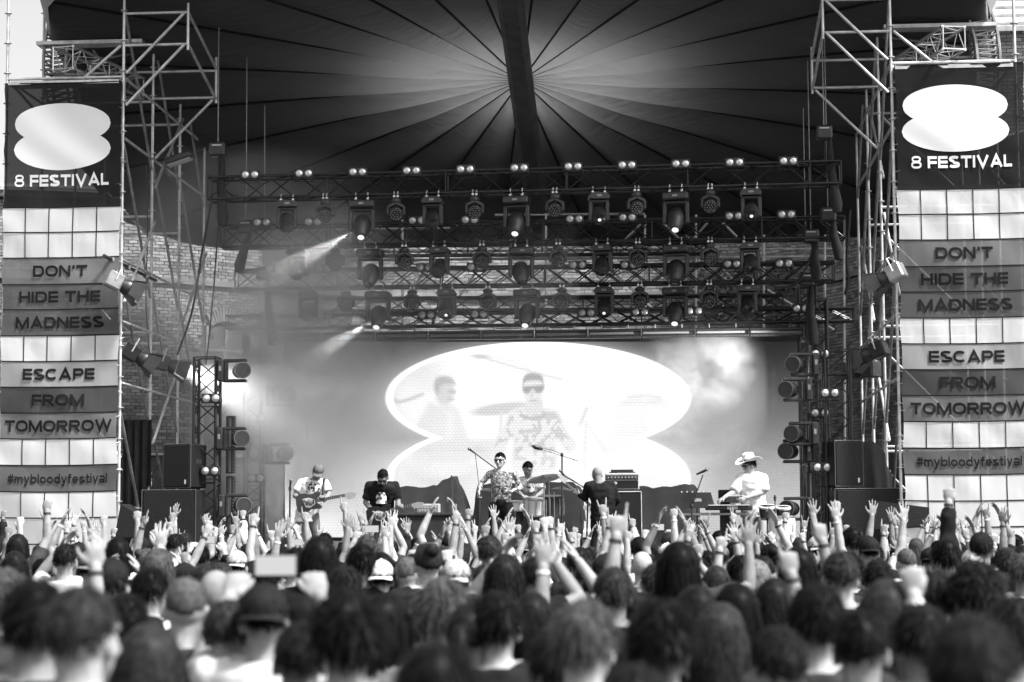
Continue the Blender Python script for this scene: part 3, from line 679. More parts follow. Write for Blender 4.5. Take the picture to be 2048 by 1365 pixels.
def banner(side, label, xs, ytop, TY, hk):
    b = thing('banner', label, 'banner', at((xs[0] + xs[1]) / 2, ytop, TY)); O = Vector(b.location)
    y = ytop; xl, xr = at(xs[0], 600, TY).x, at(xs[1], 600, TY).x; wid = xr - xl; ztop = O.z
    kz = 1 / ppm(O) * hk; z = ztop
    def bow(x, zz):   # fabric bellies out a little and its hems pull in between ties
        f = (x - xl) / wid; return -.035 * math.sin(math.pi * f) - .012 * math.sin(zz * 3 + f * 4) + .009 * mnoise.noise(Vector((x * 1.1 + zz * 1.3, zz * 1.0 - x * .7, 3.0 + side))) * 2 + .006 * math.sin(7 * (x * .9 + zz * 1.1) + 2 * math.sin(zz * 1.7))
    def hem(x, zz):
        f = (x - xl) / wid; return x + (1 if f < .5 else -1) * .03 * abs(math.sin(zz * 3.1)) * abs(2 * f - 1) ** 4
    def dip(x): f = (x - xl) / wid; return -.014 * math.sin(math.pi * f)
    def pt(x, zz, layer=0): return Vector((hem(x, zz), TY + bow(x, zz) - .004 * layer, zz + dip(x))) - O
    for kind, hp, txt in BANDS:
        h = hp * kz; n = 32; rows_ = 24 if h > 1 else 5; mb = MB(); vs = []
        for j in range(rows_ + 1):
            for i in range(n + 1): vs.append(pt(xl + wid * i / n, z - .006 - (h - .012) * j / rows_))
        mb.add(vs, [(j * (n + 1) + i, (j + 1) * (n + 1) + i, (j + 1) * (n + 1) + i + 1, j * (n + 1) + i + 1) for j in range(rows_) for i in range(n)])
        o = mb.build('fabric_band', M_BAN[kind], b, 60)
        s = MB()
        s.add([pt(xl + wid * i / n, z + e, 2) for e in (.01, -.01) for i in range(n + 1)], [(i, n + 1 + i, n + 2 + i, i + 1) for i in range(n)]); s.build('printed_line', M_INK, b)
        if kind == 'white':
            for c in range(1, 5):
                x = xl + wid * (c + (.0 if side < 0 else -.1)) / 5; MB().add([pt(x + e, z - h * j / 6, 2) for j in range(7) for e in (-.008, .008)], [(2 * j, 2 * j + 2, 2 * j + 3, 2 * j + 1) for j in range(6)]).build('printed_line', M_INK, b)
        if txt:
            wf = WFRAC[txt] * wid * (1 if side < 0 else .96); x0 = (xl + xr) / 2 - wf / 2; lh = .185 if txt[0] != '#' else .155
            zb = z - h / 2 - lh / 2
            if kind == 'dark':
                lh = .19; zb = z - h + h * .17
                lo = []; cx, cz, a, bz = (xl + xr) / 2 + (.0 if side < 0 else -.08), 0, .41 * wid, .27 * h
                e1, e2 = z - h * .40, z - h * .665; a0 = .41 * wid; bb0 = .163 * h * 1.02
                e1, e2 = z - h * .33, z - h * .535
                nn = math.degrees(math.asin(min(.99, (e1 - e2) / 2 / bb0)))
                pts = [(cx + a0 * math.cos(R(an)), e1 + bb0 * math.sin(R(an))) for an in np.linspace(-nn, 180 + nn, 40)] + [(cx + a0 * math.cos(R(an)), e2 + bb0 * math.sin(R(an))) for an in np.linspace(180 - nn, 360 + nn, 40)]
                cen = pt(cx, (e1 + e2) / 2, 1); vs = [pt(x, zz, 1) for x, zz in pts] ; N = len(vs)
                # strips keep the emblem on the bowed cloth
                mb = MB(); m_ = 12; grid = []
                for i in range(80):
                    u = -1 + 2 * i / 79; x = cx + a0 * u * .9999; q = bb0 * math.sqrt(max(0, 1 - u * u)); hi = e1 + q; lo_ = e2 - q; mid = (e1 + e2) / 2
                    gap = max(0, (e1 - q) - (e2 + q)) / 2
                    z1_ = max(mid + gap, e1 - q) if gap > 0 else mid; z2_ = min(mid - gap, e2 + q) if gap > 0 else mid
                    grid.append([pt(x, hi + (z1_ - hi) * j / 8, 2) for j in range(9)] + [pt(x, z2_ + (lo_ - z2_) * j / 8, 2) for j in range(9)])
                for i in range(79):
                    A, B = grid[i], grid[i + 1]; mb.add(A + B, [(j, j + 1, j + 19, j + 18) for j in range(17) if j != 8])
                em = mb.build('eight_emblem', mat('emblem_white', .7, .9, spec=0) if 'emblem' not in _tm else _tm['emblem'], b); _tm['emblem'] = em.data.materials[0]
                lettering(txt, wf, lh, lambda u, v, i: pt(x0 + u, zb + v, 4 + i * .15), M_INKW, b)
            else:
                lettering(txt, wf, lh, lambda u, v, i: pt(x0 + u, zb + v, 4 + i * .15), M_INK, b, None if txt[0] != '#' else .19)
        z -= h
    ties = MB(); zz = ztop
    while zz > 1.5:
        for x in (xl, xr):
            p = pt(hem(x, zz), zz); q = p + Vector(((-.06 if x == xl else .06), .08, random.uniform(-.03, .03))); ties.tube(p, q, .006, n=4)
        zz -= .42
    tag(ties.build('cable_ties', mat('white_cable_tie', .7, .5), b), kind='stuff')
    return b
TL = tower(-1, 'galvanised scaffold tower behind the left festival banner')
TR = tower(1, 'galvanised scaffold tower behind the right festival banner')
BL_ = banner(-1, 'tall left festival banner of printed bands hung on scaffold', (2, 240), 166, 32.36, 1.0)
BR_ = banner(1, 'tall right festival banner of printed bands hung on scaffold', (1798, 2062), 128, 32.36, 1.005)
# short box truss stubs resting on the towers
def box_truss(name, label, p0, p1, s, m, up=Vector((0, 0, 1)), bay=None, r=.024, rb=.011, group=None, cat='truss', x=False):
    p0, p1 = Vector(p0), Vector(p1); d = (p1 - p0); Lg = d.length; d.normalize(); a = d.cross(up).normalized(); u = a.cross(d).normalized()
    t = thing(name, label, cat, p0, group=group); c = [(a * sx + u * sz) * (s / 2) for sx, sz in ((-1, -1), (1, -1), (1, 1), (-1, 1))]
    for q in c: MB().tube(q, q + d * Lg, r, n=8).build('chord', m, t, 50)
    n = max(2, round(Lg / (bay or s))); st = Lg / n; b = MB()
    for f in range(4):
        A, B = c[f], c[(f + 1) % 4]
        for i in range(n):
            P0, P1 = (A, B) if (i + f) % 2 else (B, A)
            b.tube(P0 + d * (st * i + .02), P1 + d * (st * (i + 1) - .02), rb, n=5)
            if x and f % 2: b.tube(P1 + d * (st * i + .02), P0 + d * (st * (i + 1) - .02), rb, n=5)
            if i % 4 == 0: b.tube(A + d * st * i, B + d * st * i, rb * 1.15, n=5)
        b.tube(A + d * Lg, B + d * Lg, rb * 1.15, n=5)
    tag(b.build('lacing', m, t), kind='stuff')
    return t
_z = at(126, 116, 32.2)
box_truss('truss_stub', 'short aluminium box truss end lying on top of the left tower', _z, _z + Vector((.55, 2.4, 0)), .36, M_ALU, bay=.3, r=.025, rb=.01)
_z = at(1908, 76, 32.2)
box_truss('truss_stub', 'short aluminium box truss end lying on top of the right tower', _z, _z + Vector((-.55, 2.4, 0)), .36, M_ALU, bay=.3, r=.025, rb=.01)
# ------------------------------------------------------------------ lighting trusses
def truss_px(name, label, l, r_, yb_l, Y, m=M_TRUSS, x=False, bay=None):
    p0, p1 = at(l[0], l[1], Y), at(r_[0], r_[1], Y); s = p0.z - at(l[0], yb_l, Y).z
    t = box_truss(name, label, p0 - Vector((0, -s / 2, s / 2)), p1 - Vector((0, -s / 2, s / 2)), s, m, bay=bay or s * 1.05, r=.025, rb=.012, x=x, group='lighting trusses over the stage')
    return p0, p1, s
ROWS = [
 ('topmost', (415, 355), (1682, 322), 398, 33.5, False), ('second', (440, 452), (1690, 433), 493, 34.5, True),
 ('third', (470, 541), (1668, 524), 577, 35.4, True), ('lowest', (452, 632), (1708, 616), 657, 36.3, True)]
TR_ = []
for nm, l, r_, yb, Y, x in ROWS:
    TR_.append(truss_px('lighting_truss', 'black box truss spanning the stage, %s of the four lamp rows' % nm, l, r_, yb, Y, x=x, bay=.46 if x else .5) + (Y,))
truss_px('rear_truss', 'dark box truss seen against the bricks behind the lamp rows', (640, 597), (1566, 590), 622, 39.2, bay=.42)
truss_px('rear_truss', 'thin upper box truss against the bricks behind the second lamp row', (640, 492), (1420, 486), 512, 40.2, bay=.36)

# ---- twin blinder lamps
M_PAR = mat('silvered_lamp_reflector', .8, .3, .75)
M_PARC = mat('lamp_bulb_frosted', .75, .5)
def make_blinder():
    t = thing('blinder_lamp', '', 'lamp')
    MB().bbox((0, .05, 0), (.31, .11, .15), .012).build('housing', M_BLKM, t)
    for sx in (-1, 1):
        c = Vector((sx * .0775, -.008, 0)); Mx = Matrix.Rotation(R(90), 4, 'X')
        q = MB().lathe([(.063, 0), (.058, .006), (.046, .014), (.03, .02), (.0001, .022)], c, Mx, 16).build('lens', M_PAR, t, 60)
        MB().lathe([(.066, -.004), (.074, -.004), (.074, .012), (.066, .012), (.066, -.004)], c, Mx, 16).build('rim', M_BLKM, q)
        MB().lathe([(.02, .0205), (.018, .024), (.0001, .026)], c, Mx, 10).build('bulb', M_PARC, q, 60)
    b = MB().path([(-.165, .05, 0), (-.165, .05, -.13), (.165, .05, -.13), (.165, .05, 0)], .008, 5).build('yoke', M_BLKM, t)
    return t
M_BLKM = M_BLACKM
proto = make_blinder(); first = [True]
def spawn(pr, flag, loc, label, group, rz=0, rx=0):
    o = pr if flag[0] else copy_tree(pr); flag[0] = False
    o.location = loc; o.rotation_euler = (rx, 0, rz); o['label'] = label; o['group'] = group
    return o
BLX = [[(500 + i * 107.7, 349.5 - i * 2.75) for i in range(11)],
       [(524, 445), (626, 444), (834, 441), (940, 440), (1149, 438), (1255, 435), (1468, 432), (1573, 429)],
       [(548, 537), (646, 537), (849, 535), (951, 534), (1155, 530), (1258, 530), (1464, 528), (1568, 527)],
       [(538, 631), (650, 630), (745, 629), (853, 630), (958, 629), (1173, 626), (1280, 624), (1388, 622), (1602, 617)]]
for k, row in enumerate(BLX):
    Y = ROWS[k][4]
    for i, (x, y) in enumerate(row):
        spawn(proto, first, at(x, y, Y - .06), 'twin round blinder lamp, %s on the %s truss' % (ordn(i, len(row)), ROWS[k][0]), 'twin blinder lamps', rz=R(2), rx=R(-3 if k else -4))
bl_side = (proto, first)

# ---- moving heads hung below the trusses
M_LIT = emis('lit_lamp_lens', 1.1 * EXK)
M_LITS = emis('glowing_lamp_lens', 1.3 * EXK)
def make_head(kind):
    t = thing('moving_head_lamp', '', 'lamp')
    if kind == 'large': bw, bh, yw, yh, hr, hl, base = .43, .13, .44, .30, .15, .36, -.08
    elif kind == 'spot': bw, bh, yw, yh, hr, hl, base = .36, .10, .345, .27, .13, .30, -.06
    else: bw, bh, yw, yh, hr, hl, base = .17, .07, .315, .2, .118, .2, -.05
    cl = MB()
    for sx in ((-.1, .1) if kind != 'wash' else (-.03, .03)):
        cl.path([(sx, .03, base + .02), (sx, .03, .02), (sx, -.03, .05), (sx, -.05, .0)], .012, 6)
        cl.box((sx, 0, base + .03), (.035, .07, .03))
    tag(cl.build('clamp', M_ALU, t), kind='stuff')
    if kind == 'spot':
        b = MB().prism([(-bw / 2 + .05, base), (-bw / 2, base - bh * .65), (-bw / 2 + .03, base - bh), (bw / 2 - .03, base - bh), (bw / 2, base - bh * .65), (bw / 2 - .05, base)], .3, lambda x, y, z: Vector((x, y - .15, z))).build('base', M_BLKM, t)
    elif kind == 'large':
        b = MB().bbox((0, 0, base - bh / 2), (bw, .34, bh), .025).build('base', M_BLKM, t)
    else:
        b = MB().lathe([(.04, base), (.085, base - .02), (.085, base - bh)], (0, 0, 0), None, 12).build('base', M_BLKM, t)
    MB().box((0, -.152 if kind == 'spot' else -.172, base - bh * .5), (.08, .004, .03)).build('display', mat('lamp_display', .25, .3), b) if kind != 'wash' else None
    zt = base - bh; w2 = yw / 2
    if kind == 'wash': out = [(-.05, zt + .01), (.05, zt + .01), (w2, zt - .09), (w2, zt - yh - .03), (w2 - .05, zt - yh - .05), (w2 - .055, zt - .12), (.05, zt - .055), (-.05, zt - .055), (-w2 + .055, zt - .12), (-w2 + .05, zt - yh - .05), (-w2, zt - yh - .03), (-w2, zt - .09)]
    else: out = [(-w2 + .02, zt), (w2 - .02, zt), (w2, zt - .04), (w2, zt - yh - .08), (w2 - .03, zt - yh - .12), (w2 - .075, zt - yh - .06), (w2 - .075, zt - .1), (w2 - .12, zt - .05), (-w2 + .12, zt - .05), (-w2 + .075, zt - .1), (-w2 + .075, zt - yh - .06), (-w2 + .03, zt - yh - .12), (-w2, zt - yh - .08), (-w2, zt - .04)]
    n = len(out); mb = MB(); d = .1
    # outline is concave: build as strip segments between outer and inner edges
    if kind == 'wash': o_i, i_i = [11, 0, 1, 2], None
    mb = MB()
    def bar(a, b_, wd=.05):
        a = Vector((a[0], 0, a[1])); b_ = Vector((b_[0], 0, b_[1])); dv = (b_ - a); an = math.atan2(dv.x, dv.z)
        mb.bbox((a + b_) / 2, (wd, .12, dv.length + wd * .6), .012, Matrix.Rotation(an, 3, 'Y'))
    if kind == 'wash':
        for s in (-1, 1):
            bar((s * .01, zt - .02), (s * (w2 - .035), zt - .075), .06); bar((s * (w2 - .025), zt - .08), (s * (w2 - .025), zt - yh), .05)
    else:
        bar((-w2 + .04, zt - .03), (w2 - .04, zt - .03), .05)
        for s in (-1, 1): bar((s * (w2 - .035), zt - .04), (s * (w2 - .035), zt - yh - .06), .065)
    mb.build('yoke', M_BLKM, t)
    zc = zt - yh + (.02 if kind != 'large' else .0)
    tilt = {'large': 38, 'spot': 52, 'wash': 62}[kind]
    Mx = Matrix.Rotation(R(180 - tilt), 4, 'X')      # local +z (the beam) points down and towards the crowd
    if kind == 'large': prof = [(.06, -hl * .5), (.115, -hl * .46), (.145, -hl * .25), (hr, 0), (.14, hl * .22), (.105, hl * .48), (.085, hl * .66), (.078, hl * .68)]
    elif kind == 'spot': prof = [(.07, -hl * .5), (.12, -hl * .45), (hr, -.02), (hr, hl * .2), (.115, hl * .5), (.105, hl * .52)]
    else: prof = [(.05, -hl * .55), (.09, -hl * .45), (hr, -.02), (hr, hl * .35), (.106, hl * .4)]
    h = MB().lathe(prof, (0, 0, zc), Mx, 20).build('head', M_BLKM, t, 40)
    r_l, h_l = prof[-1][0], prof[-1][1]
    MB().lathe([(r_l * .97, h_l + .001), (r_l * .6, h_l + .012), (.0001, h_l + .016)], (0, 0, zc), Mx, 20).build('lens', M_LENS, h, 60)
    if kind == 'wash':
        m2 = MB()
        for rr_, nn in ((0, 1), (.042, 6), (.084, 12)):
            for q in range(nn):
                a = 2 * math.pi * q / nn; c = Mx.to_3x3() @ Vector((rr_ * math.cos(a), rr_ * math.sin(a), h_l + .014)) + Vector((0, 0, zc)); m2.ball(c, .014, 6, 4)
        tag(m2.build('led_cells', mat('led_cell_glass', .12, .15, 0, 0, 1, spec=.9), h), kind='stuff')
    h['geo'] = (zc, h_l, r_l, tilt)
    return t
HP = {k: make_head(k) for k in ('large', 'spot', 'wash')}; HF = {k: [True] for k in HP}
KIND = ['spot', 'wash', 'large', 'wash', 'spot', 'wash', 'large', 'wash', 'spot', 'wash', 'large', 'wash', 'spot']
HX = [[577, 655, 729, 798, 872, 956, 1040, 1117, 1204, 1279, 1357, 1425, 1505],
      [599, 675, 746, 814, 885, 971, 1049, 1123, 1211, 1282, 1357, 1424, 1503],
      [620, 696, 761, 830, 899, 982, 1060, 1130, 1214, 1285, 1355, 1422, 1497]]
LIT = {(0, 2): 2, (0, 6): 2, (0, 10): 2, (0, 8): 1, (0, 12): 1, (2, 2): 2, (2, 4): 1, (2, 6): 2, (2, 8): 1, (2, 10): 2}
NMK = {'large': 'large moving beam lamp', 'spot': 'square-yoked spot lamp', 'wash': 'small round moving wash lamp'}
LITS = []
for k in range(3):
    p0, p1, s, Y = TR_[k]
    for i, x in enumerate(HX[k]):
        kd_ = KIND[i]; f = None
        # bottom chord height of this truss at that pixel column
        q0, q1 = p0 - Vector((0, 0, s)), p1 - Vector((0, 0, s)); a, b_ = proj(q0)[0], proj(q1)[0]; c = q0.lerp(q1, (x - a) / (b_ - a))
        idx = [j for j in range(13) if KIND[j] == kd_].index(i); n = KIND.count(kd_)
        lit = LIT.get((k, i), 0)
        o = spawn(HP[kd_], HF[kd_], c + Vector((0, 0, -.02)), '%s under the %s truss, %s of its kind%s' % (NMK[kd_], ROWS[k][0], ordn(idx, n), ', shining' if lit == 2 else ''), 'moving head lamps', rz=R(random.uniform(-12, 12)))
        if lit: LITS.append((o, kd_, lit))
for o, kd_, lit in LITS:
    for ch in o.children:
        if ch.name.startswith('head'):
            zc, hl_, rl, tilt = ch['geo']; Mx = Matrix.Rotation(R(180 - tilt), 4, 'X')
            MB().lathe([(rl * (.72 if lit == 2 else .26), hl_ + .018), (.0001, hl_ + .03)], (0, 0, zc), Mx, 16).build('glowing_lens', M_LIT if lit == 2 else M_LITS, ch, 60)

# ---- row of LED batten bars under the lowest truss
bar_x = [540, 645, 751, 857, 962, 1069, 1176, 1283, 1391, 1499, 1607]; by_l, by_r = 675, 664
def make_bar(L):
    t = thing('led_bar', '', 'lamp')
    MB().bbox((0, 0, .055), (L, .1, .05), .01).build('top_rail', M_BLKM, t); MB().bbox((0, 0, -.055), (L, .1, .05), .01).build('bottom_rail', M_BLKM, t)
    for sx in (-1, 1): MB().bbox((sx * (L / 2 - .012), 0, 0), (.022, .098, .06), .004).build('end_cap', M_BLKM, t)
    c = MB(); nn = 18
    for q in range(nn): c.ball((-L / 2 + L * (q + .5) / nn, -.052, -.055), .013, 6, 4)
    tag(c.build('led_cells', mat('led_cell_glass', .12), t), kind='stuff')
    MB().bbox((0, .03, .0), (L * .985, .012, .06), .003).build('back_strip', mat('grey_bar_back', .3, .4), t)
    for sx in (-.25, .25): MB().path([(sx * L, 0, .08), (sx * L, 0, .17), (sx * L + .04, 0, .2)], .012, 6).build('hook', M_STEELD, t)
    MB().bbox((0, 0, .115), (L * .45, .04, .018), .004).build('hanger', M_BLKM, t)
    return t
LBY = 36.45; bl_len = (at(1607, 668, LBY) - at(540, 668, LBY)).length / 10 - .012
bp_ = make_bar(bl_len); bf_ = [True]
for i in range(10):
    x = (bar_x[i] + bar_x[i + 1]) / 2; y = by_l + (by_r - by_l) * (x - 540) / 1067
    spawn(bp_, bf_, at(x, y, LBY), 'long black LED bar above the screen, %s of ten' % ordn(i, 10), 'LED bars above the screen', rz=0)

# ---- side lamp towers (upright trusses)
def upright(label, px, ytop, ybot, Y, s, name='lamp_tower', m=M_TRUSS):
    a, b_ = at(px, ytop, Y), at(px, ytop, Y); b_ = Vector((a.x, a.y, ST_Z + .02))
    return box_truss(name, label, b_, a, s, m, up=Vector((0, 1, 0)), bay=s * .95, r=.025, rb=.011, x=True), a
upright('upright black truss tower with lamps beside the left speaker stack', 415, 716, 0, 33.3, .36)
upright('upright black truss tower with lamps beside the right speaker stack', 1672, 702, 0, 33.3, .4)
upright('slim upright truss fading in smoke left of the video screen', 510, 655, 0, 36.6, .3)
upright('upright black truss beside the right edge of the video screen', 1632, 600, 0, 36.2, .34)
upright('dark upright truss tower rising behind the lowest lamp row on the right', 1613, 575, 0, 36.9, .3)
SB = [((422, 797), 33.05, 'on the left lamp tower, upper'), ((420, 942), 33.05, 'on the left lamp tower, lower'), ((1660, 786), 33.02, 'on the right lamp tower, middle'), ((1641, 708), 33.3, 'at the top of the right lamp tower'), ((1645, 935), 33.02, 'low on the right lamp tower'), ((519, 720), 36.4, 'in the smoke left of the screen, upper'), ((514, 838), 36.4, 'in the smoke left of the screen, middle'), ((512, 957), 36.4, 'in the smoke left of the screen, lower'), ((1640, 826), 33.4, 'half hidden on the right lamp tower')]
for (x, y), Y, w_ in SB:
    spawn(bl_side[0], bl_side[1], at(x, y, Y), 'twin round blinder lamp ' + w_, 'twin blinder lamps', rz=0)
def make_sidespot():
    """moving spot mounted sideways: base against the truss, yoke arms reaching out, head in between"""
    t = thing('side_spot_lamp', '', 'lamp')
    b = MB().bbox((-.2, 0, 0), (.1, .3, .36), .02).build('base', M_BLKM, t)
    MB().box((-.2, -.152, .03), (.04, .004, .08)).build('display', mat('lamp_display', .25, .3), b)
    for s in (-1, 1): MB().bbox((.02, 0, s * .165), (.38, .13, .05), .012).build('yoke_arm', M_BLKM, t)
    MB().bbox((-.13, 0, 0), (.05, .13, .32), .012).build('yoke_arm', M_BLKM, t)
    Mx = Matrix.Rotation(R(90), 4, 'X') @ Matrix.Rotation(R(25), 4, 'Y')
    h = MB().lathe([(.07, -.16), (.11, -.14), (.125, -.02), (.125, .06), (.135, .08), (.135, .15), (.12, .16), (.116, .12), (.11, .08), (.0001, .07)], (.11, 0, 0), Mx, 18).build('head', M_BLKM, t, 40)
    MB().lathe([(.118, .155), (.09, .12), (.08, .1)], (.11, 0, 0), Mx, 18).build('lens_barrel', M_BLKPL, h, 50); MB().lathe([(.121, .152), (.136, .152), (.136, .164), (.121, .166), (.121, .152)], (.11, 0, 0), Mx, 18).build('rim', mat('worn_dark_rim', .12, .35, .4), h, 50)
    MB().lathe([(.118, .12), (.1, .1), (.074, .095)], (.11, 0, 0), Mx, 18).build('reflector_ring', mat('grey_inner_ring', .2, .3, .5), h, 50); MB().lathe([(.074, .1), (.045, .118), (.0001, .124)], (.11, 0, 0), Mx, 18).build('lens', mat('dark_lens', .01, .05, 0, spec=1.0), h, 60)
    return t
sp_, sf_ = make_sidespot(), [True]
for (x, y), Y, fl, w_ in [((468, 742), 33.2, 0, 'at the top of the left lamp tower'), ((466, 878), 33.2, 0, 'halfway up the left lamp tower'), ((470, 1012), 33.2, 0, 'at the foot of the left lamp tower'), ((1606, 730), 33.2, 1, 'topmost on the right lamp tower'), ((1592, 780), 33.0, 1, 'second from the top on the right lamp tower'), ((1604, 868), 33.1, 1, 'third down on the right lamp tower'), ((1592, 903), 33.3, 1, 'fourth down on the right lamp tower'), ((1594, 1018), 33.1, 1, 'at the foot of the right lamp tower'), ((562, 792), 36.3, 0, 'dim in the smoke at the upper left screen edge'), ((556, 908), 36.3, 0, 'dim in the smoke at the lower left screen edge')]:
    o = spawn(sp_, sf_, at(x, y, Y), 'black sideways moving spot lamp ' + w_, 'side spot lamps')
    if fl: o.rotation_euler = (0, math.pi, 0); o.rotation_euler = (0, 0, 0); o.scale = (-1, 1, 1)
def make_strip(L):
    t = thing('led_strip', '', 'lamp')
    MB().bbox((-.045, 0, 0), (.05, .09, L), .01).build('rail', M_BLKM, t); MB().bbox((.05, 0, 0), (.06, .09, L), .01).build('lamp_rail', M_BLKM, t)
    MB().bbox((0, .02, 0), (.04, .03, L * .98), .004).build('back_strip', mat('pale_bar_back', .6, .4), t)
    c = MB()
    for q in range(18): c.ball((.05, -.046, -L / 2 + L * (q + .5) / 18), .013, 6, 4)
    tag(c.build('led_cells', mat('led_cell_glass', .12), t), kind='stuff')
    for s in (-1, 1): MB().bbox((0, 0, s * (L / 2 - .01)), (.05, .088, .02), .004).build('end_cap', M_BLKM, t)
    return t
stp, stf = make_strip(.95), [True]
for (x, y), w_ in [((461, 890), 'upper, beside the left lamp tower'), ((461, 1010), 'lower, beside the left lamp tower'), ((1622, 885), 'upper, beside the right lamp tower'), ((1622, 1003), 'lower, beside the right lamp tower')]:
    spawn(stp, stf, at(x, y, 33.6), 'vertical LED bar, ' + w_, 'upright LED bars')

# ---- floodlights with barn doors on the scaffold towers
def make_flood(mm):
    t = thing('barn_door_flood', '', 'lamp')
    h = MB().bbox((0, 0, 0), (.24, .26, .26), .02).build('housing', mm, t)
    f = MB()
    for q in range(9): f.box((0, 0, -.1 + .025 * q), (.27, .22, .008))
    tag(f.build('cooling_fins', mm, h), kind='stuff')
    MB().lathe([(.1, 0), (.125, .06), (.14, .1), (.14, .13)], (0, .13, 0), Matrix.Rotation(R(-90), 4, 'X'), 16).build('hood', M_BLKM, t, 40)
    for k in range(4):
        M3 = Matrix.Rotation(R(90 * k), 4, 'Y'); vs = [M3 @ Vector(v) for v in ((-.11, .27, .13), (.11, .27, .13), (.16, .47, .2), (-.16, .47, .2))]
        vs2 = [v + (M3 @ Vector((0, 0, .006))) for v in vs]
        MB().add(vs + vs2, [(0, 1, 2, 3), (7, 6, 5, 4), (0, 4, 5, 1), (1, 5, 6, 2), (2, 6, 7, 3), (3, 7, 4, 0)]).build('barn_door', M_BLKM, t)
    MB().path([(-.15, 0, 0), (-.15, 0, .22), (0, 0, .26), (.15, 0, .22), (.15, 0, 0)], .012, 6).build('bracket', M_STEEL, t)
    return t
fpa, ffa, fpb, ffb = make_flood(M_ALU), [True], make_flood(M_BLKM), [True]
for (x, y), Y, rz, rx, w_ in [((228, 562), 32.0, -62, -25, 'silver-bodied, hanging in front of the left banner'), ((262, 705), 33.0, -70, -30, 'upper dark one inside the left tower'), ((322, 725), 34.8, -60, -35, 'lower dark one inside the left tower'), ((1792, 545), 32.0, 62, -25, 'silver-bodied, hanging in front of the right banner'), ((1758, 700), 33.2, 60, -20, 'upper dark one inside the right tower'), ((1742, 740), 34.0, 75, -35, 'lower dark one inside the right tower')]:
    fp, ff = (fpa, ffa) if w_[0] == 's' else (fpb, ffb)
    o = spawn(fp, ff, at(x, y, Y), 'barn-door floodlight ' + w_, 'barn door floodlights', rz=R(rz), rx=R(rx))
tube_fl = thing('lamp_boom', 'dark clamp pipe carrying the silver floodlight on the left tower', 'pipe', at(208, 512, 32.1))
MB().tube((0, 0, 0), at(312, 562, 34.0) - at(208, 512, 32.1), .03).build('pipe', M_BLKM, tube_fl, 50)
for q in (.15, .45, .8): MB().bbox((at(312, 562, 34.0) - at(208, 512, 32.1)) * q, (.09, .09, .09), .02).build('clamp', M_STEELD, tube_fl)
fl = thing('floodlight', 'flat dark floodlight tilted on the left tower near the canopy', 'lamp', at(360, 318, 34.3))
MB().bbox((0, 0, 0), (.5, .3, .14), .04, Matrix.Rotation(R(-18), 3, 'Y')).build('housing', M_BLKM, fl); MB().bbox((.02, -.1, -.08), (.42, .22, .03), .01, Matrix.Rotation(R(-18), 3, 'Y')).build('glass', mat('flood_glass', .35, .2), fl)
MB().path([(-.22, 0, .06), (-.3, .1, -.1), (-.25, .3, -.25)], .02, 6).build('arm', M_STEELD, fl)

# ---- chain hoists, chains and bags at the truss ends
def hoist(x, y, Y, yb, w_, bag=True, dx=0):
    t = thing('chain_hoist', 'black chain hoist with a long chain bag ' + w_, 'hoist', at(x, y, Y), group='chain hoists'); O = Vector(t.location)
    MB().bbox((0, 0, 0), (.26, .22, .24), .03).build('motor', M_BLKM, t); MB().box((0, -.112, .06), (.16, .004, .02)).build('label_plate', mat('pale_plate', .6), t)
    MB().tube((0, 0, .12), (0, 0, 3.0 if y > 300 else 2.2), .009, n=5).build('chain', M_STEELD, t); MB().tube((0.01, 0, -.12), (0.01, 0, -.5), .012, n=6).build('hook_strap', M_BLKM, t)
    if bag:
        b = at(x + dx, yb, Y) - O; b.x += .08; mid = b * .5
        MB().path([(.08, 0, -.06), (mid.x * .9 + .02, 0, mid.z), (b.x, 0, b.z + .12), (b.x, 0, b.z)], [.05, .09, .12, .09], 9, flat=.8).build('chain_bag', M_BLKFAB, t, 60)
for a in [(436, 300, 33.6, 452, 'at the left end of the topmost truss'), (492, 455, 34.6, 545, 'at the left end of the second truss', True, -22), (528, 548, 35.5, 690, 'at the left end of the third truss', True, 8), (1648, 266, 33.6, 425, 'at the right end of the topmost truss', True, 16), (1622, 473, 34.6, 560, 'at the right end of the second truss'), (1656, 430, 34.3, 520, 'beyond the right end of the second truss', True, 12), (1613, 560, 35.5, 690, 'at the right end of the third truss', True, 4)]: hoist(*a)

# ---- rear scaffolding and slanted struts seen between the trusses
rs = thing('rear_scaffold', 'steel scaffold tubes standing against the bricks behind the lamp rows', 'scaffold', (0, 40.5, 0)); O = Vector((0, 40.5, 0))
for x0, y0, x1, y1 in [(990, 430, 1290, 428), (640, 505, 1700, 497), (640, 522, 1700, 512), (560, 460, 900, 456), (700, 440, 700, 690), (805, 440, 805, 690), (1092, 430, 1092, 690), (1290, 430, 1290, 690), (1392, 430, 1392, 690), (1528, 470, 1528, 800), (1650, 470, 1650, 900), (1688, 440, 1690, 900), (1290, 440, 1250, 480), (1320, 440, 1360, 480), (1420, 440, 1385, 480), (1440, 440, 1480, 480), (1535, 580, 1668, 660), (1370, 470, 1500, 590), (880, 500, 780, 640), (980, 505, 900, 620), (720, 500, 640, 600), (1150, 500, 1230, 590), (1200, 520, 1330, 640)]:
    MB().tube(at(x0, y0, 40.5) - O, at(x1, y1, 40.7) - O, .026, n=8).build('scaffold_tube', M_STEEL, rs, 50)
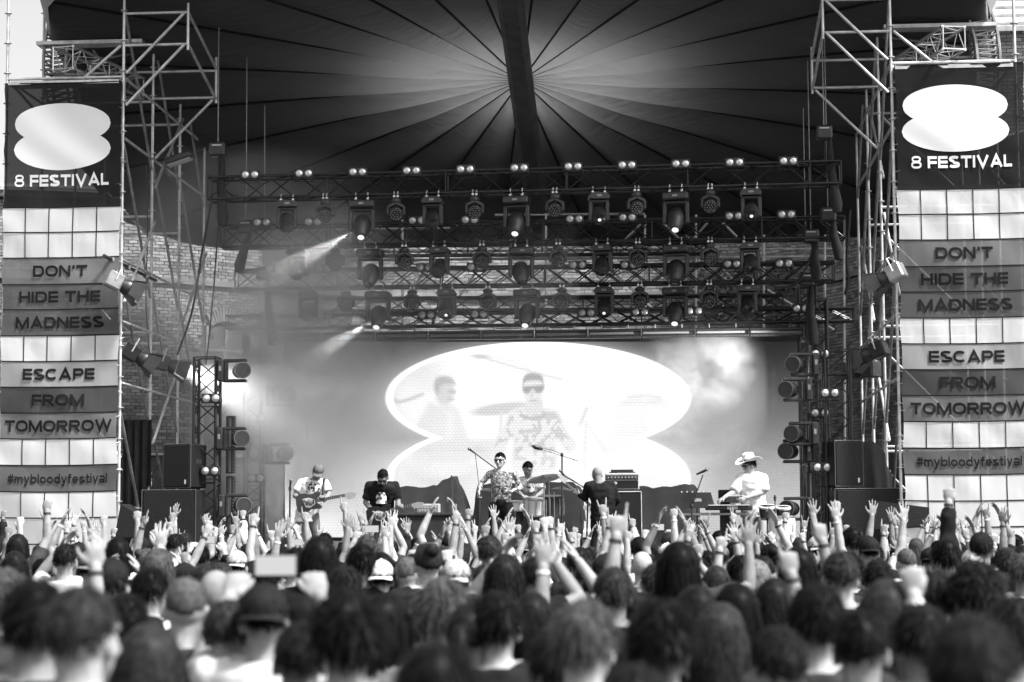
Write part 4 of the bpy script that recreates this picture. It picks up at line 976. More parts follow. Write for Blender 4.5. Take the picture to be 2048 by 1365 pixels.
# ---- hanging cables
def cable(label, pts, r=.014):
    c = catmull([at(x, y, Y) for x, y, Y in pts], 6); O = c[0].copy()
    o = MB().path([p - O for p in c], r, 5).build('cable', M_RUBBER, None, 80); o.location = O
    tag(o, label, 'cable', 'hanging cables')
cable('black cable bundle sweeping down inside the left tower', [(424, 400, 34), (405, 500, 34), (385, 620, 34), (355, 710, 34.5)], .02)
cable('second black cable hanging straight beside the left bundle', [(440, 400, 34.2), (432, 520, 34.2), (422, 640, 34.2), (412, 730, 34.2)])
cable('thin black cable dropping along the left scaffold tube', [(293, 330, 34.3), (295, 480, 34.3), (292, 600, 34.3), (300, 720, 34.3)], .01)
cable('thick black cable looping behind the left speaker', [(318, 930, 33.6), (305, 950, 33.6), (308, 985, 33.6)], .012)
cable('black cable hanging beside the right brick wall', [(1700, 420, 38), (1694, 520, 38), (1697, 560, 38), (1690, 590, 38)], .03)
cable('slack black cable along the second truss at the right', [(1520, 560, 35.2), (1560, 575, 35.2), (1600, 560, 35.2), (1630, 490, 35.2)], .02)
_rc = random.Random(11); _pl = ['topmost', 'second', 'third', 'lowest']
for k in range(1, 4):
    l, r_, Y = ROWS[k][1], ROWS[k][2], ROWS[k][4] - .03
    for j in range(5):
        x = l[0] + 90 + j * 220 + _rc.uniform(-40, 40); y = l[1] + (r_[1] - l[1]) * (x - l[0]) / (r_[0] - l[0]) + 4
        cable('thin slack cable looped under the %s truss, %s of five' % (_pl[k], ordn(j, 5)), [(x, y, Y), (x + 18, y + _rc.uniform(14, 24), Y), (x + 45, y + _rc.uniform(12, 26), Y), (x + 70, y, Y)], .007)
# ------------------------------------------------------------------ speakers and stage gear
def rect(x0, x1, y0, y1, Y):
    a, b = at(x0, y1, Y), at(x1, y0, Y); return (a.x + b.x) / 2, min(a.z, b.z), abs(b.x - a.x), abs(b.z - a.z)
M_GRILL = mat('speaker_grille', .014, .6, 0, .5, 90, .4, spec=.2)
M_BOX = mat('black_textured_paint', .012, .6, 0, .3, 30, .15, spec=.25)
def speaker(label, x0, x1, y0, y1, Y, dep, rz=0, split=.62, cones=((.5, .3, .36), (.5, .75, .2))):
    cx, z0, w, h = rect(x0, x1, y0, y1, Y); z0 = max(z0, 0)
    t = thing('loudspeaker', label, 'speaker', (cx, Y, z0), rz)
    MB().bbox((0, dep / 2, h / 2), (w, dep, h), .02).build('cabinet', M_BOX, t)
    g = MB().bbox((0, -.008, h / 2), (w * .92, .02, h * .94), .006).build('grille', M_GRILL, t)
    for a_, b_ in (((-w / 2, .0), (w / 2, .0)), ((-w / 2, h), (w / 2, h)), ((-w / 2, 0), (-w / 2, h)), ((w / 2, 0), (w / 2, h))): MB().tube((a_[0] * .99, -.004, a_[1] * .985 + .008), (b_[0] * .99, -.004, b_[1] * .985 + .008), .007, n=5).build('edge_trim', mat('worn_edge', .09, .5), t)
    for s in (-1, 1): MB().bbox((s * w * .5, dep * .5, h * .6), (.012, .16, .07), .004).build('handle', M_BLKPL, t)
    MB().box((w * .32, -.021, h * .14), (.03, .004, .07)).build('badge', mat('pale_plate', .6), t)
    return t
speaker('black loudspeaker on top of the subwoofer by the left tower', 322, 386, 888, 977, 32.9, .5, R(-18))
speaker('wide black subwoofer under the left loudspeaker', 282, 392, 979, 1118, 32.7, .7, 0, cones=((.28, .5, .2), (.72, .5, .2)))
speaker('black loudspeaker on top of the subwoofer by the right tower', 1668, 1728, 881, 974, 32.9, .5, R(20))
speaker('wide black subwoofer under the right loudspeaker', 1672, 1800, 976, 1118, 32.7, .7, 0, cones=((.28, .5, .2), (.72, .5, .2)))
def wedge(label, x0, x1, y0, y1, Y, flip=1):
    cx, z0, w, h = rect(x0, x1, y0, y1, Y); t = thing('monitor_speaker', label, 'speaker', (cx, Y, z0))
    prof = [(-w / 2, 0), (w / 2, h * .12 if flip > 0 else 0), (w / 2, h * .75), (-w / 2 + (.0 if flip > 0 else .1), h)]
    MB().prism(prof, .6).build('cabinet', M_BOX, t)
    MB().prism([(x * .93, z * .92 + .02) for x, z in prof], .012, lambda x, y, z: Vector((x, y - .016, z))).build('grille', M_GRILL, t)
wedge('black wedge speaker in front of the right banner foot', 1745, 1858, 1000, 1062, 31.4)
wedge('dark slanted speaker box by the foot of the left banner', 228, 268, 1008, 1078, 31.6, -1)
dr = thing('black_drape', 'tall black drape hanging inside the left tower behind the speakers', 'drape', at(273, 1010, 34.2))
mb = MB(); vs = []
for j in range(2):
    for i in range(15):
        x = at(246 + i * 4.2, 840, 34.2).x - dr.location.x; vs.append((x, .05 * math.sin(i * 1.7), (at(273, 840, 34.2).z if j else .05) - dr.location.z))
mb.add(vs, [(i, i + 1, 16 + i, 15 + i) for i in range(14)]).build('cloth', M_BLKFAB, dr, 60)
dr2 = thing('black_drape', 'black cloth heaped over cases beside the right loudspeaker', 'drape', at(1758, 1040, 33.6))
def heap(parent, prof, dep, m, name='cloth', seed=1, O=None):
    """draped cloth: px outline of the top edge swept in depth, with folds"""
    pts = [at(x, y, Y) - O for x, y, Y in prof]; r_ = random.Random(seed); mb = MB(); vs = []; n = len(pts); ny = 7; nz = 6
    fine = catmull(pts, 5); n = len(fine)
    for i, p in enumerate(fine):
        for j in range(ny + nz):
            if j < nz: z = p.z * (j / nz) + (-O.z + ST_Z) * (1 - j / nz); y = -.04 * math.sin(i * .9 + j * .3) * (1 - j / nz) - .12 * (1 - j / nz)
            else: z = p.z - .02 * ((j - nz) / (ny - 1)) ** 2; y = dep * (j - nz) / (ny - 1)
            vs.append((p.x + .02 * math.sin(i * .7 + j), y + p.y, z + .015 * math.sin(i * 1.3 + j * .8)))
    k = ny + nz; mb.add(vs, [(i * k + j, (i + 1) * k + j, (i + 1) * k + j + 1, i * k + j + 1) for i in range(n - 1) for j in range(k - 1)])
    return mb.build(name, m, parent, 70)
heap(dr2, [(1712, 905, 33.6), (1735, 880, 33.6), (1760, 895, 33.6), (1775, 930, 33.6), (1790, 960, 33.6)], .5, M_BLKFAB, O=Vector(dr2.location))
M_COVER = mat('dark_cover_cloth', .06, .8, 0, .25, 3, .35)
for lab, prof, sd in [('dark grey cloth cover over backline rising to a peak beside the bent guitarist', [(792, 1000, 34.4), (796, 976, 34.4), (850, 974, 34.4), (878, 968, 34.4), (898, 954, 34.4), (908, 955, 34.4), (925, 1000, 34.4), (946, 1060, 34.4)], 2), ('dark grey cloth cover over backline behind the singer', [(944, 1040, 35), (952, 985, 35), (975, 967, 35), (1060, 968, 35), (1130, 964, 35), (1160, 980, 35), (1166, 1040, 35)], 3), ('dark grey cloth cover over backline between amplifier and keyboards', [(1276, 972, 35), (1310, 976, 35), (1350, 972, 35), (1384, 969, 35), (1396, 985, 35), (1398, 1040, 35)], 4)]:
    O = at(prof[0][0], 1080, prof[0][2]); O.z = ST_Z
    t = thing('cloth_cover', lab, 'cover', O); heap(t, prof, .9, M_COVER, seed=sd, O=O)

# bass amplifier stack
def amp():
    cx, z0, w, h = rect(1206, 1285, 980, 1092, 34.0)
    t = thing('bass_cabinet', 'tall black bass speaker cabinet under the amplifier head', 'speaker', (cx, 34.0, ST_Z)); hh = z0 + h - ST_Z
    MB().bbox((0, .2, hh / 2), (w, .42, hh), .015).build('cabinet', M_BOX, t)
    MB().bbox((0, -.014, hh / 2), (w * .93, .012, hh * .95), .004).build('grille', M_GRILL, t)
    for a, b in (((-w * .47, hh * .975), (w * .47, hh * .975)), ((w * .468, hh * .97), (w * .468, hh * .03)), ((-w * .468, hh * .97), (-w * .468, hh * .03))): MB().tube((a[0], -.022, a[1]), (b[0], -.022, b[1]), .008, n=6).build('piping', mat('white_piping', .6), t)
    zt = ST_Z + hh; cx, z0, w, h = rect(1210, 1278, 945, 979, 34.0)
    t = thing('amplifier_head', 'bass amplifier head with a pale frame on top of the cabinet', 'amplifier', (cx, 34.05, zt + .004))
    MB().bbox((0, .15, h / 2), (w, .3, h), .012).build('case', mat('pale_amp_frame', .45, .5), t)
    MB().box((0, -.004, h * .74), (w * .95, .012, h * .28)).build('control_panel', mat('dark_panel', .05, .4, 0, .8, 40), t)
    MB().box((0, -.003, h * .32), (w * .94, .012, h * .46)).build('grille', M_GRILL, t)
    for i in range(9): MB().lathe([(.014, 0), (.012, .025)], (-w * .4 + i * w * .1, -.01, h * .74), Matrix.Rotation(R(90), 4, 'X'), 8).build('knob', mat('silver_knob', .6, .3, .8), t)
    MB().box((-w * .28, -.011, h * .4), (w * .26, .004, h * .14)).build('badge', mat('pale_plate', .6), t)
    t2 = thing('rack_unit', 'flat black unit lying on the amplifier head', 'unit', (cx, 34.1, zt + h + .008)); MB().bbox((0, .1, .03), (w * .66, .2, .05), .01).build('case', M_BLKPL, t2); MB().box((0, .1, .009), (w * .78, .18, .012)).build('tray', M_BLKPL, t2)
amp()
# small patch-bay / effects panel on a black table behind the bent guitarist
cx, z0, w, h = rect(834, 878, 1008, 1026, 33.6)
t = thing('mixer_panel', 'pale studded effects mixer standing on the black table', 'mixer', (cx, 33.6, z0)); MB().bbox((0, .12, h / 2), (w, .22, h), .008).build('case', mat('pale_mixer', .5, .5), t)
_k = MB()
for i in range(8):
    for j in range(3): _k.ball((-w * .42 + i * w * .12, -.0, h * (.2 + .28 * j)), .011, 5, 4)
tag(_k.build('knobs', M_BLKPL, t), kind='stuff')
t = thing('black_table', 'black cloth-fronted table under the pale mixer', 'table', (cx, 33.5, ST_Z)); MB().bbox((-.05, .25, (z0 - ST_Z) / 2), (1.05, .5, z0 - ST_Z - .006), .01).build('front', M_BLKFAB, t)
MB().bbox((-.05, .24, z0 - ST_Z - .03), (1.12, .54, .04), .008).build('top', M_BLKPL, t)

# microphone stands
def mic(parent, p, d, L=.16, r=.024):
    d = Vector(d).normalized(); p = Vector(p)
    b = MB().path([p, p + d * L * .7], [.012, .018], 8).build('microphone', M_BLKPL, parent, 50)
    MB().ball(p + d * (L * .82), r, 10, 7).build('microphone_head', mat('mic_mesh', .15, .4, .6), b, 60)
def stand(label, foot, top, boom_a=None, boom_b=None, Y=32, micdir=None, fat=False, straight=False):
    f = at(foot[0], foot[1], Y); T = at(top[0], top[1], Y); t = thing('microphone_stand', label, 'stand', (f.x, Y, ST_Z)); O = Vector(t.location); T = T - O
    MB().tube((0, 0, .12), T, .013, n=8).build('pole', M_BLKM, t, 50)
    for k in range(3):
        a = R(90 + 120 * k); MB().tube((0, 0, .2), (.3 * math.cos(a), .3 * math.sin(a), .015), .01, n=6).build('leg', M_BLKM, t)
    MB().lathe([(.02, -.03), (.024, 0), (.02, .03)], T, None, 8).build('clutch', M_BLKM, t)
    if boom_a:
        A, B = at(*boom_a, Y - .1) - O, at(*boom_b, Y + .1) - O
        MB().tube(A, B, .009, n=6).build('boom', M_BLKM, t, 50)
        if fat: MB().path([A, A + (A - B).normalized() * .05, A + (A - B).normalized() * .13, A + (A - B).normalized() * .19], [.015, .035, .038, .012], 10).build('microphone', M_BLKPL, t, 60)
        else: mic(t, A, micdir or (A - B), .15)
        MB().path([A + Vector((0, .01, .02)), A.lerp(T, .5) + Vector((0, .01, .03)), T + Vector((0, .02, .01))], .005, 5).build('cable', M_RUBBER, t)
    elif micdir: mic(t, T, micdir)
stand('tall boom microphone stand over the drum kit', (1124, 1080), (1124, 910), (1085, 899), (1156, 922), 33.2, fat=True)
stand('boom microphone stand pointing at the bassist', (1172, 1080), (1176, 985), (1131, 954), (1184, 984), 32.4, micdir=(-.5, -.2, .6))
stand('straight microphone stand beside the guitarist in the cap', (579, 1080), (580, 978), Y=31.7, micdir=(.1, -.2, .8))
stand('microphone stand with its boom raised behind the singer', (958, 1080), (959, 985), (950, 907), (992, 938), 32.3)
stand('microphone stand leaning over the keyboards', (1383, 1080), (1384, 1012), None, None, 31.8)
t = thing('boom_microphone', 'black microphone on a thin arm above the keyboard case', 'microphone', at(1384, 1012, 31.8)); O = Vector(t.location); B = at(1406, 950, 31.7) - O
MB().tube((0, 0, 0), B, .01, n=6).build('arm', M_BLKM, t); mb = MB().path([at(1393, 949, 31.7) - O, at(1410, 942, 31.65) - O], [.014, .022], 8).build('microphone', M_BLKPL, t, 60); MB().ball(at(1413, 940, 31.64) - O, .027, 10, 7).build('microphone_head', mat('mic_mesh', .15), mb, 60)

# drum kit
kit = thing('drum_kit', 'white and black drum kit with a large tilted cymbal', 'drum kit', (at(1085, 1060, 33.6).x, 33.6, ST_Z)); O = Vector(kit.location)
M_SHELLW = mat('white_pearl_shell', .75, .3, 0, .1, 8); M_HEAD = mat('drum_head', .7, .6); M_CYM = mat('dark_cymbal', .07, .4, .6, .3, 14)
def drum(p, r, h, m, ax=(0, 0, 1), name='drum'):
    Mx = Vector(ax).normalized().to_track_quat('Z', 'Y').to_matrix().to_4x4()
    d = MB().lathe([(r, -h / 2), (r, h / 2)], p, Mx, 22).build(name, m, kit, 40)
    MB().lathe([(r * .985, h / 2 + .001), (r * .7, h / 2 + .006), (.001, h / 2 + .006)], p, Mx, 22).build('skin', M_HEAD, d, 60)
    for s in (-1, 1): MB().lathe([(r + .002, s * h / 2 - .015), (r + .012, s * h / 2 - .012), (r + .012, s * h / 2 + .012), (r - .004, s * h / 2 + .014)], p, Mx, 22).build('hoop', M_ALU if m is M_SHELLW else M_BLKM, d, 40)
    lg = MB()
    for k in range(8):
        a = 2 * math.pi * k / 8; q = Mx.to_3x3() @ Vector(((r + .012) * math.cos(a), (r + .012) * math.sin(a), 0)); lg.tube(Vector(p) + q - Mx.to_3x3() @ Vector((0, 0, h * .45)), Vector(p) + q + Mx.to_3x3() @ Vector((0, 0, h * .45)), .008, n=5)
    tag(lg.build('tension_rods', M_ALU, d), kind='stuff')
drum(at(1067, 1014, 33.2) - O, .15, .26, M_SHELLW, (.05, -.15, 1), 'tom'); drum(at(1102, 1012, 33.5) - O, .2, .3, mat('black_shell', .03, .3), (0, -.1, 1), 'floor_tom')
drum(at(1040, 1012, 33.6) - O, .17, .14, M_SHELLW, (0, -.05, 1), 'snare'); drum(at(1080, 1055, 33.6) - O, .28, .4, mat('black_shell', .03, .3), (0, -1, .05), 'bass_drum')
def cymbal(px, py, Y, r, ax, foot=True):
    p = at(px, py, Y) - O; Mx = Vector(ax).normalized().to_track_quat('Z', 'Y').to_matrix().to_4x4()
    MB().lathe([(.001, .03), (.03, .025), (.05, .008), (r * .6, -.005), (r, -.03), (r, -.034), (.05, .003)], p, Mx, 28).build('cymbal', M_CYM, kit, 50)
    MB().tube((p.x, p.y, .02), p, .011, n=7).build('cymbal_stand', M_ALU, kit)
cymbal(1088, 954, 32.8, .27, (-.16, -.28, 1)); cymbal(1124, 976, 33.4, .17, (.1, -.05, 1)); cymbal(984, 978, 33.8, .2, (.1, -.1, 1))
for x, y in ((1098, 962), (1092, 1000), (1108, 985)): MB().tube(at(x, y, 33.0) - O, Vector((at(x, y, 33).x - O.x, -.4, .02)), .009, n=6).build('hardware', M_ALU, kit)

# keyboard rig
cx, z0, w, h = rect(1357, 1424, 985, 1017, 31.8)
t = thing('synthesizer', 'black synthesizer standing upright on the keyboard stand, pale lettering on its back', 'keyboard', (cx, 31.8, z0))
MB().prism([(-w / 2, 0), (w / 2 + .05, 0), (w / 2 - .02, h), (-w / 2, h)], .1).build('case', M_BLKPL, t)
lettering('KORG', .12, .045, lambda u, v, i: Vector((-w / 2 + w * .45 + u, -.005 - .0006 * i, h * .42 + v)), mat('pale_print', .6), t)
for i in range(6): MB().lathe([(.012, 0), (.01, .022)], (-w * .4 + i * w * .16, .05, h), None, 8).build('knob', mat('silver_knob', .6), t)
t = thing('keyboard', 'slim black keyboard under the hands of the hatted player', 'keyboard', at(1458, 1016, 31.7)); MB().bbox((0, .1, 0), (.72, .3, .07), .015).build('case', M_BLKPL, t)
kk = MB()
for i in range(24): kk.box((-.3 + i * .026, .0, .04), (.022, .16, .012))
tag(kk.build('keys', mat('ivory_keys', .6, .4), t), kind='stuff'); MB().box((.05, -.052, .0), (.16, .006, .05)).build('display', mat('grey_display', .35), t)
t = thing('keyboard_stand', 'metal keyboard stand with a pale front rail', 'stand', at(1440, 1027, 31.75)); O2 = Vector(t.location); dz = O2.z - ST_Z
MB().bbox((0, .15, -.01), (1.25, .04, .04), .008).build('rail', mat('pale_rail', .5, .35, .5), t); MB().bbox((0, .28, -.01), (1.25, .04, .04), .008).build('rail', M_BLKM, t)
for s in (-1, 1):
    MB().tube((s * .5, .15, -.03), (-s * .4, .2, -dz), .018, n=8).build('leg', M_BLKM, t); MB().tube((s * .55, .3, -.03), (s * .55, .3, -dz), .016, n=8).build('leg', M_BLKM, t)
t = thing('practice_amplifier', 'small dark amplifier cube behind the keyboard player', 'amplifier', at(1450, 1003, 32.4)); MB().bbox((0, .1, .09), (.2, .2, .18), .012).build('case', M_BOX, t); MB().box((0, -.004, .08), (.17, .01, .13)).build('grille', M_GRILL, t); MB().box((0, .1, -.35), (.16, .16, .69)).build('pedestal', M_BLKPL, t)
t = thing('sampler', 'dark sampler box with a pale lid beside the keyboard', 'sampler', at(1465, 1006, 31.95)); MB().bbox((0, .1, .05), (.22, .2, .1), .01).build('case', M_BLKPL, t); MB().box((0, .1, .106), (.22, .19, .008)).build('lid', M_INKW, t); MB().box((0, .12, -.35), (.1, .1, .68)).build('pedestal', M_BLKPL, t)
for lab, x, y, r in (('larger bongo drum beside the keyboard player', 1535, 1014, .13), ('smaller pale bongo drum beside the lamp tower', 1567, 1016, .11)):
    t = thing('bongo_drum', lab, 'drum', at(x, y + 12, 31.9)); MB().lathe([(r * .8, -.1), (r, .02), (r, .1)], (0, 0, 0), Matrix.Rotation(R(-12), 4, 'X') @ Matrix.Identity(4), 20).build('shell', M_BLKM, t, 50); MB().lathe([(r * 1.06, .08), (r * 1.06, .105), (r * .98, .11), (.001, .112)], (0, 0, 0), Matrix.Rotation(R(14), 4, 'X'), 20).build('skin', mat('pale_skin_head', .5, .6, 0, .2, 10), t, 50)
    MB().tube((0, .03, -.1), (0, .03, -(t.location.z - ST_Z)), .014, n=6).build('stand', M_BLKM, t)
t = thing('standing_drum', 'white standing drum with chrome lugs below the bongos', 'drum', at(1564, 1056, 31.6)); MB().lathe([(.2, -.17), (.2, .17)], (0, 0, 0), None, 22).build('shell', M_SHELLW, t, 40)
for s in (-.17, .17): MB().lathe([(.2, s - .012), (.214, s - .01), (.214, s + .01), (.2, s + .012)], (0, 0, 0), None, 22).build('hoop', M_ALU, t, 40)
for k in range(6): a = 2 * math.pi * k / 6 + .3; MB().bbox((.21 * math.cos(a), .21 * math.sin(a), 0), (.03, .03, .12), .008).build('lug', M_ALU, t)
for k in range(3): a = 2 * math.pi * k / 3; MB().tube((.15 * math.cos(a), .15 * math.sin(a), -.16), (.2 * math.cos(a), .2 * math.sin(a), -(t.location.z - ST_Z)), .01, n=6).build('leg', M_ALU, t)
t = thing('percussion_microphone', 'thin upright microphone standing between the bongos', 'microphone', (at(1551, 1060, 31.5).x, 31.5, ST_Z)); tz = at(1551, 1003, 31.5).z - ST_Z; MB().tube((0, 0, .02), (0, 0, tz), .01, n=6).build('pole', M_BLKM, t); MB().path([(0, 0, tz), (0, 0, tz + .06), (0, 0, tz + .1)], [.012, .024, .008], 8).build('capsule', M_BLKPL, t, 60); MB().lathe([(.14, 0), (.14, .015), (.02, .03)], (0, 0, 0), None, 16).build('base', M_BLKM, t)
t = thing('flight_case', 'dark flight case with pale stencilled letters below the keyboards', 'case', at(1505, 1080, 31.5)); MB().bbox((0, .2, .2), (.5, .4, .42), .02).build('body', M_BLKPL, t); lettering('JCS', .14, .06, lambda u, v, i: Vector((-.07 + u, -.006 - .0006 * i, .18 + v)), mat('pale_print', .6), t)
t.location.z = ST_Z
for x0, x1 in ((1, -1),):
    pass
# ------------------------------------------------------------------ people
M_SKIN = mat('skin', .24, .55, 0, .2, 14, .1, objvar=.35, spec=.15)
def eval_mesh(me, mods, name):
    o = bpy.data.objects.new('tmp_shape', me); COL.objects.link(o)
    for ty, kw in mods:
        m = o.modifiers.new(ty, ty)
        for k, v in kw.items(): setattr(m, k, v)
    dg = bpy.context.evaluated_depsgraph_get(); ev = o.evaluated_get(dg); out = bpy.data.meshes.new_from_object(ev)
    out.name = name; bpy.data.objects.remove(o); bpy.data.meshes.remove(me)
    for p in out.polygons: p.use_smooth = True
    return out
def loft(mb, secs, n=18):
    """secs: (centre, rx, ry) horizontal rings"""
    vs = []; fs = []
    for c, rx, ry in secs:
        for k in range(n):
            a = 2 * math.pi * k / n; cx, sx = math.cos(a), math.sin(a)
            vs.append(Vector(c) + Vector((rx * math.copysign(abs(cx) ** .85, cx), ry * math.copysign(abs(sx) ** .85, sx), 0)))
    for i in range(len(secs) - 1):
        for k in range(n):
            k2 = (k + 1) % n; fs.append((i * n + k, i * n + k2, (i + 1) * n + k2, (i + 1) * n + k))
    fs.append(tuple(range(n - 1, -1, -1))); fs.append(tuple((len(secs) - 1) * n + k for k in range(n)))
    return mb.add(vs, fs)
def capsule(mb, p0, p1, r0, r1, n=10):
    p0, p1 = Vector(p0), Vector(p1); mb.path([p0, p0.lerp(p1, .5), p1], [r0, (r0 + r1) / 2, r1], n); mb.ball(p0, r0, n, 6); mb.ball(p1, r1, n, 6)
GEST = {  # curl of index, middle, ring, little; thumb closed; spread
 'open': ((.08, .05, .08, .12), 0, 1.0), 'flat': ((.12, .1, .12, .16), .2, .15), 'fist': ((1, 1, 1, 1), 1, 0), 'point': ((.02, 1, 1, 1), 1, 0), 'horns': ((.03, 1, 1, .05), 1, .7), 'vee': ((.03, .03, 1, 1), 1, 1.1), 'relax': ((.3, .36, .42, .5), .3, .3), 'grip': ((.62, .66, .7, .74), .5, .1)}
def hand(mb, w, d, n, l, gest):
    """w wrist, d finger direction, n palm normal, l towards the thumb"""
    cur, thumb, spread = GEST[gest]; M = Matrix((l, n, d)).transposed()
    w = Vector(w); mb.ball(w + d * .05, (.043, .0165, .056), 12, 8, M); mb.ball(w + d * .078 , (.043, .0145, .02), 10, 6, M); mb.ball(w + d * .03 + l * .026 + n * .008, (.018, .016, .034), 8, 6, M)
    for i, (off, ln, sp) in enumerate(((.034, .078, .2), (.0118, .088, .05), (-.0118, .082, -.1), (-.0335, .066, -.27))):
        p = w + d * (.094 - abs(i - 1.2) * .004) + l * off; fd = (d + l * (sp * spread)).normalized(); c = cur[i]; pts = [p - fd * .02, p]; ang = 0
        for seg, mx in ((.46, 82), (.31, 100), (.23, 65)):
            ang += R(mx) * c; dd = fd * math.cos(ang) + n * math.sin(ang); p = p + dd * (ln * seg); pts.append(p)
        mb.path(pts, [.0098, .0096, .009, .0084, .007], 8); mb.ball(pts[-1], .0072, 8, 5); mb.ball(pts[2], .009, 8, 5)
    b = w + d * .022 + l * .03
    if thumb >= 1: pts = [b, b + d * .035 + l * .012 + n * .018, b + d * .055 - l * .018 + n * .034, b + d * .06 - l * .045 + n * .036]
    else:
        o = 1 - thumb; pts = [b, b + d * .024 + l * (.02 * o + .006) + n * .008, b + d * .048 + l * (.034 * o + .01) + n * .012, b + d * .07 + l * (.04 * o + .01) + n * .014]
    mb.path(pts, [.014, .0125, .0105, .0078], 8); mb.ball(pts[-1], .008, 8, 5)
def head_shape(mb, c, M, neck):
    c = Vector(c); P = lambda x, y, z: c + M @ Vector((x, y, z))
    mb.ball(P(0, -.012, .018), (.077, .098, .1), 18, 12, M); mb.ball(P(0, .022, -.045), (.06, .066, .072), 14, 10, M); mb.ball(P(0, .062, -.092), (.03, .028, .024), 10, 7, M)
    mb.path([P(0, .085, .012), P(0, .106, -.016), P(0, .118, -.038), P(0, .1, -.048)], [.008, .011, .014, .012], 8)
    mb.path([P(-.045, .078, .022), P(0, .09, .024), P(.045, .078, .022)], .013, 8)
    mb.path([P(-.022, .083, -.066), P(0, .092, -.066), P(.022, .083, -.066)], [.007, .01, .007], 8)
    for s in (-1, 1):
        mb.ball(P(s * .079, -.004, -.02), (.011, .022, .034), 8, 7, M); mb.ball(P(s * .04, .062, -.03), (.022, .02, .02), 8, 6, M)
    mb.path([neck, (Vector(neck) + P(0, -.02, -.06)) / 2, P(0, -.018, -.05)], [.066, .057, .06], 12)
def frame(d, nrm, thumb_hint):
    d = Vector(d).normalized(); l = Vector(thumb_hint); l = (l - d * l.dot(d)).normalized(); n = l.cross(d)
    if n.dot(Vector(nrm)) < 0: n = -n
    return d, n, l
def make_body(J, name, vox=.0075, ratio=.3):
    mb = MB(); sp = J['spine']
    def S_(t):   # point on the spine, t 0..1 pelvis -> neck base
        a = catmull(sp, 8); return a[min(len(a) - 1, int(round(t * (len(a) - 1))))]
    k = J.get('girth', 1.0)
    secs = [(0, .155, .11), (.2, .15, .105), (.38, .14, .098), (.6, .16, .112), (.78, .172, .115), (.9, .15, .095), (1, .085, .07)]
    loft(mb, [(S_(t), rx * k, ry * k) for t, rx, ry in secs])
    head_shape(mb, J['head'], J['headM'], sp[-1])
    for a in J['arms']:
        sh, el, wr = Vector(a['sh']), Vector(a['el']), Vector(a['wr'])
        mb.ball(sh, (.058, .056, .058), 10, 7); capsule(mb, sp[-1].lerp(sh, .45), sh, .06, .056); capsule(mb, sh, el, .05 * k, .04)
        mb.path([el, el.lerp(wr, .3), wr], [.04, .042, .027], 12); mb.ball(el, .04, 10, 7); mb.ball(wr, (.028), 10, 6)
        hand(mb, wr, a['d'], a['n'], a['l'], a['g'])
    if J.get('legs') and J.get('bare'): pass
    me = mb.mesh(name)
    return eval_mesh(me, [('REMESH', dict(mode='VOXEL', voxel_size=vox)), ('SMOOTH', dict(factor=.5, iterations=2)), ('DECIMATE', dict(ratio=ratio))], name)
def make_shirt(J, name, sleeve=.62, loose=.018, vox=.015, open_neck=0):
    mb = MB(); sp = J['spine']; c = catmull(sp, 8); k = J.get('girth', 1.0)
    def S_(t): return c[min(len(c) - 1, int(round(t * (len(c) - 1))))]
    lo = J.get('hem', Vector((0, 0, -.1)))
    secs = [(None, .165, .12)] + [(0, .165, .118), (.2, .16, .115), (.38, .152, .11), (.6, .168, .118), (.78, .178, .12), (.9, .155, .1), (.98, .095, .078)]
    loft(mb, [((S_(0) + lo) if t is None else S_(t), rx * k + loose, ry * k + loose) for t, rx, ry in secs])
    for a in J['arms']:
        sh, el, wr = Vector(a['sh']), Vector(a['el']), Vector(a['wr'])
        mb.ball(sh, .068 + loose * .4, 10, 7); capsule(mb, sp[-1].lerp(sh, .5), sh, .064 + loose * .3, .066 + loose * .4)
        if sleeve <= 1:
            e = sh.lerp(el, sleeve); mb.path([sh, sh.lerp(e, .5), e], [.062 + loose * .6, .058 + loose * .8, .056 + loose], 12)
        else:
            mb.path([sh, sh.lerp(el, .5), el, el.lerp(wr, .5), el.lerp(wr, min(sleeve - 1, .95))], [.064 + loose * .6, .056 + loose * .7, .05 + loose * .7, .046 + loose * .5, .034 + loose * .5], 12); mb.ball(el, .05 + loose * .7, 10, 6)
    me = eval_mesh(mb.mesh(name), [('REMESH', dict(mode='VOXEL', voxel_size=vox)), ('SMOOTH', dict(factor=.5, iterations=4))], name)
    n = len(me.vertices); co = np.empty(n * 3); me.vertices.foreach_get('co', co); co = co.reshape(-1, 3); no = np.empty(n * 3); me.vertices.foreach_get('normal', no); no = no.reshape(-1, 3)
    for i in range(n):
        p = Vector(co[i]); f = mnoise.noise(Vector((p.x * 7, p.y * 7, p.z * 16))) * .012 + mnoise.noise(p * 22) * .004; co[i] += no[i] * f
    me.vertices.foreach_set('co', co.reshape(-1)); me.update()
    return me
def make_trousers(J, name):
    mb = MB()
    for hip, kn, an in J['legs']:
        hip, kn, an = Vector(hip), Vector(kn), Vector(an); mb.path([hip, hip.lerp(kn, .5), kn, kn.lerp(an, .4), an], [.1, .092, .07, .066, .05], 12); mb.ball(hip, .1, 10, 7); mb.ball(kn, .07, 10, 6)
        f = J.get('toe', Vector((0, 1, 0))); mb.path([an + Vector((0, 0, .0)), an + f * .05 + Vector((0, 0, -.04)), an + f * .17 + Vector((0, 0, -.05))], [.045, .045, .035], 8)
    p = J['spine'][0]; mb.ball(p + Vector((0, 0, -.03)), (.17, .125, .13), 14, 8); mb.path([p + Vector((0, 0, -.02)), p + Vector((0, 0, .09))], .15, 14, flat=.75)
    return eval_mesh(mb.mesh(name), [('REMESH', dict(mode='VOXEL', voxel_size=.024)), ('SMOOTH', dict(factor=.5, iterations=3))], name)

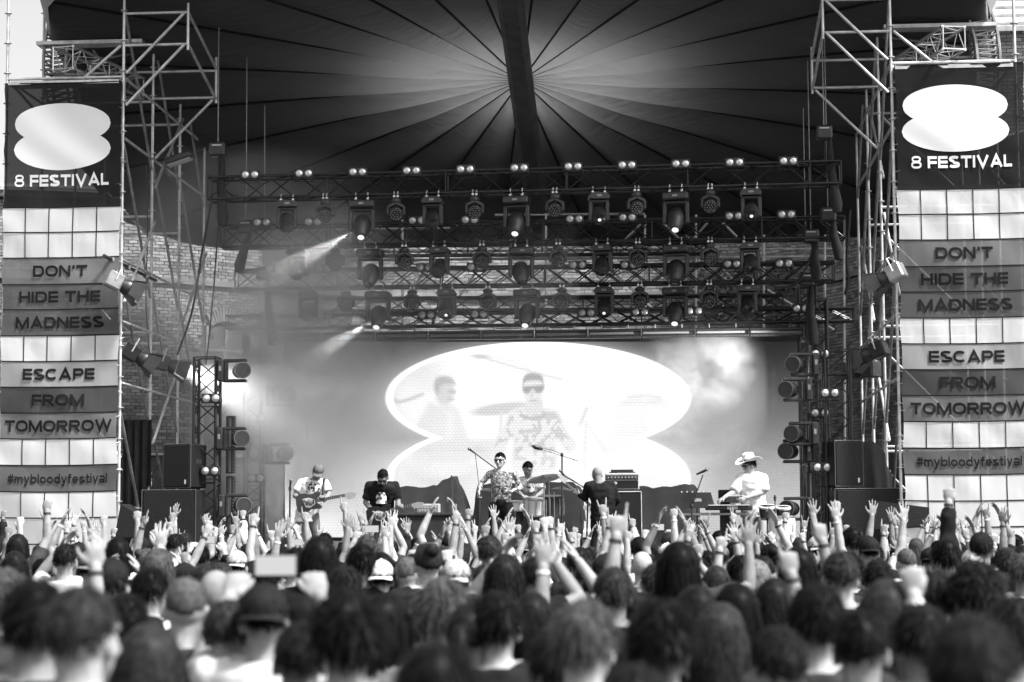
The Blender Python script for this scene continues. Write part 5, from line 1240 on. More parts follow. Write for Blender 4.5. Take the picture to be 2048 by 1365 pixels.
# ---- hair styles (head-local: +y is the face, z up)
def hair_mesh(style, seed):
    r_ = random.Random(seed); mb = MB(); nu, nv = 30, 18; vs = []
    P = dict(buzz=(.0022, .0, 0), crop=(.007, .003, .0), short=(.012, .006, 0), messy=(.02, .012, 0), curly=(.034, .016, 0), bob=(.018, .004, 1), long=(.013, .004, 1), bun=(.012, .003, .3), pony=(.014, .004, .3))[style]
    th, ns, low = P
    for j in range(nv + 1):
        a = math.pi * j / nv
        for i in range(nu):
            b = 2 * math.pi * i / nu; d = Vector((math.sin(a) * math.sin(b), math.sin(a) * math.cos(b), math.cos(a)))
            hl = .35 if d.y > 0 else -.42 - .25 * low       # hairline height (direction z) at face / nape
            edge = hl + (.0 if d.y > 0 else 0); f = (math.copysign(abs(d.y) ** .7, d.y) + 1) / 2; line = (-.5 - .3 * low) * (1 - f) + .42 * f
            m = min(1, max(0, (d.z - line) / .16)); m = m * m * (3 - 2 * m)
            nz = mnoise.noise(d * 4 + Vector((seed, 0, 0))) * ns * 1.4 + mnoise.noise(d * 11 + Vector((0, seed, 0))) * ns
            top = 1 + .5 * max(0, d.z) if style in ('short', 'messy') else 1
            t = th * top + nz; base = Vector((.077 * d.x, -.012 + .098 * d.y, .018 + .1 * d.z))
            vs.append(base * (.86) * (1 - m) + (base + d * t) * m)
    mb.add(vs, [(j * nu + i, j * nu + (i + 1) % nu, (j + 1) * nu + (i + 1) % nu, (j + 1) * nu + i) for j in range(nv) for i in range(nu)])
    def ribbon(pts, w0, w1):
        n = len(pts); t0 = (pts[1] - pts[0]).normalized(); o = pts[0] - Vector((0, -.01, 0)); s = t0.cross(o).normalized(); V = []
        for i, p in enumerate(pts):
            w = w0 + (w1 - w0) * i / (n - 1); V += [p - s * w, p + s * w]
        mb.add(V, [(2 * i, 2 * i + 1, 2 * i + 3, 2 * i + 2) for i in range(n - 1)])
    cnt = dict(buzz=0, crop=500, short=650, messy=800, curly=1100, bob=650, long=800, bun=260, pony=420)[style]
    for q in range(cnt):
        while True:
            d = Vector((r_.gauss(0, 1), r_.gauss(0, 1), r_.gauss(0, 1))).normalized(); f = (math.copysign(abs(d.y) ** .7, d.y) + 1) / 2
            if d.z > (-.45 - .3 * low) * (1 - f) + .45 * f: break
        surf = Vector((.077 * d.x, -.012 + .098 * d.y, .018 + .1 * d.z)); p = surf + d * th * .75
        crown = Vector((0, -.05, .115)); fl = p - crown; fl = fl - d * fl.dot(d)
        fl = fl.normalized() if fl.length > .01 else Vector((r_.uniform(-1, 1), r_.uniform(-1, 1), 0)).normalized()
        if style in ('crop', 'short', 'messy', 'curly'):
            L = dict(crop=.03, short=.05, messy=.07, curly=.05)[style] * r_.uniform(.6, 1.3); lift = dict(crop=.35, short=.45, messy=.8, curly=1.4)[style]
            dv = (fl + d * lift * r_.uniform(.2, 1) + Vector((r_.gauss(0, .3), r_.gauss(0, .3), r_.gauss(0, .3)))).normalized(); p1 = p + dv * L * .5
            p2 = p1 + (dv + fl * .5 + Vector((0, 0, -.5)) + Vector((r_.gauss(0, .5), r_.gauss(0, .5), r_.gauss(0, .5))) * (1 if style == 'curly' else .4)).normalized() * L * .5; ribbon([p, p1, p2], .0042, .0008)
        elif style in ('long', 'bob'):
            zend = (-.34 if style == 'long' else -.12) + r_.uniform(-.05, .04); pts = [p]; g = p.copy(); dd = fl.copy()
            for st in range(9):
                e = Vector((g.x / .1, (g.y + .012) / .125, max(0, g.z - .018) / .13)); dd = (dd * .55 + Vector((0, -.02, -1)) * .5).normalized(); g = g + dd * .05
                rad = Vector((g.x, g.y + .02, 0)); mn = .098 if g.z > -.1 else .085 + .05 * (-.1 - g.z)
                if rad.length < mn and g.z < .05: rad = rad.normalized() * mn if rad.length > 1e-4 else Vector((0, -mn, 0)); g = Vector((rad.x, rad.y - .02, g.z))
                if g.y > .05 and g.z < .0: g.y = .05
                pts.append(g + Vector((r_.gauss(0, .003), r_.gauss(0, .003), 0)))
                if g.z < zend: break
            ribbon(pts, .007, .003)
        else:
            tgt = Vector((0, -.1, .07 if style == 'bun' else .04)); ribbon([p, p.lerp(tgt, .5) + d * .012, tgt + d * .01], .006, .003)
    if style in ('long', 'bob'):
        zb = -.32 if style == 'long' else -.11; sec = []
        for i in range(7):
            t = i / 6; z = .02 + (zb - .02) * t; sec.append((Vector((0, -.04 - .03 * t, z)), .09 * (1 + .08 * math.sin(t * 3)) * (1 - .25 * t), .055 * (1 - .3 * t)))
        loft(mb, sec, 14)
    if style == 'bun': mb.ball((0, -.105, .085), (.045, .04, .045), 12, 8)
    if style == 'pony': mb.path([(0, -.1, .05), (0, -.15, .03), (0, -.165, -.06), (.01, -.15, -.2), (.01, -.14, -.28)], [.02, .034, .036, .028, .008], 9)
    me = mb.mesh('hair')
    for p in me.polygons: p.use_smooth = True
    return me
def cap_mesh(back=False):
    mb = MB(); vs = []; nu, nv = 24, 8
    for j in range(nv + 1):
        a = math.pi / 2 * j / nv
        for i in range(nu):
            b = 2 * math.pi * i / nu; k = 1 - .12 * (j / nv) ** 6; vs.append(Vector((.092 * math.sin(a) * math.sin(b) * k, -.012 + .114 * math.sin(a) * math.cos(b) * k, .02 + .112 * math.cos(a) + (.0))))
    mb.add(vs, [(j * nu + i, j * nu + (i + 1) % nu, (j + 1) * nu + (i + 1) % nu, (j + 1) * nu + i) for j in range(nv) for i in range(nu)])
    mb.ball((0, -.012, .133), (.011, .011, .006), 8, 4)
    s = -1 if back else 1; V = []
    for i in range(11):
        a = R(-62 + 124 * i / 10); x, y = math.sin(a), math.cos(a)
        V += [Vector((.085 * x, s * (.1 * y) - .012, .024)), Vector((.09 * x, s * (.1 * y + .075 * y ** .5) - .012, .014 - .018 * x * x))]
    V += [v - Vector((0, 0, .004)) for v in V]
    mb.add(V, [(2 * i, 2 * i + 1, 2 * i + 3, 2 * i + 2) for i in range(10)] + [(22 + 2 * i, 22 + 2 * i + 2, 22 + 2 * i + 3, 22 + 2 * i + 1) for i in range(10)] + [(2 * i + 1, 22 + 2 * i + 1, 22 + 2 * i + 3, 2 * i + 3) for i in range(10)])
    me = mb.mesh('cap')
    for p in me.polygons: p.use_smooth = True
    return me
HAIR = {'buzz': [hair_mesh('buzz', 1)], 'crop': [hair_mesh('crop', 2), hair_mesh('crop', 3)], 'short': [hair_mesh('short', k) for k in (4, 5, 6)], 'messy': [hair_mesh('messy', k) for k in (7, 8)], 'curly': [hair_mesh('curly', 9)], 'bob': [hair_mesh('bob', 10)], 'long': [hair_mesh('long', 11), hair_mesh('long', 12)], 'bun': [hair_mesh('bun', 13)], 'pony': [hair_mesh('pony', 14)]}
CAPS = {'cap': cap_mesh(False), 'backcap': cap_mesh(True)}
def hairmat(n, v): return mat(n, v * .55, .4, 0, .45, 40, 0, spec=.028)
HM = {'black': hairmat('black_hair', .009), 'dark': hairmat('dark_brown_hair', .016), 'brown': hairmat('brown_hair', .035), 'light': hairmat('light_brown_hair', .08), 'blond': hairmat('blond_hair', .22), 'grey': hairmat('grey_stubble', .1)}
CM = {'black': mat('black_cotton', .014, .9, 0, .3, 9, .2, spec=.04), 'charcoal': mat('charcoal_cotton', .035, .9, 0, .3, 9, .2, spec=.04), 'grey': mat('grey_cotton', .13, .9, 0, .2, 9, .2, spec=.04), 'pale': mat('pale_cotton', .42, .9, 0, .15, 9, .2), 'white': mat('white_cotton', .68, .9, 0, .1, 9, .2), 'denim': mat('dark_denim', .05, .9, 0, .3, 30, .2)}
def stripes():
    m = bpy.data.materials.new('striped_cotton'); m.use_nodes = True; nt = m.node_tree; b = nt.nodes['Principled BSDF']; b.inputs['Roughness'].default_value = .9
    tc = nt.nodes.new('ShaderNodeTexCoord'); w = nt.nodes.new('ShaderNodeTexWave'); w.bands_direction = 'Z'; w.inputs['Scale'].default_value = 22; w.inputs['Distortion'].default_value = 2; r = nt.nodes.new('ShaderNodeValToRGB'); r.color_ramp.elements[0].color = (.06, .06, .06, 1); r.color_ramp.elements[1].color = (.6, .6, .6, 1); r.color_ramp.elements[0].position = .35; r.color_ramp.elements[1].position = .6
    nt.links.new(tc.outputs['Object'], w.inputs['Vector']); nt.links.new(w.outputs[0], r.inputs[0]); nt.links.new(r.outputs[0], b.inputs['Base Color']); return m
CM['striped'] = stripes()
def setmat(o, m):
    if not o.data.materials: o.data.materials.append(m)
    o.material_slots[0].link = 'OBJECT'; o.material_slots[0].material = m

# ---- crowd poses (facing +y, the stage)
def std_J(pose):
    a = {'arms': [], 'spine': [Vector((0, 0, .97)), Vector((0, -.005, 1.12)), Vector((0, -.015, 1.32)), Vector((0, -.01, 1.515))], 'head': Vector((0, .012, 1.655)), 'headM': Matrix.Identity(3), 'legs': [((s * .09, 0, .93), (s * .1, .02, .5), (s * .11, -.01, .09)) for s in (-1, 1)]}
    for s, spec in ((-1, pose[0]), (1, pose[1])):
        if spec[0] == 'down':
            sh = Vector((s * .19, -.01, 1.44)); el = sh + Vector((s * .09, -.03, -.275)); wr = el + Vector((-s * .05, .2, -.13)); d, n, l = frame(wr - el, (-s, 0, 0), (0, .3, 1)); g = 'relax'
        else:
            ue, fe, g = spec; up = max(0, Vector(ue).normalized().z); sh = Vector((s * (.185 - .02 * up), -.0, 1.44 + .06 * up)); u = Vector((s * ue[0], ue[1], ue[2])).normalized(); f = Vector((s * fe[0], fe[1], fe[2])).normalized()
            el = sh + u * .29; wr = el + f * .255; palm = (-s, .1, 0) if g == 'flat' else (-s * .15, 1, 0); th = (0, -1, .2) if g == 'flat' else (-s, -.1, .1); d, n, l = frame(f + Vector((0, .05, .12)), palm, th)
        a['arms'].append(dict(sh=sh, el=el, wr=wr, d=d, n=n, l=l, g=g))
    return a
DN = ('down',)
POSES = {
 'down': (DN, DN), 'r_open': (DN, ((.3, .35, .85), (.05, .12, 1), 'open')), 'r_fist': (DN, ((.2, .4, .8), (-.05, .1, 1), 'fist')), 'r_point': (DN, ((.25, .3, .9), (-.1, .2, 1), 'point')),
 'r_horns': (DN, ((.4, .3, .75), (.12, .1, 1), 'horns')), 'r_vee': (DN, ((.25, .45, .8), (.12, .15, 1), 'vee')), 'both_open': (((.35, .3, .85), (.1, .1, 1), 'open'), ((.4, .25, .8), (.18, .12, 1), 'open')),
 'clap': (((.25, .4, .85), (-.42, .1, .9), 'flat'), ((.25, .4, .85), (-.42, .1, .9), 'flat')), 'horns_fist': (((.35, .3, .8), (.25, .05, 1), 'horns'), ((.3, .4, .7), (.0, .2, 1), 'fist')),
 'r_bent': (DN, ((.55, .45, .45), (-.15, .1, 1), 'open')), 'phone': (((.2, .8, .15), (-.3, .35, .8), 'grip'), ((.2, .8, .15), (-.3, .35, .8), 'grip')), 'r_relax': (DN, ((.3, .5, .75), (.25, .3, .8), 'relax')),
 'low_open': (DN, ((.55, .75, .25), (-.05, .15, 1), 'open')), 'low_fist': (DN, ((.5, .8, .3), (.1, .1, 1), 'fist')), 'low_point': (DN, ((.45, .8, .35), (-.15, .1, 1), 'point')), 'low_clap': (((.45, .8, .3), (-.62, .1, .8), 'flat'), ((.45, .8, .3), (-.62, .1, .8), 'flat')), 'low_horns': (DN, ((.6, .7, .2), (.2, .05, 1), 'horns'))}
PTXT = {'down': 'arms down', 'r_open': 'one open hand raised', 'r_fist': 'one fist raised', 'r_point': 'one finger pointing up', 'r_horns': 'one hand raised in horns', 'r_vee': 'one hand raised in a V', 'both_open': 'both open hands raised', 'clap': 'hands clapping overhead', 'horns_fist': 'horns and fist raised', 'r_bent': 'one bent arm raised', 'phone': 'both hands lifting a phone', 'r_relax': 'one loose hand raised', 'low_open': 'one open hand up beside the head', 'low_fist': 'one fist up beside the head', 'low_point': 'one finger up beside the head', 'low_clap': 'hands clapping before the face', 'low_horns': 'horns held up beside the head'}
BODY = {}
for k, p in POSES.items():
    J = std_J(p); BODY[k] = (J, make_body(J, 'person_' + k, .0064, .24), make_shirt(J, 'shirt_' + k), make_shirt(J, 'jacket_' + k, 1.85, .024) if k in ('down', 'r_fist', 'both_open', 'r_open', 'r_point') else None)
TROU = make_trousers(BODY['down'][0], 'trousers')
WB = MB().lathe([(.03, -.009), (.034, -.009), (.034, .009), (.03, .009), (.03, -.009)], (0, 0, 0), None, 12).mesh('wristband', 50)
M_BANDW = [mat('black_wristband', .02, .5), mat('pale_wristband', .6, .6)]
HTXT = {'buzz': 'shaved head', 'bald': 'bald head', 'crop': 'cropped %s hair', 'short': 'short %s hair', 'messy': 'tousled %s hair', 'curly': 'curly %s hair', 'bob': '%s bob', 'long': 'long %s hair', 'bun': '%s hair in a bun', 'pony': '%s ponytail', 'cap': '%s cap', 'backcap': 'backwards %s cap'}
PEOPLE = []
crowd_rng = random.Random(21)
def add_person(x, y, height, pose='down', hair='short', tone='dark', cloth='black', jacket=False, mirror=False, rz=0.0, band=None, zfoot=0.0):
    J, bm_, sh, jk = BODY[pose]; k = height / 1.78
    o = link('person', bm_); o.location = (x, y, zfoot); o.scale = (-k if mirror else k, k, k); o.rotation_euler = (0, 0, rz); setmat(o, M_SKIN)
    s = link('jacket' if (jacket and jk) else 'shirt', jk if (jacket and jk) else sh, o); setmat(s, CM[cloth])
    t = link('trousers', TROU, o); setmat(t, CM['denim'])
    if hair in CAPS:
        h = link('cap', CAPS[hair], o, J['head']); setmat(h, CM[{'dark': 'black', 'black': 'black', 'brown': 'grey', 'light': 'pale', 'blond': 'white', 'striped': 'striped'}.get(tone, 'black')]); g = link('hair', HAIR['crop'][0], o, J['head']); setmat(g, HM['dark'])
    elif hair != 'bald':
        h = link('hair', crowd_rng.choice(HAIR[hair]), o, J['head']); setmat(h, HM[tone]); h.scale.x = crowd_rng.choice((-1, 1))
    if band is not None:
        for a in J['arms']:
            if a['g'] != 'relax' or pose == 'r_relax':
                if Vector(a['wr']).z > 1.5:
                    w = link('wristband', WB, o); f = (Vector(a['wr']) - Vector(a['el'])).normalized(); w.location = Vector(a['wr']) - f * .025; w.rotation_mode = 'QUATERNION'; w.rotation_quaternion = f.to_track_quat('Z', 'Y'); setmat(w, M_BANDW[band]); break
    tone_txt = {'dark': 'dark', 'black': 'black', 'brown': 'brown', 'light': 'light brown', 'blond': 'blond', 'grey': 'grey', 'striped': 'striped'}[tone]
    if hair in CAPS: tone_txt = {'dark': 'black', 'brown': 'grey', 'light': 'pale', 'blond': 'white', 'striped': 'striped'}.get(tone, tone)
    ht = HTXT[hair] % tone_txt if '%' in HTXT[hair] else HTXT[hair]
    PEOPLE.append((o, ht, cloth + (' jacket' if jacket and jk else ' shirt'), PTXT[pose], x, y, proj(Vector((x, y, height)))))
    return o
# ------------------------------------------------------------------ the crowd
# (head centre px, head top px, distance, hair, tone, cloth, pose, mirror, jacket)
NEAR = [
 (165, 1166, 4.8, 'crop', 'brown', 'black', 'down', 0, 0), (70, 1150, 5.6, 'short', 'black', 'black', 'down', 0, 0), (300, 1240, 5.4, 'long', 'brown', 'black', 'down', 0, 0), (455, 1196, 7.0, 'crop', 'brown', 'charcoal', 'down', 0, 0),
 (372, 1152, 7.4, 'buzz', 'grey', 'charcoal', 'down', 0, 0), (432, 1138, 9.0, 'bald', 'grey', 'black', 'down', 0, 0), (528, 1166, 6.9, 'backcap', 'dark', 'pale', 'phone', 0, 0), (692, 1176, 5.6, 'messy', 'black', 'black', 'down', 0, 0),
 (885, 1152, 8.0, 'messy', 'light', 'charcoal', 'down', 0, 0), (993, 1174, 7.0, 'short', 'black', 'black', 'down', 0, 0), (872, 1272, 4.1, 'short', 'black', 'black', 'down', 0, 0), (1168, 1190, 5.6, 'short', 'light', 'charcoal', 'down', 0, 0),
 (1322, 1194, 5.9, 'messy', 'black', 'black', 'down', 0, 0), (1270, 1322, 4.4, 'crop', 'dark', 'black', 'down', 0, 0), (1632, 1158, 6.2, 'short', 'black', 'charcoal', 'down', 0, 0), (1772, 1153, 6.8, 'long', 'brown', 'black', 'down', 0, 0),
 (1866, 1140, 8.6, 'messy', 'dark', 'charcoal', 'down', 0, 0), (1942, 1222, 3.7, 'crop', 'dark', 'black', 'down', 0, 0), (1950, 1118, 8.4, 'curly', 'dark', 'charcoal', 'down', 0, 0), (1472, 1160, 8.0, 'bob', 'black', 'black', 'low_point', 0, 0),
 (1548, 1152, 9.0, 'long', 'dark', 'black', 'down', 0, 0), (1392, 1166, 8.0, 'long', 'dark', 'charcoal', 'down', 0, 0), (1432, 1128, 13, 'bob', 'brown', 'black', 'down', 0, 0), (1512, 1116, 13, 'bob', 'blond', 'charcoal', 'down', 0, 0),
 (818, 1194, 8.4, 'short', 'dark', 'black', 'down', 0, 0), (1226, 1128, 9.3, 'short', 'brown', 'black', 'low_open', 1, 0), (1072, 1112, 11.5, 'crop', 'dark', 'charcoal', 'low_clap', 0, 0), (1158, 1092, 16, 'short', 'dark', 'black', 'down', 0, 0),
 (980, 1070, 15, 'crop', 'brown', 'denim', 'down', 0, 1), (856, 1084, 12.5, 'bun', 'brown', 'black', 'down', 0, 0), (815, 1112, 13, 'buzz', 'grey', 'white', 'down', 0, 0), (722, 1084, 13, 'short', 'black', 'black', 'down', 0, 0),
 (762, 1120, 13, 'backcap', 'blond', 'charcoal', 'down', 0, 0), (912, 1118, 11.5, 'backcap', 'striped', 'charcoal', 'down', 0, 0), (132, 1086, 15, 'crop', 'dark', 'pale', 'low_clap', 0, 0), (36, 1066, 20, 'bob', 'dark', 'charcoal', 'r_fist', 0, 0), (30, 1100, 15.5, 'long', 'dark', 'black', 'down', 0, 0),
 (236, 1072, 15, 'long', 'black', 'white', 'down', 0, 0), (316, 1094, 12.5, 'long', 'light', 'charcoal', 'down', 0, 0), (222, 1116, 9.5, 'cap', 'dark', 'black', 'down', 0, 0), (300, 1130, 10, 'short', 'black', 'white', 'down', 0, 0), (186, 1098, 13, 'backcap', 'brown', 'charcoal', 'low_open', 0, 0),
 (592, 1092, 14.5, 'short', 'black', 'black', 'down', 0, 0), (628, 1128, 13, 'cap', 'dark', 'charcoal', 'down', 0, 0), (690, 1128, 10, 'short', 'dark', 'black', 'down', 0, 0), (1704, 1052, 19, 'short', 'black', 'charcoal', 'down', 0, 0), (1746, 1084, 18, 'short', 'dark', 'pale', 'both_open', 0, 0),
 (1812, 1096, 16, 'buzz', 'grey', 'charcoal', 'down', 0, 0), (1890, 1074, 13.5, 'short', 'black', 'charcoal', 'down', 0, 0), (1962, 1064, 15, 'cap', 'dark', 'black', 'r_fist', 1, 1), (1945, 1098, 15, 'cap', 'blond', 'charcoal', 'down', 0, 0), (2012, 1092, 15, 'short', 'brown', 'black', 'down', 0, 0),
 (1756, 1114, 12.5, 'short', 'dark', 'black', 'down', 0, 0), (1662, 1104, 12.5, 'long', 'black', 'charcoal', 'down', 0, 0), (1594, 1090, 11, 'bob', 'black', 'charcoal', 'low_point', 0, 0), (1634, 1072, 19, 'backcap', 'light', 'pale', 'r_fist', 0, 0), (1368, 1086, 12.5, 'short', 'dark', 'charcoal', 'low_open', 0, 0),
 (1278, 1072, 20, 'crop', 'dark', 'black', 'r_horns', 1, 0), (1284, 1102, 15, 'bald', 'grey', 'charcoal', 'down', 0, 0), (1312, 1122, 11.5, 'short', 'brown', 'pale', 'down', 0, 0), (1010, 1105, 10.5, 'long', 'dark', 'black', 'low_clap', 0, 0), (2030, 1190, 6.4, 'messy', 'dark', 'black', 'low_fist', 1, 0),
 (600, 1240, 6.0, 'crop', 'dark', 'black', 'down', 0, 0), (1065, 1180, 8.2, 'long', 'dark', 'grey', 'down', 0, 0), (1440, 1200, 6.8, 'long', 'brown', 'black', 'down', 0, 0), (10, 1130, 8.4, 'short', 'light', 'charcoal', 'low_open', 0, 0), (1556, 1250, 5.6, 'crop', 'dark', 'white', 'down', 0, 0), (1110, 1250, 6.2, 'short', 'dark', 'black', 'down', 0, 0),
 (770, 1180, 7.6, 'bob', 'black', 'grey', 'down', 0, 0), (250, 1180, 7.8, 'short', 'black', 'charcoal', 'down', 0, 0), (1680, 1100, 9.6, 'crop', 'brown', 'charcoal', 'down', 0, 0), (1840, 1200, 6.2, 'short', 'dark', 'charcoal', 'down', 0, 0), (1720, 1215, 5.8, 'crop', 'black', 'black', 'down', 0, 0), (940, 1205, 7.0, 'pony', 'dark', 'charcoal', 'down', 0, 0),
]
taken = []
for (px, py, dist, hr, tone, cl, pose, mir, jk) in NEAR:
    d = ray(px, py); p = CAM + d * (dist / d.dot(_F)); z = p.z
    if z > 1.93 or z < 1.52:
        zz = 1.9 if z > 1.93 else 1.54
        dist = (CAM.z - zz) / max(1e-4, -(d.z)) if d.z < -1e-4 else dist; p = CAM + d * (min(dist, 24)); z = min(max(p.z, 1.54), 1.92)
    add_hair = {'curly': .05, 'messy': .035, 'short': .03, 'bun': .015, 'long': .02, 'bob': .028, 'crop': .012, 'pony': .014, 'cap': .012, 'backcap': .012}.get(hr, .004)
    add_person(p.x, p.y, (z - add_hair * .9) * 1.78 / 1.775, pose, hr, tone, cl, jk, mir, R(crowd_rng.uniform(-22, 22)), crowd_rng.choice((None, 0, 0, 1)))
    taken.append((p.x, p.y))
rows = []; y = 9.9
while y < 28.3:
    rows.append(y); y += 1.08
hairs = [('short', 30), ('crop', 18), ('messy', 6), ('long', 14), ('bob', 7), ('bun', 4), ('pony', 5), ('curly', 2), ('buzz', 5), ('cap', 6), ('backcap', 4)]
tones = [('black', 30), ('dark', 36), ('brown', 18), ('light', 9), ('blond', 5)]
cloths = [('black', 46), ('charcoal', 24), ('grey', 9), ('pale', 8), ('white', 9), ('striped', 3)]
armed = [('r_open', 11), ('r_fist', 15), ('r_point', 14), ('r_horns', 15), ('r_vee', 12), ('both_open', 8), ('clap', 18), ('low_clap', 6), ('low_fist', 6), ('low_point', 5), ('horns_fist', 7), ('r_bent', 8), ('phone', 5), ('r_relax', 6)]
lowarm = [('low_open', 5), ('low_fist', 4), ('low_point', 4), ('low_clap', 5), ('low_horns', 3), ('phone', 1)]
def pick(t): return crowd_rng.choices([a for a, _ in t], [b for _, b in t])[0]
for ri, y in enumerate(rows):
    xl, xr = at(-25, 1065, y).x, at(2073, 1065, y).x; step = .56 if y > 18 else .66; x = xl + crowd_rng.uniform(0, step)
    while x < xr:
        xx, yy = x + crowd_rng.uniform(-.12, .12), y + crowd_rng.uniform(-.3, .3); x += step
        if any(abs(xx - a) < .42 and abs(yy - b) < .55 for a, b in taken): continue
        pu = .1 if y < 13.5 else (.4 if y < 18 else .85)
        pose = (pick(armed) if y > 17 else pick(lowarm)) if crowd_rng.random() < pu else 'down'
        if pose == 'down' and (y > 20 or (y > 14 and crowd_rng.random() < .3)): continue
        taken.append((xx, yy)); h = min(max(crowd_rng.gauss(1.70, .085), 1.52), 1.88)
        add_person(xx, yy, h, pose, pick(hairs), pick(tones), pick(cloths), (crowd_rng.random() < .2) and (y > 15 or pose == 'down'), crowd_rng.random() < .5, R(crowd_rng.gauss(0, 16)), crowd_rng.choice((None, None, 0, 0, 1)))
# phones held up in the crowd
phm = MB().bbox((0, 0, 0), (.075, .009, .155), .004).mesh('case'); phm.materials.append(M_BLKPL)
M_PHS = emis('phone_screen', .62 * EXK); pss = MB().box((0, -.0055, 0), (.068, .002, .145)).mesh('screen'); pss.materials.append(M_PHS)
ph_i = 0
for o, ht, cl, pt_, x, y, (sx, sy) in PEOPLE:
    if pt_.startswith('both hands lifting'):
        J = BODY['phone'][0]; w = [Vector(a['wr']) + Vector(a['d']) * .11 for a in J['arms']]; c = (w[0] + w[1]) / 2
        M = Matrix.LocRotScale(o.location, o.rotation_euler, o.scale); q = M @ (c + Vector((0, .0, .02)))
        t = thing('smartphone', '', 'phone', q, o.rotation_euler.z, 'phones held up in the crowd'); b = link('case', phm, t); b.rotation_euler = (R(8), R(90), 0); s = link('screen', pss, t); s.rotation_euler = (R(8), R(90), 0)
        t['px'] = sx; ph_i += 1
# labels that single each person out
LAND = [(0, 'the left banner'), (245, 'the left speakers'), (390, 'the left lamp tower'), (480, 'the smoke left of the screen'), (560, 'the guitarist in the cap'), (690, 'the bent guitarist'), (830, 'the draped backline'), (930, 'the singer'), (1040, 'the drum kit'), (1150, 'the bassist'), (1240, 'the bass amplifier'), (1300, 'the right-hand cover cloth'), (1350, 'the keyboards'), (1460, 'the hatted player'), (1550, 'the bongos'), (1600, 'the right lamp tower'), (1670, 'the right speakers'), (1790, 'the right banner'), (1930, 'the outer edge of the right banner')]
DEP = [(0, 'front rows'), (8, 'middle rows'), (13, 'farther rows'), (19, 'near the stage')]
def lab(px, y): return [n for a, n in LAND if px >= a or a == 0][-1], [n for a, n in DEP if y >= a][-1]
from collections import defaultdict
buck = defaultdict(list)
for e in PEOPLE:
    ln, dp = lab(e[6][0], e[5]); buck['%s, %s, %s, %s below %s' % (e[1], e[2], e[3], dp, ln)].append(e)
for txt, es in buck.items():
    es.sort(key=lambda e: e[6][0])
    for i, e in enumerate(es):
        s = txt if len(es) == 1 else (('left', 'right')[i] if len(es) == 2 else ('left', 'middle', 'right', 'rightmost')[min(i, 3)]) + ' one with ' + txt
        w = s.split()
        if len(w) > 16: w = s.replace(' one with', '').replace('one ', '').replace('the ', '').split()
        tag(e[0], ' '.join(w[:16]), 'person', 'crowd watching the stage')
phs = sorted([o for o in bpy.data.objects if o.name.startswith('smartphone')], key=lambda o: o['px'])
for i, o in enumerate(phs): o['label'] = 'smartphone held up over the heads, %s of %d in the crowd' % (ordn(i, len(phs)) if i < 13 else 'one', len(phs))
print('PEOPLE', len(PEOPLE), 'phones', len(phs))
# ------------------------------------------------------------------ the band
def RZ(a): return Matrix.Rotation(R(a), 3, 'Z')
def RX(a): return Matrix.Rotation(R(a), 3, 'X')
def RY(a): return Matrix.Rotation(R(a), 3, 'Y')
def performer(label, Y, x0, J, shirt=None, sleeve=.62, trous='denim', hair=None, tone='dark', skin=None, cloth=None):
    """J holds px joints: (px, py, dy); converted to local metres about the feet"""
    O = Vector((at(x0, 1080, Y).x, Y, ST_Z))
    def L(t): return at(t[0], t[1], Y + (t[2] if len(t) > 2 else 0)) - O
    sp = [L(t) for t in J['spine']]; arms = []
    for sh, el, wr, tip, palm, thumb, g in J['arms']:
        d, n, l = frame(L(tip) - L(wr), palm, thumb); arms.append(dict(sh=L(sh), el=L(el), wr=L(wr), d=d, n=n, l=l, g=g))
    legs = [[Vector(t) if abs(t[0]) < 5 else L(t) for t in leg] for leg in J['legs']]
    B = dict(spine=sp, head=L(J['head']), headM=J['headM'], arms=arms, legs=legs, girth=J.get('girth', 1.0), toe=Vector(J.get('toe', (0, -1, 0))))
    o = link('person', make_body(B, 'performer', .0075, .45)); o.location = O; setmat(o, skin or M_SKIN); tag(o, label, 'person')
    t = link('trousers', make_trousers(B, 'trousers'), o); setmat(t, CM[trous] if trous in CM else trous)
    s = None
    if shirt: s = link('shirt', make_shirt(B, 'shirt', sleeve, J.get('loose', .02)), o); setmat(s, CM[shirt] if shirt in CM else shirt)
    if hair:
        h = link('hair', HAIR[hair][0], o, B['head']); setmat(h, HM[tone]); h.rotation_mode = 'QUATERNION'; h.rotation_quaternion = J['headM'].to_quaternion()
    return o, B, O, L
def on_head(o, B, me, name, m):
    c = link(name, me, o, B['head']); c.rotation_mode = 'QUATERNION'; c.rotation_quaternion = B['headM'].to_quaternion(); setmat(c, m); return c
SHADES = MB(); 
for s in (-1, 1): SHADES.ball((s * .036, .092, .004), (.034, .014, .02), 10, 7)
SHADES.path([(-.078, -.01, .008), (-.07, .075, .008), (0, .104, .01), (.07, .075, .008), (.078, -.01, .008)], .005, 5)
SHADES = SHADES.mesh('sunglasses', 60)
STD = lambda x: [[(x - 11, 1015, 0), (x - 13, 1065, 0), (-.12, 0, .09)], [(x + 11, 1015, 0), (x + 13, 1065, 0), (.12, 0, .09)]]
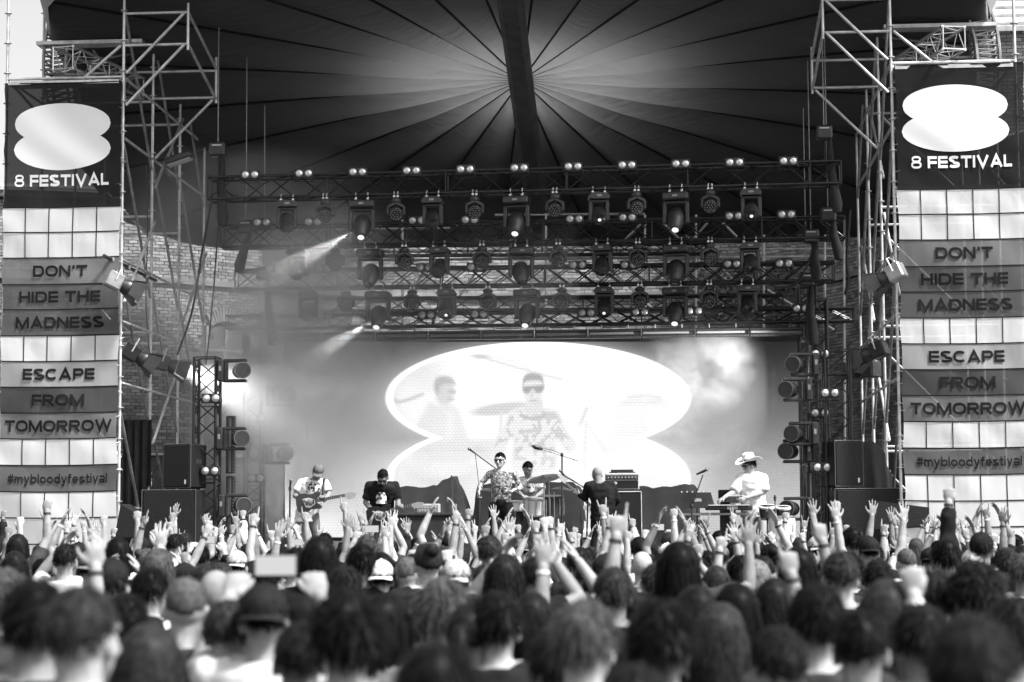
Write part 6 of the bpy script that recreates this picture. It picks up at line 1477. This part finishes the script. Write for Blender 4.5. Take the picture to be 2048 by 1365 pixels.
def print_mat(name, a, b, sc):
    m = bpy.data.materials.new(name); m.use_nodes = True; nt = m.node_tree; bs = nt.nodes['Principled BSDF']; bs.inputs['Roughness'].default_value = .9; tc = nt.nodes.new('ShaderNodeTexCoord'); v = nt.nodes.new('ShaderNodeTexVoronoi'); v.inputs['Scale'].default_value = sc; nz = nt.nodes.new('ShaderNodeTexNoise'); nz.inputs['Scale'].default_value = sc * .6; r = nt.nodes.new('ShaderNodeValToRGB')
    r.color_ramp.elements[0].position = .42; r.color_ramp.elements[1].position = .5; r.color_ramp.elements[0].color = (a, a, a, 1); r.color_ramp.elements[1].color = (b, b, b, 1)
    mx = nt.nodes.new('ShaderNodeMath'); mx.operation = 'ADD'; ml = nt.nodes.new('ShaderNodeMath'); ml.operation = 'MULTIPLY'; ml.inputs[1].default_value = .5
    nt.links.new(tc.outputs['Object'], v.inputs['Vector']); nt.links.new(tc.outputs['Object'], nz.inputs['Vector']); nt.links.new(v.outputs['Distance'], mx.inputs[0]); nt.links.new(nz.outputs['Fac'], mx.inputs[1]); nt.links.new(mx.outputs[0], ml.inputs[0]); nt.links.new(ml.outputs[0], r.inputs[0]); nt.links.new(r.outputs[0], bs.inputs['Base Color']); return m
def patch(o, L, x0, x1, y0, y1, dy, m, bulge=.03, name='shirt_print'):
    mb = MB(); vs = []
    for j in range(5):
        for i in range(7):
            f = i / 6; p = L((x0 + (x1 - x0) * f, y0 + (y1 - y0) * j / 4, dy - bulge * math.sin(math.pi * f))); vs.append(p)
    mb.add(vs, [(j * 7 + i, (j + 1) * 7 + i, (j + 1) * 7 + i + 1, j * 7 + i + 1) for j in range(4) for i in range(6)]); return mb.build(name, m, o, 60)
# guitarist in a cap
o1, B1, O1, L1 = performer('guitarist in a pale cap and white printed shirt playing at the left', 31.6, 618, dict(
    spine=[(613, 1032, .02), (618, 1010, 0), (624, 985, -.02), (629, 962, -.05)], head=(636, 945, -.12), headM=RZ(180) @ RX(-32) @ RY(-14), girth=1.0, legs=[[(603, 1030, 0), (600, 1070, 0), (-.16, 0, .09)], [(626, 1030, 0), (632, 1070, 0), (.12, 0, .09)]],
    arms=[((603, 967, 0), (590, 992, -.05), (613, 1003, -.24), (622, 1007, -.27), (0, 1, -.2), (.5, -.3, .6), 'grip'), ((650, 968, 0), (658, 990, -.05), (648, 1002, -.26), (646, 995, -.3), (0, -.5, .6), (-.8, 0, .3), 'grip')]), 'white', .7, 'grey', 'crop', 'brown')
on_head(o1, B1, CAPS['cap'], 'cap', CM['grey']); patch(o1, L1, 611, 640, 964, 990, -.15, print_mat('dark_shirt_print', .02, .5, 22), .05)
# bent guitarist in black
o2, B2, O2_, L2 = performer('guitarist in a black printed shirt and sunglasses bent over his instrument', 31.3, 765, dict(
    spine=[(764, 1040, .06), (764, 1015, .03), (764, 990, -.03), (764, 969, -.1)], head=(766, 955, -.2), headM=RZ(180) @ RX(-40), girth=1.08, legs=[[(753, 1036, 0), (750, 1072, 0), (-.13, 0, .09)], [(776, 1036, 0), (780, 1072, 0), (.13, 0, .09)]],
    arms=[((739, 972, -.03), (731, 1006, -.05), (752, 1030, -.24), (762, 1036, -.27), (0, .8, -.4), (.6, -.3, .5), 'grip'), ((790, 972, -.03), (796, 1004, -.05), (799, 1023, -.26), (802, 1016, -.31), (0, -.3, .8), (-.8, 0, .3), 'grip')]), 'black', .8, 'charcoal', 'crop', 'dark')
on_head(o2, B2, SHADES, 'sunglasses', M_BLKPL); patch(o2, L2, 752, 773, 985, 1008, -.16, print_mat('pale_shirt_print', .06, .65, 20), .05); patch(o2, L2, 746, 782, 976, 979, -.155, print_mat('lettered_shirt_print', .02, .5, 45), .05)
# tattooed singer
def tattoo():
    m = bpy.data.materials.new('tattooed_skin'); m.use_nodes = True; nt = m.node_tree; b = nt.nodes['Principled BSDF']; b.inputs['Roughness'].default_value = .5; tc = nt.nodes.new('ShaderNodeTexCoord'); sx = nt.nodes.new('ShaderNodeSeparateXYZ'); nt.links.new(tc.outputs['Object'], sx.inputs[0])
    nz = nt.nodes.new('ShaderNodeTexNoise'); nz.inputs['Scale'].default_value = 16; nz.inputs['Detail'].default_value = 3; nz.inputs['Distortion'].default_value = 1.5; v = nt.nodes.new('ShaderNodeTexVoronoi'); v.feature = 'DISTANCE_TO_EDGE'; v.inputs['Scale'].default_value = 15
    for q in (nz, v): nt.links.new(tc.outputs['Object'], q.inputs['Vector'])
    r = nt.nodes.new('ShaderNodeValToRGB'); r.color_ramp.elements[0].position = .44; r.color_ramp.elements[1].position = .56; r.color_ramp.elements[0].color = (.06, .06, .06, 1); r.color_ramp.elements[1].color = (.42, .42, .42, 1); nt.links.new(nz.outputs['Fac'], r.inputs[0])
    r2 = nt.nodes.new('ShaderNodeValToRGB'); r2.color_ramp.elements[0].position = .03; r2.color_ramp.elements[1].position = .08; r2.color_ramp.elements[0].color = (.3, .3, .3, 1); nt.links.new(v.outputs['Distance'], r2.inputs[0])
    mu = nt.nodes.new('ShaderNodeMix'); mu.data_type = 'RGBA'; mu.blend_type = 'MULTIPLY'; mu.inputs[0].default_value = 1; nt.links.new(r.outputs[0], mu.inputs[6]); nt.links.new(r2.outputs[0], mu.inputs[7])
    th = nt.nodes.new('ShaderNodeMapRange'); zneck = (at(1003, 941, 31.7) - Vector((0, 0, ST_Z))).z; th.inputs[1].default_value = zneck - .02; th.inputs[2].default_value = zneck + .01; nt.links.new(sx.outputs['Z'], th.inputs[0])
    fm = nt.nodes.new('ShaderNodeMix'); fm.data_type = 'RGBA'; fm.inputs[7].default_value = (.38, .38, .38, 1); nt.links.new(th.outputs[0], fm.inputs[0]); nt.links.new(mu.outputs[2], fm.inputs[6]); nt.links.new(fm.outputs[2], b.inputs['Base Color']); return m
o3, B3, O3, L3 = performer('bare-chested singer covered in tattoos wearing wraparound sunglasses', 31.7, 1003, dict(
    spine=[(1003, 1010, .02), (1003, 990, 0), (1003, 965, -.01), (1003, 941, -.02)], head=(1000, 921, -.05), headM=RZ(168), girth=1.02, legs=[[(990, 1014, 0), (988, 1062, 0), (-.14, 0, .09)], [(1015, 1014, 0), (1018, 1062, 0), (.14, 0, .09)]],
    arms=[((979, 949, 0), (962, 968, -.02), (957, 984, -.18), (955, 994, -.22), (1, .2, -.2), (.3, -1, 0), 'grip'), ((1028, 949, 0), (1042, 976, .0), (1021, 984, -.2), (1011, 985, -.24), (0, .8, -.2), (.1, -.2, .9), 'relax')]), None, .6, 'black', 'crop', 'black', skin=tattoo())
on_head(o3, B3, SHADES, 'sunglasses', M_BLKPL)
# drummer
o4, B4, O4, L4 = performer('drummer in an open pale shirt seated behind the cymbal', 34.0, 1060, dict(
    spine=[(1066, 1018, .1), (1065, 1002, .07), (1063, 980, .02), (1060, 958, -.02)], head=(1056, 938, -.08), headM=RZ(215) @ RX(-22), girth=1.0, legs=[[(1052, 1020, .05), (1042, 1022, -.4), (-.3, -.45, .09)], [(1080, 1020, .05), (1090, 1022, -.4), (.3, -.45, .09)]],
    arms=[((1044, 962, 0), (1035, 984, -.1), (1045, 992, -.34), (1052, 996, -.42), (0, 0, -1), (.9, 0, .1), 'grip'), ((1078, 962, 0), (1085, 984, -.1), (1072, 994, -.34), (1064, 998, -.42), (0, 0, -1), (-.9, 0, .1), 'grip')]), 'pale', .8, 'denim', 'crop', 'dark')
patch(o4, L4, 1052, 1070, 963, 985, -.13, print_mat('drummer_shirt_print', .04, .5, 24), .05)
for wr, tp in (((1045, 992, -.38), (1062, 1003, -.75)), ((1072, 994, -.38), (1090, 1000, -.7))):
    p = L4(wr) + O4; t = thing('drumstick', 'thin drumstick in the %s hand of the drummer' % ('left-side' if wr[0] < 1060 else 'right-side'), 'drumstick', p); MB().tube((0, 0, 0), L4(tp) + O4 - p, .007, .005, 6).build('stick', mat('pale_wood', .5, .6), t)
t = thing('drum_stool', 'round black drum stool under the drummer', 'stool', O4 + Vector((.06, .12, 0))); zz = B4['spine'][0].z - .17; MB().lathe([(.17, zz - .07), (.18, zz - .03), (.17, zz)], (0, 0, 0), None, 18).build('seat', M_BLKPL, t, 50); MB().tube((0, 0, .1), (0, 0, zz - .06), .02).build('post', M_ALU, t)
for k in range(3): a = 2.1 * k; MB().tube((0, 0, .2), (.22 * math.cos(a), .22 * math.sin(a), .01), .012, n=6).build('leg', M_ALU, t)
# bassist with his back turned
o5, B5, O5, L5 = performer('bald bassist in a dark suit with his back turned by the amplifier', 32.3, 1203, dict(
    spine=[(1206, 1032, .02), (1206, 1010, 0), (1203, 988, 0), (1198, 967, .02)], head=(1194, 950, .08), headM=RZ(20) @ RX(-28), girth=1.1, toe=(0, 1, 0), legs=[[(1194, 1034, 0), (1190, 1072, 0), (-.13, 0, .09)], [(1218, 1034, 0), (1222, 1072, 0), (.13, 0, .09)]],
    arms=[((1177, 972, .02), (1170, 996, .1), (1158, 990, .3), (1150, 984, .34), (0, -.6, .6), (.5, 0, .6), 'grip'), ((1223, 972, .02), (1235, 1000, .05), (1218, 1018, .28), (1208, 1020, .34), (0, -1, 0), (-.3, 0, .8), 'relax')]), CM['black'], 1.9, 'black', None)
# keyboard player in a straw hat
o6, B6, O6, L6 = performer('keyboard player in a pale cowboy hat and loose white shirt', 32.2, 1503, dict(
    spine=[(1508, 1022, .05), (1507, 1002, .04), (1505, 975, .02), (1502, 949, 0)], head=(1498, 931, -.02), headM=RZ(122) @ RX(-10), girth=1.05, loose=.035, legs=[[(1497, 1024, 0), (1495, 1066, 0), (-.13, 0, .09)], [(1520, 1024, 0), (1522, 1066, 0), (.13, 0, .09)]],
    arms=[((1481, 957, 0), (1468, 984, -.1), (1447, 996, -.3), (1438, 1001, -.36), (0, .2, -1), (.6, -.5, 0), 'relax'), ((1526, 957, 0), (1528, 984, -.05), (1492, 996, -.3), (1482, 1001, -.36), (0, .2, -1), (-.6, -.5, 0), 'relax')]), 'white', .95, 'pale', 'short', 'dark')
on_head(o6, B6, SHADES, 'sunglasses', M_BLKPL)
hat = MB(); V = []; nu = 30
for j, (r, z, kx) in enumerate(((.0, .2, 1), (.05, .205, 1), (.078, .19, 1), (.092, .12, 1), (.1, .075, 1), (.16, .068, 1), (.2, .075, 1), (.2, .07, 1), (.1, .062, 1))):
    for i in range(nu):
        a = 2 * math.pi * i / nu; x, y = math.sin(a), math.cos(a); rr = r * (1 + .0 * kx); zz = z
        if r > .12: zz += .055 * (abs(x) ** 3) * (r - .1) / .1 - .03 * max(0, abs(y)) ** 2 * (r - .1) / .1
        if j <= 2: zz -= .025 * math.exp(-(x * r / .03) ** 2)
        V.append(Vector((rr * x * (.9 if r > .12 else .92), -.01 + rr * y * 1.15, zz)))
hat.add(V, [(j * nu + i, j * nu + (i + 1) % nu, (j + 1) * nu + (i + 1) % nu, (j + 1) * nu + i) for j in range(8) for i in range(nu)])
hm_ = hat.mesh('hat', 60); on_head(o6, B6, hm_, 'hat', mat('straw_hat', .62, .85, 0, .15, 40, .3))
MBh = MB().lathe([(.1, .078), (.102, .08), (.099, .1), (.095, .102)], (0, 0, 0), None, 20); hb = on_head(o6, B6, MBh.mesh('hat_band', 60), 'hat_band', CM['charcoal'])
# guitars
def guitar(label, body_px, neck_a, neck_b, Y, dy, mbody, head_len=.17, scale=1.0, name='electric_guitar'):
    c = at(body_px[0], body_px[1], Y + dy); A = at(neck_a[0], neck_a[1], Y + dy); Bn = at(neck_b[0], neck_b[1], Y + dy + (neck_b[2] if len(neck_b) > 2 else 0)); t = thing(name, label, 'guitar', c)
    u = (Bn - A).normalized(); n = Vector((0, -1, 0)); n = (n - u * n.dot(u)).normalized(); v = n.cross(u); k = scale
    out = [(-.2, .0), (-.19, .11), (-.12, .16), (-.03, .15), (.04, .12), (.1, .125), (.17, .15), (.22, .12), (.19, .075), (.14, .045), (.14, -.03), (.18, -.06), (.21, -.1), (.17, -.125), (.09, -.115), (.02, -.11), (-.05, -.145), (-.13, -.15), (-.19, -.1)]
    def q(x, y, z): return u * (x * k) + v * (y * k) + n * (z * k)
    N = len(out); MB().add([q(x, y, .0) for x, y in out] + [q(x, y, -.045) for x, y in out] + [q(0, 0, .003)], [(i, (i + 1) % N, 2 * N) for i in range(N)] + [tuple(range(2 * N - 1, N - 1, -1))] + [(i, i + N, (i + 1) % N + N, (i + 1) % N) for i in range(N)]).build('body', mbody, t, 35)
    pg = [(-.08, .07), (.02, .075), (.12, .03), (.12, -.04), (.02, -.085), (-.05, -.06)]; MB().add([q(x, y, .006) for x, y in pg], [tuple(range(6))]).build('pickguard', mat('pale_pickguard', .7, .4), t)
    for x in (-.02, .04, .1): MB().bbox(q(x, 0, .012), (.02, .02, .07), .004).build('pickup', M_BLKPL, t)
    L0 = (Bn - c).dot(u); s = (A - c).dot(u); W = .024; off = (A - c) - u * s
    nk = MB().add([q(x / k, y, z) + off for x in (.12, L0) for y, z in ((-W, .012), (W, .012), (W * .8, -.012), (-W * .8, -.012))], [(0, 1, 5, 4), (1, 2, 6, 5), (2, 3, 7, 6), (3, 0, 4, 7), (0, 3, 2, 1), (4, 5, 6, 7)]).build('neck', mat('dark_fretboard', .08, .5), t)
    fr = MB(); i = 0
    while .16 + i * .032 < L0: fr.box(q((.16 + i * .032) / k, 0, .0135) + off, (.004, .004, .05)); i += 1
    tag(fr.build('frets', M_ALU, nk), kind='stuff')
    hs = [(L0, -.024), (L0 + .03, -.05), (L0 + head_len, -.045), (L0 + head_len + .02, .0), (L0 + head_len * .6, .03), (L0, .024)]
    MB().add([q(x / k, y, .004) + off for x, y in hs] + [q(x / k, y, -.012) + off for x, y in hs], [tuple(range(6)), tuple(range(11, 5, -1))] + [(i, i + 6, (i + 1) % 6 + 6, (i + 1) % 6) for i in range(6)]).build('headstock', mat('pale_maple', .42, .5), t)
    for j in range(4): MB().ball(q((L0 + .03 + j * head_len / 4.5) / k, -.058, 0) + off, .011, 6, 4).build('tuner', M_ALU, t)
guitar('dark electric guitar with a pale neck held by the guitarist in the cap', (616, 1006), (638, 1001), (690, 991, -.1), 31.6, -.24, mat('dark_guitar_paint', .06, .3))
guitar('dark guitar slung low on the bent guitarist', (757, 1032), (779, 1021), (824, 1011, -.1), 31.3, -.24, mat('black_guitar_paint', .02, .3))
guitar('pale-headed bass guitar held away from the crowd by the bassist', (1196, 1020), (1160, 992), (1132, 966, .05), 32.3, .36, mat('pale_bass_paint', .4, .35), name='bass_guitar')
for o, B, L, pts, nm in ((o1, B1, L1, [(648, 962, .08), (649, 958, -.06), (647, 975, -.16), (645, 995, -.2)], 'guitar_strap'),):
    MB().path(catmull([L(p) for p in pts], 5), [.022] * 16, 6, flat=.3).build(nm, M_BLKPL, o, 60)
# ------------------------------------------------------------------ stage smoke
def smoke_box(name, lo, hi, blobs, dens, scale, label, thr=(.35, .75), aniso=0.0):
    """blobs: (centre px, py, Y, rx, ry, rz, strength) in metres; density = noise * sum of soft blobs"""
    o = MB().box(((lo[0] + hi[0]) / 2, (lo[1] + hi[1]) / 2, (lo[2] + hi[2]) / 2), (hi[0] - lo[0], hi[1] - lo[1], hi[2] - lo[2])).build(name, None); tag(o, label, 'smoke', kind='stuff')
    m = bpy.data.materials.new(name + '_volume'); m.use_nodes = True; nt = m.node_tree; nt.nodes.clear(); out = nt.nodes.new('ShaderNodeOutputMaterial'); pv = nt.nodes.new('ShaderNodeVolumePrincipled'); pv.inputs['Color'].default_value = (.95, .95, .95, 1); pv.inputs['Anisotropy'].default_value = aniso; nt.links.new(pv.outputs[0], out.inputs['Volume'])
    tc = nt.nodes.new('ShaderNodeTexCoord'); tot = None
    def N(ty): return nt.nodes.new(ty)
    for px, py, Y, rx, ry, rz, st in blobs:
        c = at(px, py, Y); mp = N('ShaderNodeMapping'); mp.vector_type = 'POINT'; mp.inputs['Location'].default_value = (-c.x / rx, -c.y / ry, -c.z / rz); mp.inputs['Scale'].default_value = (1 / rx, 1 / ry, 1 / rz); nt.links.new(tc.outputs['Object'], mp.inputs[0])
        ln = N('ShaderNodeVectorMath'); ln.operation = 'LENGTH'; nt.links.new(mp.outputs[0], ln.inputs[0]); mr = N('ShaderNodeMapRange'); mr.interpolation_type = 'SMOOTHSTEP'; mr.inputs[1].default_value = 1; mr.inputs[2].default_value = .1; mr.inputs[3].default_value = 0; mr.inputs[4].default_value = st; nt.links.new(ln.outputs['Value'], mr.inputs[0])
        if tot is None: tot = mr.outputs[0]
        else:
            ad = N('ShaderNodeMath'); ad.operation = 'ADD'; nt.links.new(tot, ad.inputs[0]); nt.links.new(mr.outputs[0], ad.inputs[1]); tot = ad.outputs[0]
    nz = N('ShaderNodeTexNoise'); nz.inputs['Scale'].default_value = scale; nz.inputs['Detail'].default_value = 3.5; nz.inputs['Roughness'].default_value = .55; nz.inputs['Distortion'].default_value = .6; nt.links.new(tc.outputs['Object'], nz.inputs['Vector'])
    r = N('ShaderNodeMapRange'); r.inputs[1].default_value = thr[0]; r.inputs[2].default_value = thr[1]; r.inputs[3].default_value = .03; r.inputs[4].default_value = 1.0; nt.links.new(nz.outputs['Fac'], r.inputs[0])
    m1 = N('ShaderNodeMath'); m1.operation = 'MULTIPLY'; nt.links.new(r.outputs[0], m1.inputs[0]); nt.links.new(tot, m1.inputs[1]); m2 = N('ShaderNodeMath'); m2.operation = 'MULTIPLY'; m2.inputs[1].default_value = dens; nt.links.new(m1.outputs[0], m2.inputs[0]); nt.links.new(m2.outputs[0], pv.inputs['Density'])
    o.data.materials.append(m); return o
smoke_box('smoke', (-8.0, 32.7, 1.35), (0.8, 37.5, 8.4), [(470, 560, 34.6, 3.4, 1.9, 3.6, .42), (960, 560, 34.6, 4.0, 1.6, 1.6, .12), (545, 800, 35.5, 2.0, 2.0, 2.6, 2.2), (640, 900, 36.3, 1.8, 1.0, 1.3, 1.5), (620, 720, 36.4, 1.5, .9, 1.2, 1.4), (640, 560, 35.2, 2.2, 2.2, 1.5, .7), (650, 500, 33.8, 1.3, 1.4, 1.0, .8), (740, 760, 36.4, 1.9, 1.1, 1.8, .55), (760, 960, 36.6, 3.0, .9, 1.1, .4)], 1.7, .75, 'pale stage smoke drifting over the left lamp tower and screen edge', (.33, .72))
smoke_box('smoke', (0.9, 35.2, 1.35), (6.4, 37.5, 5.9), [(1385, 745, 36.8, 1.15, .8, .95, 2.0), (1440, 720, 36.8, .8, .7, .7, 1.8), (1480, 930, 36.8, 1.5, .7, .8, .5), (1330, 850, 36.9, .9, .6, .7, .4)], 3.6, 1.6, 'billowing smoke plume at the upper right edge of the bright eight', (.47, .66))
S.cycles.volume_step_rate = 4.0; S.cycles.volume_max_steps = 64
# beams of the shining lamps
for k, (o, kd_, lit) in enumerate(LITS):
    if lit != 2: continue
    a = o.location + Vector((0, -.2, -.62)); big = proj(a)[0] < 800
    l = bpy.data.lights.new('lamp_beam', 'SPOT'); l.energy = 14000 if big else 2500; l.spot_size = R(16 if big else 10); l.spot_blend = .4; l.shadow_soft_size = .06
    q = link('lamp_beam', l, o); q.location = (0, -.16, -.62)
    x, y = proj(a); tgt = at(x - 170, y + 95, a.y + 1.0) if big else at(x, y + 300, a.y - 3)
    q.rotation_euler = (tgt - a).to_track_quat('-Z', 'Y').to_euler()

for nm, e, tgt in (('lower dark one inside the left', 800, (670, 850, 36.0)), ('lower dark one inside the right', 850, (1430, 770, 36.6))):
    for o in [x for x in bpy.data.objects if x.name.startswith('barn_door_flood') and nm in x.get('label', '')]:
        l = bpy.data.lights.new('flood_light', 'SPOT'); l.energy = e; l.spot_size = R(52); l.spot_blend = .8; l.shadow_soft_size = .08
        T = at(*tgt); a = Vector(o.location); d = (T - a).normalized(); q = d.to_track_quat('Y', 'Z'); o.rotation_euler = q.to_euler()
        z = link('flood_light', l, o); z.location = (0, .3, 0); z.rotation_euler = (R(90), 0, 0)
        MB().lathe([(.1, .24), (.0001, .25)], (0, 0, 0), Matrix.Rotation(R(-90), 4, 'X'), 14).build('glowing_glass', emis('flood_glow', 3 * EXK), o)
